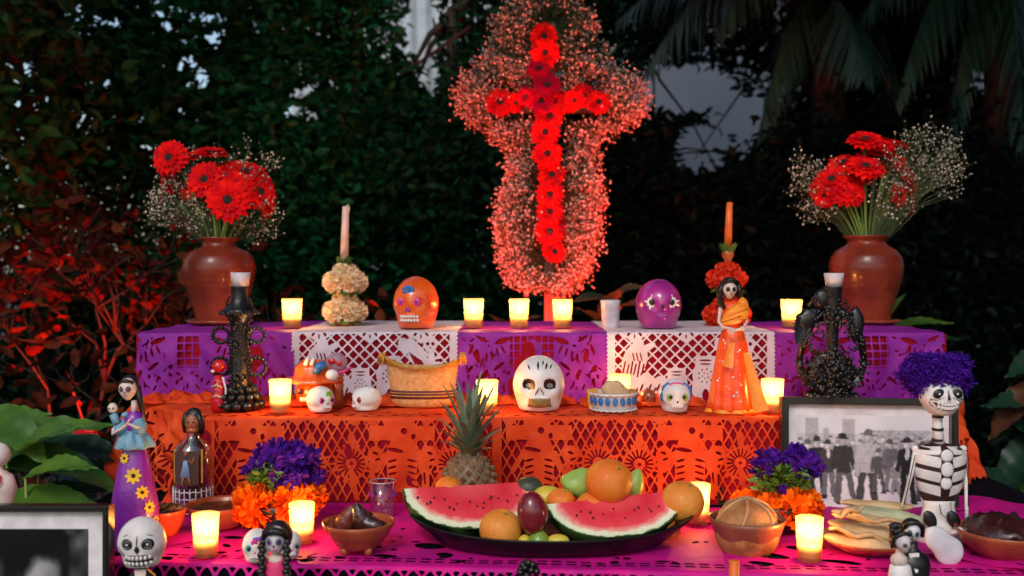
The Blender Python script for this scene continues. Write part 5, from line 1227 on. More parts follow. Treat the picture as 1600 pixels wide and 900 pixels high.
def melon(pl,pr_,D0,D1,dep,label,face=R(52),wedge=R(96),bulge=1.0):
    """a lengthwise wedge: the straight edge runs from pl to pr, the curved rind rests below"""
    A=W(pl[0],pl[1],D0); Bq=W(pr_[0],pr_[1],D1); c=(A+Bq)/2; ax=(Bq-A); a=ax.length/2; ax.normalize()
    f=Vector((0,-1,0)); f=(f-ax*f.dot(ax)).normalized(); dn=ax.cross(f); dn=dn if dn.z<0 else -dn
    t=thing('watermelon_slice',label,'watermelon slice',c)
    def ray(phi): return dn*math.cos(phi)+f*math.sin(phi)     # phi>0 leans towards the viewer
    b=S(dep,(D0+D1)/2); r=random.Random(int(pl[0]))
    def P(u,k,phi): # u along, k 0..1 outwards
        q=math.sqrt(max(0,1-abs(u)**2.3)); return ax*(u*a)+ray(phi)*(b*q*k)
    n=40
    def sheet(phi,k0,k1,rows,bump=0,shift=0):
        vs=[];fs=[]
        nn_=ray(phi+PI/2)
        for i in range(n+1):
            u=-1+2*i/n; 
            for j in range(rows+1):
                k=k0+(k1-k0)*j/rows; 
                q=math.sqrt(max(0,1-abs(u)**2.3)); uu=u*(k*.5+.5) if False else u
                vs.append(P(uu,k,phi)+nn_*(bump*(math.sin(u*23+k*9)*math.sin(k*14+u*5)+.6*math.sin(u*51+k*30))*(1 if 0<k<.85 else 0)+shift))
        for i in range(n):
            for j in range(rows): q_=i*(rows+1)+j; fs.append((q_,q_+1,q_+rows+2,q_+rows+1))
        return vs,fs
    ends=lambda u: .11+.0*u
    for nm,phi,sh in(('front',face,1),('back',face-wedge,-1)):
        # flesh, pith and skin edge follow the rind at a constant width
        rows=12; vs=[];fs=[];mi=[]
        nn_=ray(phi+PI/2)*sh
        for i in range(n+1):
            u=-1+2*i/n; q=math.sqrt(max(0,1-abs(u)**2.3))
            for j in range(rows+1):
                k=j/rows; p=ax*(u*a*(1))+ray(phi)*(b*q*k); vs.append(p+nn_*(.0007*(math.sin(u*23+k*9)*math.sin(k*14+u*5)+.6*math.sin(u*51+k*30)) if 0<k<.8 and abs(u)<.9 else Vector()))
        m=MB(); m.v=[tuple(v) for v in vs]
        for i in range(n):
            for j in range(rows): q_=i*(rows+1)+j; m.f.append((q_,q_+1,q_+rows+2,q_+rows+1)); m.m.append(0)
        m.obj('flesh',MELON(a,b,ax,ray(phi)),t)
    vs=[];fs=[]; K=18
    for i in range(n+1):
        u=-1+2*i/n
        for j in range(K+1): vs.append(P(u,1.0+.012*0,face-wedge*j/K)*1.0)
    for i in range(n):
        for j in range(K): q_=i*(K+1)+j; fs.append((q_,q_+K+1,q_+K+2,q_+1))
    m=MB(); m.add(vs,fs); m.obj('rind',m_rind,t)
    m=MB(); m.ell((0,0,0),(.0021,.0012,.0030),7,5); me=m.mesh('seed',m_seed)
    rot0=ray(face+PI/2).to_track_quat('Y','Z').to_euler()
    for i in range(26):
        u=-.82+1.64*i/25+r.uniform(-.03,.03); k=.46+r.uniform(-.06,.06)+.10*math.sin(i)-.05; q=P(u,k,face)+ray(face+PI/2)*.0007
        if r.random()<.62: link('seed',me,t,q,rot=(rot0.x,rot0.y+r.uniform(-.6,.6),rot0.z),sc=r.uniform(.7,1.1))
    return t
def MELON(a,b,ax,ry):
    """flesh that pales to white near the rind: the distance from the rind is a property of the fruit itself"""
    m=bpy.data.materials.new('watermelon_cut'); m.use_nodes=True; n=m.node_tree.nodes; l=m.node_tree.links; bs=n['Principled BSDF']
    tc=n.new('ShaderNodeTexCoord')
    def dot(v,s):
        d=n.new('ShaderNodeVectorMath'); d.operation='DOT_PRODUCT'; d.inputs[1].default_value=tuple(v*s); l.new(tc.outputs['Object'],d.inputs[0]); return d.outputs['Value']
    def mth(op,x,y=None,v=None):
        q=n.new('ShaderNodeMath'); q.operation=op; l.new(x,q.inputs[0])
        if y is not None: l.new(y,q.inputs[1])
        elif v is not None: q.inputs[1].default_value=v
        return q.outputs[0]
    u=mth('POWER',mth('ABSOLUTE',dot(ax,1/a)),v=2.3); v=mth('POWER',mth('ABSOLUTE',dot(ry,1/b)),v=2.0); rr=mth('SQRT',mth('ADD',u,v))
    nz=n.new('ShaderNodeTexNoise'); nz.inputs['Scale'].default_value=70; nz.inputs['Detail'].default_value=6; l.new(tc.outputs['Object'],nz.inputs[0])
    r2=mth('ADD',rr,mth('MULTIPLY',mth('SUBTRACT',nz.outputs[0],v=.5),v=.16))
    cr=n.new('ShaderNodeValToRGB'); e=cr.color_ramp.elements; e[0].position=0; e[0].color=(.74,.09,.10,1); e[1].position=.45; e[1].color=(.66,.022,.04,1)
    for p,c in((.74,(.78,.055,.07,1)),(.83,(.84,.34,.27,1)),(.885,(.80,.76,.55,1)),(.965,(.70,.74,.46,1)),(.985,(.03,.07,.015,1))):
        q=e.new(p); q.color=c
    l.new(r2,cr.inputs[0]); l.new(cr.outputs[0],bs.inputs['Base Color']); bs.inputs['Roughness'].default_value=.4
    n2=n.new('ShaderNodeTexNoise'); n2.inputs['Scale'].default_value=260; n2.inputs['Detail'].default_value=4; bp=n.new('ShaderNodeBump'); bp.inputs['Strength'].default_value=.5; bp.inputs['Distance'].default_value=.002
    l.new(tc.outputs['Object'],n2.inputs[0]); l.new(n2.outputs[0],bp.inputs['Height']); l.new(bp.outputs[0],bs.inputs['Normal'])
    return m
def rindmat():
    m=mat('striped_rind',(.10,.17,.03),.45,spec=.25); n=m.node_tree.nodes; l=m.node_tree.links
    tc=n.new('ShaderNodeTexCoord'); wv=n.new('ShaderNodeTexWave'); wv.inputs['Scale'].default_value=16; wv.inputs['Distortion'].default_value=6; wv.inputs['Detail'].default_value=3
    mp=n.new('ShaderNodeMapping'); mp.inputs['Scale'].default_value=(.5,1,1.1); l.new(tc.outputs['Object'],mp.inputs[0]); l.new(mp.outputs[0],wv.inputs[0]); wv.bands_direction='DIAGONAL'
    cr=n.new('ShaderNodeValToRGB'); cr.color_ramp.elements[0].color=(.008,.022,.006,1); cr.color_ramp.elements[1].color=(.06,.12,.02,1); cr.color_ramp.elements[0].position=.45; cr.color_ramp.elements[1].position=.8
    l.new(wv.outputs[1],cr.inputs[0]); l.new(cr.outputs[0],n['Principled BSDF'].inputs['Base Color']); return m
m_rind=rindmat()
melon((628,764),(838,752),1.62,1.68,84,'large watermelon slice at the left of the tray, behind the grapefruit')
melon((853,788),(1062,766),1.59,1.625,76,'watermelon slice at the right of the tray with its striped rind towards the mango')
# pineapple
D=1.75; x=X(733,D); t=thing('pineapple','pineapple with a long grey green crown standing behind the left watermelon slice','pineapple',(x,D,z1)); k=D/FPX
Rp=43*k; Hp=105*k
m=MB(); m.ell((0,0,Hp/2),(Rp*.94,Rp*.94,Hp/2),24,16); m.obj('flesh_core',m_pine,t)
sc=MB(); n=150
for i in range(n):
    zz_=1-2*(i+.5)/n; a=i*2.39996; r_=math.sqrt(1-zz_*zz_); d=Vector((r_*math.cos(a),r_*math.sin(a),zz_)); p=Vector((d.x*Rp,d.y*Rp,Hp/2+d.z*Hp/2)); nn_=Vector((d.x/Rp,d.y/Rp,d.z/(Hp/2))).normalized()
    u=nn_.cross(Vector((0,0,1))).normalized(); w=nn_.cross(u); e=.0066
    vs=[p+u*e-nn_*.002,p+w*e-nn_*.002,p-u*e-nn_*.002,p-w*e-nn_*.002,p+nn_*.0035+w*.001,p+nn_*.006-w*.002]
    sc.add(vs,[(0,1,4),(1,2,4),(2,3,4),(3,0,4),(2,3,5),(3,0,5),(4,2,5),(0,4,5)])
o=sc.obj('scales',m_pine,t,False); o['kind']='stuff'
for i in range(38):
    u=i/38; a=i*2.4; sp=.16+.95*(1-u)**1.1; d=Vector((math.cos(a)*sp,math.sin(a)*sp,1)); L=(.040+.092*u**.7)*random.uniform(.85,1.05)
    p=Vector((math.cos(a)*.010*(1-u*.7),math.sin(a)*.010*(1-u*.7),Hp*.94+.030*u)); m=MB(); m.blade(p,d,Vector((-math.cos(a),-math.sin(a),.3)),L,.0115-.003*u,-.5*(1-u)-.1,6,fold=.45,shape=lambda s:(1-s)**.55); m.obj('leaf',m_pleaf,t)

# ---------------------------------------------------------------- bowls, plates, glasses on the table
def bowl(px,D,rpx,hpx,label,name='clay_bowl',feet=False,mt=None,prof=None,z=None,sy=1,cat='bowl'):
    r=S(rpx,D); h=S(hpx,D); t=thing(name,label,cat,(X(px,D),D,z or z1)); m=MB()
    f0=.006 if feet else 0
    pr=prof or [(.001,f0),(r*.50,f0),(r*.62,f0+h*.10),(r*.86,f0+h*.5),(r*.96,h*.85),(r*1.0,h),(r*.97,h+.001),(r*.93,h*.93),(r*.84,h*.55),(r*.5,f0+h*.18),(.001,f0+h*.15)]
    m.lathe(pr,n=48,sy=sy,fn=lambda a,z:1+.008*math.sin(a*3+1)+.004*math.sin(a*7)); m.obj('bowl_wall',mt or m_clay,t)
    if feet:
        for a in(-2.3,-.85,1.57): m=MB(); m.ell((r*.5*math.cos(a),r*.5*math.sin(a),.005),(.007,.007,.008),10,7); m.obj('foot',mt or m_clay,t)
    return t,r,h
t,r,h=bowl(559,1.555,57,46,'footed clay bowl of dried chiles left of the fruit tray',feet=True)
BX,BY=X(559,1.555),1.555
for i,(dx,dy,dz,L,a,lb,mm) in enumerate([(-.02,.008,.046,.055,.5,'reddish dried chile leaning at the left of the footed bowl',mat('red_chile',(.16,.025,.012),.4,bump=.8,bs=120)),(.004,-.004,.052,.05,-.3,'black wrinkled chile standing tallest in the footed bowl',m_chile),(.022,-.008,.040,.055,-1.1,'black chile lying to the right in the footed bowl',m_chile),(-.004,.015,.046,.05,1.2,'dark chile at the back of the footed bowl',m_chile)]):
    m=MB(); m.ell((0,0,0),(.014,.011,L*.5),20,14,rot=Matrix.Rotation(a,3,'Y'),fn=lambda q:(q.x*(1-.35*q.z)+.10*math.sin(q.z*9+q.y*5),q.y*(1-.3*q.z)+.08*math.sin(q.z*12),q.z+.06*math.sin(q.x*9)))
    tag(m.obj('dried_chile',mm,loc=(BX+dx,BY+dy,z1+dz)),lb,'chile')
t,r,h=bowl(343,1.70,54,36,'low clay dish of dark sauce behind the leftmost lit candle on the table','clay_dish',cat='dish')
m=MB(); m.lathe([(.001,0),(r*.5,.001),(r*.90,0)],n=32,close=True); m.v=[(x_,y_,z_+.0012*math.sin(x_*190)*math.cos(y_*230)) for x_,y_,z_ in m.v]; tag(m.obj('mole_sauce',m_sauce,loc=(X(343,1.70),1.70,z1+h*.82)),'dark brown sauce filling the low clay dish','sauce')
t,r,h=bowl(252,1.64,36,42,'small orange glazed bowl of brown sticks behind the toothy skull','glazed_bowl',mt=m_orange_cer)
for i in range(9):
    a=random.uniform(-.4,.4); m=MB(); p=Vector((X(252,1.64)-.022+.0055*i,1.64+random.uniform(-.012,.012),z1+h*.95)); m.tube([p+Vector((-.012,0,-.004)),p+Vector((.012,.012*a,.008))],.0038,8); tag(m.obj('cinnamon_stick',m_stick),'brown cinnamon stick, one of the row heaped in the small orange bowl','spice','sticks in the small orange bowl')
t,r,h=bowl(1169,1.56,60,50,'brown clay bowl holding a round loaf in front of the right marigolds',mt=mat('brown_clay',(.3,.085,.04),.4,col2=(.2,.05,.025),vs=20,bump=.3,coat=.3))
tb=thing('round_loaf','round sugared loaf with crossed strips of dough in the brown clay bowl','bread',(X(1169,1.56),1.56,z1+h*.62)); c_=Vector((0,0,0))
m=MB(); m.ell(c_,(r*.86,r*.86,h*.95),36,20,fn=lambda q:(q.x*(1+.03*math.sin(math.atan2(q.y,q.x)*6)),q.y*(1+.03*math.sin(math.atan2(q.y,q.x)*6)),q.z*(1-.07*math.cos(math.atan2(q.y,q.x)*6)*(1-abs(q.z))))); m.obj('crumb_dome',m_bread,tb)
m_strip=mat('pale_dough',(.56,.30,.13),.6,bump=.5)
for i in range(6):
    a=i*PI/3+.2; m=MB(); m.tube([Vector((r*.88*math.sin(q)*math.cos(a+.1*math.sin(q*3)),r*.88*math.sin(q)*math.sin(a+.1*math.sin(q*3)),h*.975*math.cos(q))) for q in [.1+1.2*j/8 for j in range(9)]],[.003,.0024,.002,.0024,.003,.0024,.002,.0024,.003],7); m.obj('dough_strip',m_strip,tb)
m=MB(); m.ell((0,0,h*.97),(.008,.008,.005),10,6); m.obj('dough_ball',m_strip,tb)
t,r,h=bowl(1572,1.53,72,40,'wide clay bowl of dark food at the right edge of the table')
m=MB(); m.ell((0,0,0),(r*.84,r*.84,.022),36,16,fn=lambda q:(q.x,q.y,q.z+.25*math.sin(q.x*11)*math.cos(q.y*9)+.1*math.sin(q.x*31))); tag(m.obj('dark_food',m_chile,loc=(X(1572,1.53),1.53,z1+h*.95)),'heap of dark dried food in the wide clay bowl at the right edge','food')
# plate of husks
D=1.56; t=thing('clay_plate','shallow clay plate stacked with pale corn husks right of the lit candle','plate',(X(1356,D),D,z1)); r=S(70,D)
m=MB(); m.lathe([(.001,0),(r*.6,0),(r*.95,.014),(r,.019),(r*.98,.020),(r*.9,.014),(r*.55,.005),(.001,.005)],n=44); m.obj('dish',m_clay,t)
for i,(a0,b0,a1,b1,w,lb) in enumerate([((1292,838,-.02),0,(1400,862,-.03),0,.030,'wide corn husk at the front of the plate'),((1300,815,.0),0,(1415,850,-.01),0,.028,'corn husk bundle lying across the middle of the plate'),((1308,800,.01),0,(1420,832,.02),0,.022,'corn husk rolled at its left end, near the top of the plate'),
    ((1335,800,.03),0,(1450,812,.04),0,.026,'greenish corn husk on top at the back of the plate'),((1320,788,.05),0,(1420,790,.06),0,.018,'uppermost pale corn husk under the photograph frame')]):
    p=W(a0[0],a0[1],D+a0[2]); q=W(a1[0],a1[1],D+a1[2]); ax=(q-p); L=ax.length; ang=math.atan2(ax.z,ax.x)
    m=MB(); m.ell((0,0,0),(L*.56,w*.9,w*.40),30,40,rot=Matrix.Rotation(-ang,3,'Y'),fn=lambda v:(v.x,v.y*(1-.35*v.x*(1 if i%2 else -1)),v.z+.10*math.sin(v.y*24+v.x*3)*(1-v.x*v.x)+.22*math.sin(v.x*3.1+i)+.1*math.sin(v.x*6)))
    tag(m.obj('corn_husk',m_husk if i!=3 else mat('greenish_husk',(.5,.5,.3),.6,bump=.7,bs=120),loc=(p+q)/2),lb,'corn husk')
for i,(a0,a1,w,lb) in enumerate([((1296,826),(1392,846),.010,'narrow curled husk strip between the two front husks'),((1330,806),(1432,822),.009,'narrow husk strip over the middle bundle'),((1302,806),(1350,792),.011,'short rolled husk end pointing up at the left of the stack')]):
    p,q=W(a0[0],a0[1],D-.035),W(a1[0],a1[1],D-.03); m=MB(); pts=[p.lerp(q,j/9)+Vector((0,0,.004*math.sin(j*1.3+i))) for j in range(10)]; m.tube(pts,[w*(.35+.65*math.sin(PI*(j+.8)/10.5)) for j in range(10)],10,flat=.45); tag(m.obj('corn_husk',m_husk),lb,'corn husk')
# tumbler
D=1.78; r=S(21,D); h=S(54,D); t=thing('glass_tumbler','clear engraved glass tumbler behind the footed clay bowl','glass',(X(597,D),D,z1)); m=MB()
m.lathe([(.001,0),(r*.85,0),(r*.88,.004),(r,h),(r-.0014,h),(r*.84,.008),(.001,.007)],n=32,close=True); m.obj('glass_wall',m_glass,t)
m=MB(); m.lathe([(r*1.0-.0008,h*.97),(r*1.012,h*1.0),(r*.97,h*1.0)],n=32,close=True); m.obj('rim',m_frost,t)
for i in range(8):
    a=2*PI*i/8; m=MB()
    for q in range(5): b_=q*1.257; m.ell((r*.975*math.cos(a)+.003*math.cos(b_)*-math.sin(a),r*.975*math.sin(a)+.003*math.cos(b_)*math.cos(a),h*.62+.003*math.sin(b_)),(.0016,.0016,.0016),6,4)
    m.obj('engraved_flower',m_violet,t)
# bottle with a figure label and a head stopper
D=1.79; k=D/FPX; t=thing('glass_bottle','square shouldered glass bottle with a painted blue figure and a doll head stopper','bottle',(X(300,D),D,z1)); hz=lambda py:(812-py)*k
m=MB(); m.lathe([(.001,.001),(.030,0),(.034,.004),(.034,hz(720)),(.032,hz(707)),(.020,hz(697)),(.012,hz(692)),(.012,hz(684)),(.0105,hz(684)),(.010,hz(692)),(.030,hz(710)),(.032,.006),(.001,.006)],n=36,close=True); m.obj('glass_body',m_glass,t)
m=MB(); m.lathe([(.001,.008),(.0305,.008),(.0305,hz(725)),(.001,hz(725))],n=24); m.obj('liquor',glassy('amber_liquor',(.5,.26,.12),.75,.1),t)
for s_ in(-1,1):
    m=MB(); m.box((s_*.024,-.026,hz(733)),(.0016,.001,.030)); m.obj('label_border',m_ochre,t,False)
m=MB(); m.box((0,-.0352,hz(735)),(.021,.0006,.030)); m.obj('label_card',mat('dark_card',(.05,.022,.02),.6),t,False)
m=MB(); m.lathe([(.0001,.018),(.004,.017),(.006,.005),(.010,-.012),(.001,-.013)],c=(-.002,-.037,hz(738)),n=14,sy=.25); m.obj('figure_dress',m_blue if False else mat('sky_blue_paint',(.18,.3,.55),.5),t)
m=MB(); m.ell((-.001,-.037,hz(712)),(.004,.0015,.0045),10,7); m.tube([(-.008,-.037,hz(733)),(-.010,-.037,hz(720)),(-.004,-.037,hz(722))],.0015,6); m.tube([(.004,-.037,hz(722)),(.011,-.037,hz(727)),(.014,-.037,hz(718))],.0015,6); m.tube([(-.006,-.037,hz(748)),(-.008,-.037,hz(762))],.002,6); m.tube([(.003,-.037,hz(748)),(.007,-.037,hz(762))],.002,6); m.obj('figure_limbs',m_brownskin,t)
for j in range(4):
    m=MB(); zz_=hz(806-j*11); m.tube([(.0348*math.cos(a),.0348*math.sin(a),zz_+.001*math.sin(a*14)) for a in[2*PI*i/48 for i in range(49)]],.0012,5); m.obj('moulded_ring',m_frost,t)
for j in range(12):
    a=PI+PI*j/11; m=MB(); m.tube([(.035*math.cos(a),.035*math.sin(a),hz(808)),(.035*math.cos(a),.035*math.sin(a),hz(768))],.0011,5); m.obj('moulded_flute',m_frost,t)
m=MB(); m.lathe([(.011,0),(.013,.004),(.010,.010),(.001,.011)],c=(0,0,hz(684)),n=16); m.obj('stopper_collar',m_clay,t)
m=MB(); m.ell((0,0,hz(668)),(.0145,.013,.018),18,12); m.obj('stopper_head',m_brownskin,t)
m=MB(); m.ell((.001,.004,hz(664)),(.018,.014,.021),18,12); m.tube([(-.010,-.006,hz(654)),(-.015,-.004,hz(668)),(-.013,0,hz(684))],.0045,8); m.tube([(.011,-.006,hz(654)),(.017,-.004,hz(668)),(.015,0,hz(686))],.0055,8); m.obj('hair',m_hair,t)
for s_ in(-1,1): eyepart(t,'eye',Vector((s_*.005,-.0125,hz(667))),.0022,.0014,.001,m_black)
m=MB(); m.ell((0,-.0125,hz(674)),(.0028,.001,.0011),8,5); m.obj('mouth',m_red,t)

# ---------------------------------------------------------------- marigold and violet arrangements
def pompom(name,mt,n,w,L,ruf=.25):
    m=MB()
    for i in range(n):
        z=1-1.55*(i+.5)/n; a=i*2.39996; r=math.sqrt(max(0,1-z*z)); d=Vector((r*math.cos(a),r*math.sin(a),z))
        up=Vector((-math.sin(a),math.cos(a),0)) if i%2 else Vector((0,0,1)) if abs(z)<.8 else Vector((1,0,0))
        up=(up+Vector((random.gauss(0,.5),random.gauss(0,.5),random.gauss(0,.5)))).normalized()
        m.blade(d*.35,(d+Vector((random.gauss(0,ruf),random.gauss(0,ruf),random.gauss(0,ruf)))),up,L*random.uniform(.85,1.1),w,random.uniform(-.5,.5),3,shape=lambda t:.35+.9*t if t<.8 else .9,fold=.3)
    m.ell((0,0,0),.55,12,8)
    return m.mesh(name,mt)
ME_M=[pompom('marigold',m_mari,150,.14,.66) for _ in range(2)]; ME_P=[pompom('violet_flower',m_purpfl,46,.20,.74,.4) for _ in range(2)]
def arrangement(px,D,label,label2,mar,pur,grn,ybase):
    t=thing('flower_arrangement',label,'flower arrangement',(X(px,D),D,z1)); B=Vector((X(px,D),D,z1))
    m=MB(); m.lathe([(.001,0),(.035,0),(.048,.03),(.052,.045),(.048,.046),(.04,.03),(.001,.03)],n=28); m.obj('pot',m_black,t)
    for (x_,y_,r_,dd) in mar:
        p=W(x_,y_,D+dd)-B; r=S(r_,D+dd); f=Vector((p.x*4+random.uniform(-.2,.2),-.8,.8)); r*=1.15; o=link('marigold',random.choice(ME_M),t,p,sc=(r,r,r*.85)); o.rotation_euler=f.to_track_quat('Z','Y').to_euler()
    st=[]
    for (x_,y_,r_,dd) in pur:
        p=W(x_,y_,D+dd)-B; r=S(r_,D+dd); f=Vector((random.uniform(-.6,.6),-.6,1)); o=link('violet_flower',random.choice(ME_P),t,p,sc=r); o.rotation_euler=f.to_track_quat('Z','Y').to_euler()
        m=MB(); m.tube([(p.x*.2,p.y*.2,.04),(p.x*.7,p.y*.5,p.z*.6),tuple(p)],.0018,6); m.obj('stem',m_stem,t)
    P=[]
    for (x_,y_,rx,ry,n) in grn:
        for _ in range(n): a=random.uniform(0,6.3); q=math.sqrt(random.random()); P.append(tuple(W(x_+rx*q*math.cos(a),y_+ry*q*math.sin(a),D+random.uniform(-.04,.04))-B))
    o=link('small_leaves',leaves('small_leaves',np.array(P),.014,m_lime_leaf,.4,-.3),t); o['kind']='stuff'
    return t
arrangement(432,1.69,'violet flowers above fat orange marigolds, left of the footed clay bowl','',[(400,790,33,-.03),(462,784,33,-.03),(486,778,24,-.01),(388,778,23,.01),(430,786,27,.02),(445,800,20,-.01),(420,775,22,.03)],
   [(405,722,17,-.01),(432,705,22,-.01),(455,716,24,-.02),(480,716,22,.0),(440,740,22,-.02),(495,745,16,.0),(462,748,20,-.03),(418,735,18,.02),(475,735,20,.01),(410,705,15,.02),(385,735,9,.0),(460,700,15,.02)],[(415,748,24,20,160),(432,755,30,18,90),(405,742,16,16,60)],810)
arrangement(1213,1.68,'violet flowers and green sprigs above orange red marigolds, right of the bread bowl','',[(1175,788,24,-.01),(1205,797,27,-.03),(1243,795,31,-.03),(1258,790,26,-.01),(1222,785,22,.02),(1160,785,18,.02),(1195,782,20,.03),(1268,800,17,0)],
   [(1195,722,22,-.02),(1186,735,17,0),(1207,715,16,.02),(1255,722,24,-.01),(1245,708,17,.02),(1270,730,18,.0),(1240,735,15,.01),(1222,765,9,-.04),(1232,716,12,.02)],[(1218,752,40,24,320),(1205,745,22,18,90),(1240,750,28,20,130)],812)

# ---------------------------------------------------------------- prints for the framed photographs (flat pictures)
def pic(name,wd_,hg,nx,ny,fn,parent):
    xs=np.linspace(0,1,nx); ys=np.linspace(0,1,ny); Xg,Yg=np.meshgrid(xs,ys,indexing='ij')
    V=np.stack([(Xg-.5)*wd_,np.zeros_like(Xg),(.5-Yg)*hg],-1).reshape(-1,3)
    i,j=np.meshgrid(np.arange(nx-1),np.arange(ny-1),indexing='ij'); a=(i*ny+j).ravel(); F=np.stack([a,a+1,a+ny+1,a+ny],1)
    me=mesh_np(name,V,F,m_print); val=fn(Xg,Yg)
    at=me.attributes.new('print','FLOAT_COLOR','POINT'); c=np.ones((nx*ny,4),np.float32); c[:,:3]=val.reshape(-1,1)*np.array([1,.97,1.0]); at.data.foreach_set('color',c.ravel())
    return link(name,me,parent)
m_print=attrmat('photographic_print',.7,.0)
def vnoise(x,y,sx,sy,seed):
    r=np.random.default_rng(seed); g=r.random((64,64)); u=x*sx; v=y*sy; i=np.floor(u).astype(int)%63; j=np.floor(v).astype(int)%63; fu=u-np.floor(u); fv=v-np.floor(v); fu=fu*fu*(3-2*fu); fv=fv*fv*(3-2*fv)
    return (g[i,j]*(1-fu)+g[i+1,j]*fu)*(1-fv)+(g[i,j+1]*(1-fu)+g[i+1,j+1]*fu)*fv
def crowd(x,y):
    """a generic street crowd walking in hats: x, y run 0..1 across the print"""
    A=1.22; w1=vnoise(x,y,34,30,21)-.5; w2=vnoise(x,y,30,36,22)-.5; X_=x*A+.014*w1; Y_=y+.014*w2
    v=.62+.10*(1-y)+.04*vnoise(x,y,30,30,1)
    v=np.where(y<.30,.60+.1*vnoise(x,y,6,5,3)+.06*x,v)
    for bx,bw,bt in((.10,.045,.03),(.20,.02,.14),(.36,.045,.04)): v=np.where((np.abs(x-bx)<bw)&(y>bt)&(y<.34),.36+.1*vnoise(x,y,60,60,4),v)
    v=np.where((x>.52)&(y>.16)&(y<.42),.28+.34*vnoise(x,y,60,40,5),v)
    v=np.where((y>.20)&(y<.50)&(x<.52),v*.72+.10*vnoise(x,y,60,40,9),v)
    v=np.where(y>.56,.62+.12*vnoise(x,y,14,22,7)+.08*(y-.62),v)
    def man(cx,top,h,coat,trou,hat,face=.5,stride=.03,lean=0,shirt=None,brim=1.0):
        nonlocal v
        u=(X_-cx*A-lean*(Y_-top))/h; w=(Y_-top)/h; nz=.75+.5*vnoise(x,y,90,90,int(cx*97)+3)
        def put(f,val): 
            nonlocal v; v=np.where(f>0,val*nz,v)
        for q in(-1,1):
            put(cap(u,w,q*.036,.46,q*(.045+stride)+.012,.93,.036),trou); put(elp(u,w,q*(.05+stride*.6)+.02,.965,.04,.018),.03)
        put(elp(u,w,0,.28,.098,.13),coat); put(rct(u,w,0,.38,.074,.17),coat)
        for q in(-1,1): put(cap(u,w,q*.080,.20,q*.112,.48,.026),coat)
        if shirt: put(elp(u,w,0,.24,.025,.085),shirt)
        put(elp(u,w,0,.105,.048,.065),face); put(elp(u,w,0,.058,.064*brim,.015,.12*math.sin(cx*40)),hat); put(elp(u,w,.0,.028,.046,.042),hat); put(elp(u,w,-.012,.118,.022,.035),min(.75,face*1.5))
    for i in range(19): man(.02+.053*i,.25+.03*math.sin(i*2.7),.42,.34-.10*(i%3==0),.4,.2+.12*(i%2),.52,.01)
    for i,(cx,tp) in enumerate([(.56,.30),(.63,.27),(.70,.29),(.78,.26),(.86,.30),(.92,.27),(.97,.3),(.47,.28),(.30,.28)]): man(cx,tp,.38,.30+.06*(i%3),.33,.22,.48,.01)
    man(.03,.32,.62,.06,.06,.05,.3,.02); man(.07,.27,.66,.10,.08,.12,.45,.03)
    man(.135,.24,.68,.03,.04,.04,.35,.04); man(.215,.27,.63,.06,.16,.05,.4,.02,shirt=.6)
    man(.315,.20,.78,.045,.12,.03,.3,.05,lean=.03,brim=1.25); man(.50,.16,.84,.46,.07,.14,.35,.035,lean=-.03,brim=1.55)
    man(.57,.36,.50,.10,.10,.12,.4,.04); man(.655,.26,.58,.16,.2,.10,.4,.02); man(.69,.50,.36,.32,.30,.35,.5,.05)
    man(.775,.24,.74,.035,.03,.04,.5,.02,shirt=.75,brim=1.35); man(.885,.28,.66,.12,.10,.10,.5,.02); man(.96,.27,.72,.05,.04,.06,.45,.02,shirt=.5)
    for _ in range(2): v=(v*2+np.roll(v,1,0)+np.roll(v,-1,0)+np.roll(v,1,1)+np.roll(v,-1,1))/6
    return np.clip(v*1.05,.01,.8)
def portrait(x,y):
    v=.003+.006*vnoise(x,y,5,6,2); v=v+.03*np.maximum(0,vnoise(x,y,14,14,8)-.62)/.38*3*(vnoise(x,y,4,4,6)>.55)
    v=np.where((x>.86),v+.12*np.maximum(0,vnoise(x,y,10,12,12)-.35)*(y<.62),v)
    hx,hy=.68,.27
    x0_,y0_=x,y; x=x+.035*(vnoise(x0_,y0_,16,16,31)-.5); y=y+.03*(vnoise(x0_,y0_,18,14,32)-.5); hair=elp(x,y,hx,hy-.01,.155,.135)
    st=.55+.45*vnoise(x+y*.15,y,60,14,15)
    v=np.where(hair>0,(.04+.22*st**2)*(1-.75*np.clip((x-hx)/.16,-.4,1))*np.clip(hair/.04,0.15,1),v)
    face=elp(x,y,hx-.005,hy+.07,.135,.17); v=np.where(face>0,.26*(1-.75*np.clip((x-hx)/.14,-.3,1))+.04*vnoise(x,y,20,20,3),v)
    for q in(-1,1): v=np.where(elp(x,y,hx+q*.055,hy+.10,.03,.012)>0,.05,v); v=np.where(elp(x,y,hx+q*.055,hy+.07,.035,.006,q*.2)>0,.12,v)
    v=np.where(elp(x,y,hx,hy+.14,.02,.035)>0,.34,v); v=np.where(elp(x,y,hx,hy+.20,.045,.010)>0,.1,v)
    v=np.where(elp(x,y,hx,hy+.55,.36,.26)>0,.03+.02*vnoise(x,y,10,10,5),v); v=np.where((elp(x,y,hx,hy+.40,.05,.14)>0)&(y>hy+.26),.4,v)
    for _ in range(5): v=(v+np.roll(v,1,0)+np.roll(v,-1,0)+np.roll(v,1,1)+np.roll(v,-1,1))/5
    return np.clip(v,.004,.7)
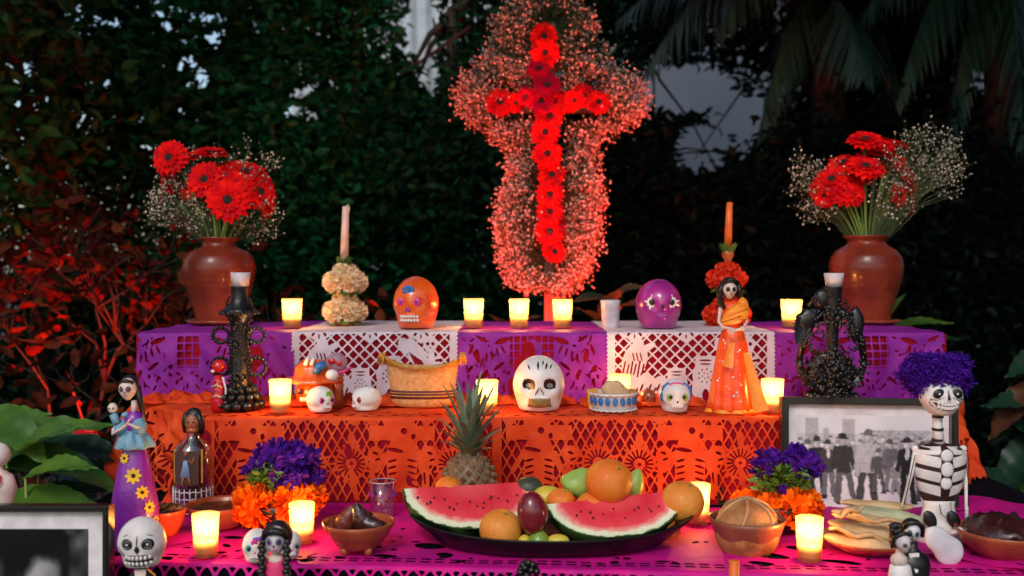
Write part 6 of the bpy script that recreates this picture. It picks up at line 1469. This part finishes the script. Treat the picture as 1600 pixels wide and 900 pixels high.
def frame(name,label,c,wd_,hg,border,mount,fn,nx,ny,rx=0,ry=0,rz=0):
    t=thing(name,label,'picture frame',c); t.rotation_euler=(rx,ry,rz)
    for (x_,z_,hx_,hz_) in((0,hg/2-border/2,wd_/2,border/2),(0,-hg/2+border/2,wd_/2,border/2),(-wd_/2+border/2,0,border/2,hg/2-border),(wd_/2-border/2,0,border/2,hg/2-border)):
        m=MB(); m.box((x_,0,z_),(hx_,.009,hz_)); m.box((x_*(1-.0),-.0095,z_),(max(hx_-.002,.001),.0015,max(hz_-.002,.001))); m.obj('frame_bar',m_frame,t,False)
    m=MB(); m.box((0,.004,0),(wd_/2-border*.5,.0015,hg/2-border*.5)); m.obj('mount',m_mat,t,False)
    m=MB(); m.box((0,.0085,0),(wd_/2-border*.3,.002,hg/2-border*.3)); m.obj('backboard',m_wood,t,False)
    o=pic('photo_print',wd_-2*border-2*mount,hg-2*border-2*mount,nx,ny,fn,t); o.location=(0,.0018,0)
    return t
# right frame: top-left corner near (1218,627), standing on the table and leaning back slightly
D=1.83; wd_=S(283,D); hg=S(200,D); c=W(1359,722,D)
frame('framed_photograph','black framed grey photograph of a walking crowd of men in hats',(c.x,D+.005,c.z),wd_,hg,S(11,D),S(17,D),crowd,230,180,rx=R(-4),ry=R(1.2),rz=R(3))
m=MB(); m.box((c.x,1.86,z1+.006),(wd_*.40,.022,.006)); m.box((c.x,1.872,z1+.07),(.01,.006,.075)); tag(m.obj('frame_stand',m_frame,None,False),'black wooden foot holding up the framed crowd photograph','stand')
D=1.40; wd_=S(300,D); hg=S(380,D); c=W(30,978,D)
frame('framed_portrait','black framed dark portrait of a grey haired man at the lower left',(c.x,D,c.z),wd_,hg,S(10,D),S(29,D),portrait,150,190,rx=R(-3),ry=R(-1.0),rz=R(-4))
m=MB(); m.box((c.x,D+.03,T0+.014),(wd_*.45,.02,.012)); tag(m.obj('frame_stand',m_frame,None,False),'black wooden foot under the framed portrait','stand')

# ---------------------------------------------------------------- figurines
def facekit(t,c,r,skin=None,eye=m_black,eyesz=.26,ring=None,mouth=m_red,rz=0,tilt=0):
    """small painted skull face: head, eye patches, nose, mouth; c centre, r radius, facing -Y"""
    M_=Matrix.Rotation(rz,3,'Z')@Matrix.Rotation(tilt,3,'Y'); c=Vector(c)
    fn=lambda q:(q.x*(1 if q.z>-.1 else 1-.42*(-q.z-.1)),q.y*(1 if q.z>-.1 else 1-.2*(-q.z-.1)),q.z)
    m=MB(); m.ell(c,(r*.82,r*.86,r*1.06),26,18,rot=M_,fn=fn); m.obj('head',skin or m_skin,t)
    def at(x,z,o=0): return c+M_@Vector((x*r,-r*(.86*math.sqrt(max(.05,1-(x/.82)**2-(z/1.06)**2))+o),z*r))
    for s_ in(-1,1):
        if ring: m=MB(); m.ell((0,0,0),(r*(eyesz+.08),r*.06,r*(eyesz+.10)),14,8,rot=M_@Matrix.Rotation(s_*.5,3,'Z')); m.obj('eye_ring',ring,t,loc=at(s_*.34,.08))
        m=MB(); m.ell((0,0,0),(r*eyesz,r*.08,r*(eyesz+.02)),12,8,rot=M_@Matrix.Rotation(s_*.5,3,'Z')); m.obj('eye',eye,t,loc=at(s_*.34,.08,.02))
    m=MB(); m.ell((0,0,0),(r*.07,r*.05,r*.11),8,6,rot=M_); m.obj('nose',m_black,t,loc=at(0,-.22))
    m=MB(); m.ell((0,0,0),(r*.17,r*.05,r*.055),10,6,rot=M_); m.obj('mouth',mouth,t,loc=at(0,-.52))
    return at
# orange dressed catrina on the middle step
D=1.93; k=D/FPX; t=thing('catrina_figurine','tall catrina figurine in a glittering orange dress holding an amber bundle','figurine',onstep(1145,D,z2)); hz=lambda py:(655-py)*k; hx=lambda px:(px-1145)*k
fold=lambda a,z:1+.055*math.sin(a*9+z*12)*(1-min(1,z/.2))+.03*math.sin(a*17+z*30)*(1-min(1,z/.22))
m=MB(); m.lathe([(.001,0),(.046,.0),(.048,.004),(.044,.02),(.040,.05),(.034,.09),(.028,.13),(.022,.155),(.016,hz(525)),(.014,hz(520)),(.019,hz(505)),(.022,hz(492)),(.016,hz(484)),(.006,hz(480)),(.005,hz(474))],n=72,fn=fold,sy=.8); m.obj('body',m_odress,t)
m=MB(); m.lathe([(.046,.001),(.052,.0),(.053,.003),(.047,.008)],n=60,fn=lambda a,z:1+.07*math.sin(a*8),sy=.8,close=True); m.obj('hem',m_ywrap,t)
m=MB(); m.blade((hx(1160),-.034,hz(560)),(.22,-.10,-1),(0,-1,0),.115,.013,.1,8,fold=.3,shape=lambda s:.45+.7*s); m.blade((hx(1140),-.025,hz(545)),(-.28,-.25,-1),(0,-1,0),.05,.010,.1,6,fold=.3,shape=lambda s:.5+.6*s); m.obj('dress_drape',m_ywrap,t)
m=MB(); m.ell((hx(1144),-.022,hz(503)),(.030,.013,.017),44,30,rot=Matrix.Rotation(-.55,3,'Y'),fn=lambda q:(q.x,q.y+.16*math.sin(q.z*13+q.x*5)*(1-q.z*q.z),q.z*(1+.3*q.x))); m.ell((hx(1158),-.012,hz(493)),(.012,.012,.022),20,14,fn=lambda q:(q.x,q.y+.1*math.sin(q.x*12+q.z*5),q.z)); m.obj('bundle',m_ywrap,t)
m=MB(); m.tube([(hx(1125),-.006,hz(492)),(hx(1120),-.020,hz(514)),(hx(1124),-.038,hz(521)),(hx(1140),-.046,hz(524))],[.0038,.0032,.0028,.0026],8); m.tube([(hx(1164),-.006,hz(492)),(hx(1163),-.020,hz(514)),(hx(1155),-.036,hz(523)),(hx(1136),-.047,hz(526))],[.0038,.0032,.0028,.0026],8)
for j in range(4): m.tube([(hx(1138+j*1.5),-.046,hz(523+j*1.4)),(hx(1132+j),-.048,hz(524+j*1.8)),(hx(1128+j),-.046,hz(526+j*1.8))],.0009,5)
m.obj('arms',m_skin,t)
facekit(t,(hx(1138),-.012,hz(464)),.0165,mouth=m_black)
m=MB(); m.ell((hx(1139),-.002,hz(461)),(.0195,.016,.021),20,12); m.tube([(hx(1127),-.012,hz(452)),(hx(1122),-.010,hz(466)),(hx(1124),-.008,hz(484)),(hx(1131),-.012,hz(493))],[.004,.006,.007,.003],9); m.tube([(hx(1150),-.012,hz(452)),(hx(1155),-.010,hz(466)),(hx(1154),-.008,hz(482))],[.004,.006,.004],9); m.tube([(hx(1127),-.020,hz(452)),(hx(1138),-.024,hz(448)),(hx(1150),-.020,hz(452))],[.003,.004,.003],8); m.obj('hair',m_hair,t)
m=MB()
for i in range(26): a=-PI/2+random.uniform(-1.1,1.1); zz_=random.uniform(.02,.14); r_=(.047-.16*zz_)*1.0; m.ell((r_*math.cos(a),r_*.8*math.sin(a)-.001,zz_),random.uniform(.0012,.0028),6,4)
o=m.obj('glitter_beads',m_white,t); o['kind']='stuff'
# purple gowned catrina with child at left
D=1.56; k=D/FPX; zb=z1; t=thing('catrina_figurine','catrina figurine in a purple gown with yellow flowers carrying a small child','figurine',(X(208,D),D,zb)); B_=(1200-0)
yb=420+(CZ-zb)*FPX/D; hz=lambda py:(yb-py)*k; hx=lambda px:(px-208)*k
m=MB(); m.lathe([(.001,0),(.034,0),(.037,.006),(.038,.03),(.0355,.07),(.031,.10),(.024,.135),(.017,hz(700)),(.012,hz(690)),(.011,hz(682)),(.014,hz(668)),(.016,hz(655)),(.013,hz(647)),(.0045,hz(642)),(.004,hz(632))],n=48,fn=lambda a,z:1+.035*math.sin(a*6+z*9)*(1-min(1,z/.15)),sy=.85); m.obj('body',m_pdress,t)
m=MB(); m.lathe([(.017,hz(694)),(.026,hz(700)),(.028,hz(697)),(.022,hz(684)),(.013,hz(672))],n=48,fn=lambda a,z:1+.14*math.sin(a*7)+.07*math.sin(a*13),close=True); m.obj('peplum',m_lblue,t)
m=MB(); m.ell((hx(190),-.006,hz(668)),(.012,.012,.014),14,9); m.ell((hx(218),-.006,hz(666)),(.012,.012,.014),14,9); m.ell((hx(197),-.008,hz(648)),(.006,.006,.005),10,7); m.obj('sleeve_ruffle',m_lblue,t)
m=MB(); m.tube([(hx(196),-.004,hz(654)),(hx(180),-.012,hz(670)),(hx(183),-.022,hz(676)),(hx(206),-.026,hz(660))],[.0032,.0028,.0025,.0018],8); m.tube([(hx(214),-.004,hz(654)),(hx(224),-.010,hz(668)),(hx(218),-.022,hz(664)),(hx(206),-.027,hz(657))],[.0032,.0028,.0025,.0018],8)
for j in range(4): m.tube([(hx(207),-.027,hz(659)),(hx(209+j),-.029,hz(655-j*.8)),(hx(211+j),-.029,hz(652-j*.8))],.0007,5)
m.tube([(0,0,hz(650)),(0,0,hz(626))],[.005,.0042],9); m.ell((0,-.002,hz(650)),(.010,.007,.006),12,8); m.obj('arms',m_skin,t)
facekit(t,(hx(200),-.004,hz(608)),.0165,ring=None,eye=mat('dusky_paint',(.12,.05,.08),.5))
m=MB(); m.ell((hx(200),.005,hz(604)),(.0155,.013,.018),18,12); m.tube([(hx(191),-.008,hz(598)),(hx(200),-.014,hz(594)),(hx(210),-.008,hz(598))],.0035,8); m.tube([(hx(212),.002,hz(604)),(hx(216),.006,hz(630)),(hx(222),.008,hz(664))],[.006,.005,.003],8); m.obj('hair',m_hair,t)
m=MB(); m.ell((hx(180),-.014,hz(636)),(.0075,.007,.008),12,8); m.obj('child_head',m_skin,t)
m=MB(); m.tube([(hx(180),-.012,hz(646)),(hx(187),-.014,hz(660))],[.006,.007],9); m.obj('child_wrap',m_lblue,t)
for s_ in(-1,1): eyepart(t,'child_eye',Vector((hx(180)+s_*.0028,-.0205,hz(636))),.0016,.0018,.0008,m_black)
for (px,py,R_) in((199,714,.0095),(215,740,.0135),(229,766,.0115),(239,790,.0105),(246,812,.008)):
    zz_=hz(py); rr=np.interp(zz_,[0,.03,.07,.10,.135,.18],[.034,.038,.0355,.031,.024,.015]); xx=hx(px)*.93; yy=-math.sqrt(max(1e-6,rr*rr-xx*xx))*.85 if abs(xx)<rr else -.004
    nrm=Vector((xx,yy/.85,.004)).normalized(); m=MB(); u=nrm.cross(Vector((0,0,1))).normalized(); w=u.cross(nrm)
    for j in range(8): a=2*PI*j/8; m.blade(nrm*.001,u*math.cos(a)+w*math.sin(a)+nrm*.12,nrm,R_*1.0,R_*.24,-.2,4)
    f=m.obj('yellow_flower',m_yellow,t,loc=(xx,yy,zz_)); m=MB(); m.ell((0,0,0),R_*.26,8,6); m.obj('flower_centre',m_centre,f,loc=nrm*.0012)
# girl doll with plaits
D=1.39; k=D/FPX; yb=420+(CZ-T0)*FPX/D; hz=lambda py:(yb-py)*k; hx=lambda px:(px-430)*k
t=thing('girl_figurine','skull faced girl figurine with two long dark plaits and a pink dress','figurine',(X(430,D),D,T0+.001))
m=MB(); m.lathe([(.001,0),(.045,0),(.047,.01),(.040,.05),(.028,hz(960)),(.020,hz(915)),(.019,hz(900)),(.018,hz(885)),(.014,hz(874)),(.0065,hz(869)),(.0055,hz(860))],n=44,sy=.75,fn=lambda a,z:1+.04*math.sin(a*8)*(1-min(1,z/.15))); m.obj('body',m_pinkdress,t)
m=MB(); m.tube([(hx(416),0,hz(882)),(hx(408),-.008,hz(915)),(hx(420),-.022,hz(940)),(hx(430),-.026,hz(942))],[.0055,.005,.0042,.003],9); m.tube([(hx(444),0,hz(882)),(hx(452),-.008,hz(915)),(hx(440),-.022,hz(938)),(hx(432),-.026,hz(940))],[.0055,.005,.0042,.003],9); m.ell((0,-.002,hz(877)),(.013,.010,.0085),14,9); m.ell((0,0,hz(868)),(.006,.006,.012),10,8); m.obj('arms',m_skin,t)
facekit(t,(hx(431),-.004,hz(846)),.0195,skin=mat('white_face',(.75,.68,.72),.5),eye=mat('plum_paint',(.06,.03,.09),.5),ring=mat('lilac_paint',(.35,.28,.42),.5),eyesz=.2,mouth=m_pink)
m=MB(); m.ell((0,.006,hz(842)),(.0215,.0185,.0225),24,14); m.tube([(hx(412),-.008,hz(846)),(hx(417),-.016,hz(831)),(hx(431),-.021,hz(826)),(hx(445),-.016,hz(831)),(hx(451),-.008,hz(846))],[.004,.0055,.006,.0055,.004],9); m.obj('hair',m_hair,t)
for s_ in(-1,1):
    m=MB()
    for j in range(15):
        py=846+j*6.5; m.ell((hx(430+s_*(19+.12*j*(1 if j<12 else .6)))+.0012*(-1)**j,-.012-.0003*j,hz(py)),(.0058,.0055,.0048),9,6,rot=Matrix.Rotation(.5*(-1)**j,3,'Y'))
    m.obj('plait',m_hair,t)
# skulls beside her on the table
def ex_violet(t,fr,w):
    m=MB(); m.box((0,0,0),(w*.20,.0015,w*.075),rot=Matrix.Rotation(-.15,3,'Y')); m.obj('forehead_ribbon',m_violet,t,loc=fr(.25,.58)+Vector((0,-.0005,0)))
    m=MB(); m.ell((0,0,0),(w*.12,.001,w*.12),10,6); m.obj('forehead_spot',m_pink,t,loc=fr(-.05,.42)+Vector((0,0,0)))
sugar(399,1.50,z1,44,50,'white sugar skull with teal eyes and violet ribbon left of the girl figurine',8,m_sugar,m_teal,m_pink,ex_violet)
sugar(450,1.515,z1,38,44,'plain white sugar skull half hidden behind the girl figurine, by the candle',25,m_sugar,m_grey,m_pink)
# toothy skull headed figurine at the left front
D=1.41; k=D/FPX; yb=420+(CZ-T0)*FPX/D; hz=lambda py:(yb-py)*k; hx=lambda px:(px-219)*k
t,fr,w_,H=skull('skull_headed_figurine','figurine with a big white painted skull head, ringed eyes and clenched teeth',(X(219,D),D,hz(886)+T0),S(74,D),S(77,D),S(66,D),m_white,rz=R(6),jaw=.70,scale_eye=.125,depth=.1,cat='figurine')
for s_ in(-1,1):
    patch(t,'eye_socket',fr,s_*.42,.12,.27,.235,.0012,m_black); p=fr(s_*.42,.12)
    m=MB(); m.tube([(.0050*math.cos(a),0,.0050*math.sin(a)) for a in[2*PI*i/16 for i in range(17)]],.0007,5); m.obj('eye_ring',m_grey,t,loc=p+Vector((0,-.0026,0))); eyepart(t,'pupil',p+Vector((0,-.0024,0)),.0018,.0018,.0010,m_white)
    patch(t,'painted_curl',fr,s_*.50,.44,.20,.018,.0002,m_black,an=s_*-.30,n=12,rings=2)
patch(t,'nose',fr,0,-.07,.12,.19,.0016,m_black,n=12,pw=1.4); patch(t,'nose_line',fr,0,.26,.035,.26,.0006,m_black,n=10,pw=1.2)
patch(t,'mouth',fr,0,-.50,.68,.27,.0008,m_black,pw=2.6,n=26)
for r_,v in((0,-.39),(1,-.61)):
    for q in range(7):
        u=-.51+1.02*q/6; patch(t,'tooth',fr,u,v,.074,.095-.03*abs(u),.0020,m_white,n=10,rings=3,pw=4).location=(0,-.0009,0)
m=MB(); m.tube([fr(-.80,.02)+Vector((0,-.0004,0)),fr(-.70,-.22)+Vector((0,-.0004,0)),fr(-.62,-.36)+Vector((0,-.0004,0)),fr(-.3,-.28)+Vector((0,-.0004,0))],.0006,5); m.obj('cheek_line',m_black,t)
zz_=-(hz(886)-.001); m=MB(); m.lathe([(.001,zz_),(.04,zz_),(.040,zz_+.03),(.026,-.06),(.022,-.03),(.018,-.014),(.008,-.006),(.007,.006)],n=32,sy=.7); m.obj('body',m_black,t)
m=MB(); m.blade((.0,-.010,-.003),(.05,-.35,-1),(0,-1,0),.040,.008,0,4,shape=lambda s:1-.3*s); m.obj('shirt_front',m_skin,t)
# bride and groom
D=1.38; k=D/FPX; yb=420+(CZ-T0)*FPX/D; hz=lambda py:(yb-py)*k
for px,lb,dress,fc,eyc,rng_,bun in((1405,'bride figurine with a high black bun and ivory dress leaning on the groom',m_white,(1406,846,14.5),mat('brown_eye_paint',(.05,.02,.03),.5),mat('mauve_ring',(.35,.2,.28),.5),True),(1430,'groom figurine in a black suit with teal ringed eyes beside the bride',m_black,(1428,835,15),m_black,m_teal,False)):
    hx=lambda q:(q-px)*k; t=thing('bride_figurine' if bun else 'groom_figurine',lb,'figurine',(X(px,D),D-(.012 if bun else 0),T0+.001))
    if bun: m=MB(); m.lathe([(.001,0),(.05,0),(.05,.01),(.030,hz(975)),(.016,hz(925)),(.0165,hz(900)),(.014,hz(883)),(.0055,hz(876)),(.005,hz(864))],n=36,sy=.75,fn=lambda a,z:1+.04*math.sin(a*9)*(1-min(1,z/.15)))
    else: m=MB(); m.lathe([(.001,0),(.020,0),(.022,.02),(.020,hz(960)),(.020,hz(920)),(.024,hz(885)),(.021,hz(872)),(.010,hz(864)),(.0065,hz(858)),(.006,hz(850))],n=30,sy=.75)
    m.obj('body',dress,t)
    if bun: m=MB(); m.ell((hx(1402),-.002,hz(874)),(.012,.009,.010),14,9); m.ell((hx(1404),0,hz(866)),(.006,.006,.012),10,8); m.tube([(hx(1396),0,hz(882)),(hx(1390),-.008,hz(908)),(hx(1400),-.020,hz(925))],[.0042,.0038,.003],8); m.obj('neck_and_arm',m_skin,t)
    else:
        m=MB(); m.blade((hx(1426),-.0115,hz(864)),(.05,-.3,-1),(0,-1,0),.026,.0075,0,4,shape=lambda s:1-.8*s); m.obj('shirt_front',m_white,t)
        m=MB(); m.tube([(hx(1444),0,hz(882)),(hx(1448),-.006,hz(915)),(hx(1438),-.02,hz(930))],[.0055,.0050,.0045],9); m.obj('sleeve',m_black,t); m=MB(); m.ell((hx(1437),-.021,hz(932)),(.004,.004,.005),9,6); m.obj('hand',m_skin,t)
    fx_,fy_,fr_=fc
    facekit(t,(hx(fx_),-.008 if bun else 0,hz(fy_)),fr_*k,skin=mat('white_face',(.74,.66,.68),.5),eye=eyc,ring=rng_,eyesz=.19,mouth=m_black,tilt=-.25 if bun else .18,rz=.25 if bun else -.2)
    m=MB(); m.ell((hx(fx_-(3 if bun else -3)),.004 if bun else .011,hz(fy_-4)),(fr_*k*1.05,fr_*k*.80,fr_*k*1.08),20,12)
    if bun:
        m.tube([(hx(1390),-.004,hz(854)),(hx(1391),-.008,hz(838)),(hx(1402),-.013,hz(829)),(hx(1418),-.008,hz(833))],[.0025,.0035,.0038,.0025],9)
        for j in range(7): a=j*2*PI/7; m.ell((hx(1395)+.0055*math.cos(a),-.006,hz(823)+.0045*math.sin(a)),(.0055,.006,.0048),9,6)
        m.obj('bun_hair',m_hair,t)
    else: m.tube([(hx(1413),-.002,hz(828)),(hx(1419),-.007,hz(818)),(hx(1433),-.007,hz(817)),(hx(1444),-.002,hz(827)),(hx(1445),.002,hz(842))],[.003,.004,.0042,.004,.003],9); m.obj('hair',m_hair,t)
# skeleton with the violet feather hair
D=1.60; k=D/FPX; yb=420+(CZ-z1)*FPX/D; hz=lambda py:(yb-py)*k; hx=lambda px:(px-1470)*k
t=thing('seated_skeleton','seated striped skeleton doll with a huge violet feather wig and a grin','figurine',(X(1470,D),D,z1+.001))
m=MB(); m.tube([(0,0,hz(700)),(hx(1467),0,hz(675)),(hx(1466),0,hz(645))],[.009,.0078,.008],14); m.obj('neck',m_white,t)
for py in(652,672,689): m=MB(); m.lathe([(.0089,-.0022),(.0094,0),(.0089,.0022)],c=(hx(1467),0,hz(py)),n=18,close=True); m.obj('neck_band',m_black,t)
# torso as one shape, ribs proud of the black
prof=[(.004,hz(795)),(.022,hz(790)),(.030,hz(775)),(.036,hz(755)),(.041,hz(735)),(.042,hz(715)),(.036,hz(702)),(.020,hz(696)),(.006,hz(693))]
m=MB(); m.lathe(prof,n=40,sy=.7); m.obj('torso',mat('brown_black_paint',(.035,.012,.010),.45),t)
pz=[p[1] for p in prof]; pR=[p[0] for p in prof]
def rib(py0,py1,s_,a0,a1,droop):
    vs=[];fs=[]
    for i in range(11):
        a=a0+(a1-a0)*i/10
        for j,py in enumerate((py0,(py0+py1)/2,py1)):
            dz_=-droop*k*(abs(math.sin(a))); zz_=hz(py)+dz_; r_=float(np.interp(zz_,pz,pR))+(.0016 if j==1 else .0006)
            vs.append((s_*r_*math.sin(a),-r_*.7*math.cos(a),zz_))
    for i in range(10):
        for j in range(2): q=i*3+j; fs.append((q,q+1,q+4,q+3))
    return vs,fs
for py0,py1 in((696,707),(714,730),(737,753),(759,775)):
    for s_ in(-1,1):
        m=MB(); vs,fs=rib(py0,py1,s_,.22,2.6,-7 if py0>700 else 2); m.add(vs,fs); m.obj('rib',m_white,t)
for py,rx_,rz_ in((709,.0105,.0105),(730,.0105,.0125),(752,.0095,.0105)):
    r_=float(np.interp(hz(py),pz,pR)); m=MB(); m.ell((0,0,0),(rx_,.004,rz_),18,10); o=m.obj('sternum_plate',m_white,t,loc=(0,-r_*.7,hz(py)))
    m=MB(); m.tube([(rx_*1.0*math.cos(a),-.0008,rz_*1.0*math.sin(a)) for a in[2*PI*i/22 for i in range(23)]],.0007,5); m.obj('outline',m_black,o)
m=MB(); m.lathe([(.001,0),(.040,0),(.044,.006),(.040,hz(830)),(.028,hz(808)),(.024,hz(792)),(.026,hz(780)),(.022,hz(776))],n=36,sy=.72); m.obj('pelvis',m_white,t)
m=MB(); m.ell((0,0,0),(.010,.004,.015),16,8,rot=Matrix.Rotation(-.5,3,'Y')); me=m.mesh('pelvis_hollow',m_black); link('pelvis_hollow',me,t,(hx(1446),-.025,hz(808))); link('pelvis_hollow',me,t,(hx(1482),-.026,hz(808)))
m=MB(); m.tube([(hx(1460),-.026,hz(785)),(hx(1463),-.027,hz(800)),(hx(1470),-.030,hz(806)),(hx(1478),-.027,hz(796)),(hx(1478),-.024,hz(782))],.0008,6); m.obj('pelvis_line',m_black,t)
m=MB(); m.tube([(hx(1433),0,hz(703)),(hx(1424),-.006,hz(740)),(hx(1408),-.014,hz(790))],[.0042,.0033,.0030],9); m.ell((hx(1432),0,hz(703)),(.006,.006,.006),10,7); m.obj('arm',m_white,t)
m=MB(); m.tube([(hx(1430),-.005,hz(712)),(hx(1421),-.0105,hz(745)),(hx(1408),-.0175,hz(788))],.0009,5); m.obj('arm_line',m_black,t)
m=MB(); m.tube([(hx(1507),0,hz(703)),(hx(1510),-.004,hz(745)),(hx(1508),-.012,hz(790)),(hx(1506),-.020,hz(822))],[.0045,.0035,.0032,.003],9); m.ell((hx(1507),0,hz(703)),(.006,.006,.006),10,7); m.obj('arm',m_white,t)
m=MB(); m.tube([(hx(1509),-.005,hz(715)),(hx(1512),-.008,hz(750)),(hx(1509),-.016,hz(790))],.0009,5); m.obj('arm_line',m_black,t)
m=MB(); m.tube([(hx(1464),-.045,hz(826)),(hx(1480),-.052,hz(818)),(hx(1500),-.048,hz(829)),(hx(1533),-.040,hz(832))],[.006,.011,.007,.0025],12,flat=.5)
for j in range(3): m.tube([(hx(1494),-.050,hz(832+j*3)),(hx(1512),-.047,hz(836+j*3)),(hx(1526-j*3),-.043,hz(837+j*3))],[.003,.0024,.0015],7)
m.obj('hand',m_white,t)
m=MB(); m.tube([(hx(1455),-.030,hz(850)),(hx(1462),-.070,hz(842)),tuple(W(1464,840,1.50)-Vector((X(1470,1.60),1.60,z1+.001)))],[.010,.009,.010],10); m.obj('leg',m_white,t)
# the sole of the foot faces the viewer
m=MB(); 
def sole(q): 
    w=1+.28*q.z; return (q.x*w-.22*q.z,q.y,q.z)
fc_=W(1474,852,1.49)-Vector((X(1470,1.60),1.60,z1+.001)); m.ell(fc_,(.0235,.010,.0345),30,22,rot=Matrix.Rotation(R(-44),3,'Y'),fn=lambda q:(q.x*(1-.12*q.z-.20*math.exp(-((q.z-.1)/.35)**2)),q.y,q.z)); m.obj('foot',mat('matte_white',(.74,.72,.76),.55,bump=.2),t)
# head
hc=Vector((hx(1469),-.006,hz(622))); 
fnh=lambda q:(q.x*(1 if q.z>-.05 else 1-.42*(-q.z-.05)),q.y,q.z if q.z>-.7 else -.7-(-q.z-.7)*.3)
m=MB(); m.ell(hc,(.034,.030,.036),36,24,fn=fnh); m.obj('head',m_white,t)
def hf(u,v,o=0): 
    y_=-math.sqrt(max(.03,1-u*u-v*v)); q=fnh(Vector((u,y_,v))); return hc+Vector((q[0]*.034,q[1]*.030-o,q[2]*.036))
for s_ in(-1,1):
    eyepart(t,'eye_socket',hf(s_*.42,.26),.0095,.0078,.003,m_black,rot=Matrix.Rotation(s_*.3,3,'Y')); eyepart(t,'pupil',hf(s_*.42,.26,.003),.0018,.0018,.001,m_white)
m=MB(); a_=hf(0,.42,.0005); b_=hf(0,-.0,.001); m.tube([a_,b_],[.0008,.0052],8,flat=.4); m.obj('nose',m_black,t)
m=MB(); vs=[];fs=[]
for i in range(15):
    u=-.68+1.36*i/14; e=1-abs(u/.68)**2.5; cv=-.28+.16*(u/.68)**2
    for v in(cv+.15*e,cv,cv-.22*e): vs.append(hf(u,v,.0006))
for i in range(14):
    for j in range(2): q=i*3+j; fs.append((q,q+1,q+4,q+3))
m.add(vs,fs); m.obj('mouth',m_black,t)
for r_ in(0,1):
    for q in range(7):
        u=-.46+.92*q/6; cv=-.28+.16*(u/.68)**2+(.065 if r_==0 else -.10); m=MB(); m.ell((0,0,0),(.0028,.0014,.0030),9,6,fn=lambda v_:(max(-.8,min(.8,v_.x))*1.1,v_.y,max(-.8,min(.8,v_.z))*1.15)); m.obj('tooth',m_white,t,loc=hf(u,cv,.0012))
for s_ in(-1,1): m=MB(); m.tube([hf(s_*.72,.05,.0004),hf(s_*.80,-.15,.0004),hf(s_*.70,-.30,.0004)],.0006,5); m.tube([hf(s_*.2,.1,.0004),hf(s_*.5,-.02,.0004),hf(s_*.75,.0,.0004)],.0006,5); m.obj('cheek_line',m_black,t)
# wig
n=11000; d=rng.normal(size=(n,3)); d/=np.linalg.norm(d,axis=1)[:,None]; hcv=np.array([hx(1468),.010,hz(588)]); rad=np.array([.061,.048,.040])
lump=1+.12*np.sin(d[:,0]*5+1)*np.cos(d[:,2]*4)+.06*np.sin(d[:,0]*11+d[:,2]*9)
P0=hcv+d*rad*(.55+.38*rng.random(n))[:,None]*lump[:,None]; keep_=~((P0[:,2]<hz(602))&(P0[:,1]<-.010)&(np.abs(P0[:,0]-hx(1469))<.033)); P0=P0[keep_]
o=link('feather_wig',leaves('feather_wig',P0,.0085,m_fuzz,.28,0),t); o['kind']='stuff'
m=MB(); m.ell(tuple(hcv+np.array([0,.006,.003])),(.048,.034,.031),20,12); m.obj('wig_cap',m_fuzz,t)
# small things at the edges
D=1.36; z=T0+.001; k=D/FPX; yb=420+(CZ-T0)*FPX/D; hz=lambda py:(yb-py)*k
t=thing('bald_figurine','pale figurine with a round white head cut off by the left edge','figurine',(X(-6,1.62),1.62,z1+.001)); k=1.62/FPX; yb=420+(CZ-z1)*FPX/1.62; hz=lambda py:(yb-py)*k
m=MB(); m.lathe([(.001,0),(.028,0),(.03,.01),(.022,hz(790)),(.030,hz(765)),(.024,hz(745)),(.008,hz(735)),(.007,hz(725))],n=28,sy=.7); m.obj('body',m_skin,t)
m=MB(); m.ell((0,0,hz(712)),(.0195,.018,.0195),20,14); m.obj('head',m_white,t); m=MB(); m.tube([(.012,-.016,hz(742)),(.014,-.020,hz(752)),(.008,-.022,hz(762))],.0015,6); m.obj('shawl_trim',m_red,t)
D=1.40; o=MB().lathe([(.001,0),(S(8,D),0),(S(8,D),S(23,D)+.15),(.001,S(23,D)+.151)],n=16).obj('orange_candle',m_taper_o,None,loc=(X(1149,D),D,CZ-(878-420)*D/FPX-S(23,D)-.15)); 
o.location.z=T0; z_=CZ-(878-420)*D/FPX-T0
for v in o.data.vertices:
    if v.co.z>.05: v.co.z=z_
tag(o,'thick orange candle rising at the bottom edge below the bread bowl','candle')
D=1.42; t=thing('bead_ornament','small cluster of dark beads at the bottom edge below the fruit tray','ornament',(X(825,D),D,T0+.001)); z_=CZ-(884-420)*D/FPX-T0
m=MB(); m.lathe([(.001,0),(.02,0),(.006,.02),(.005,z_-.008)],n=12); m.obj('stem',m_black,t)
m=MB(); m.ell((0,0,0),.0055,8,6); me=m.mesh('bead',m_blackclay)
for j in range(16): a=j*2.4; link('bead',me,t,(.004*math.cos(a)*math.sqrt(j)*.9,.004*math.sin(a)*math.sqrt(j)*.5,z_-.001*j+.002*(j%3)))
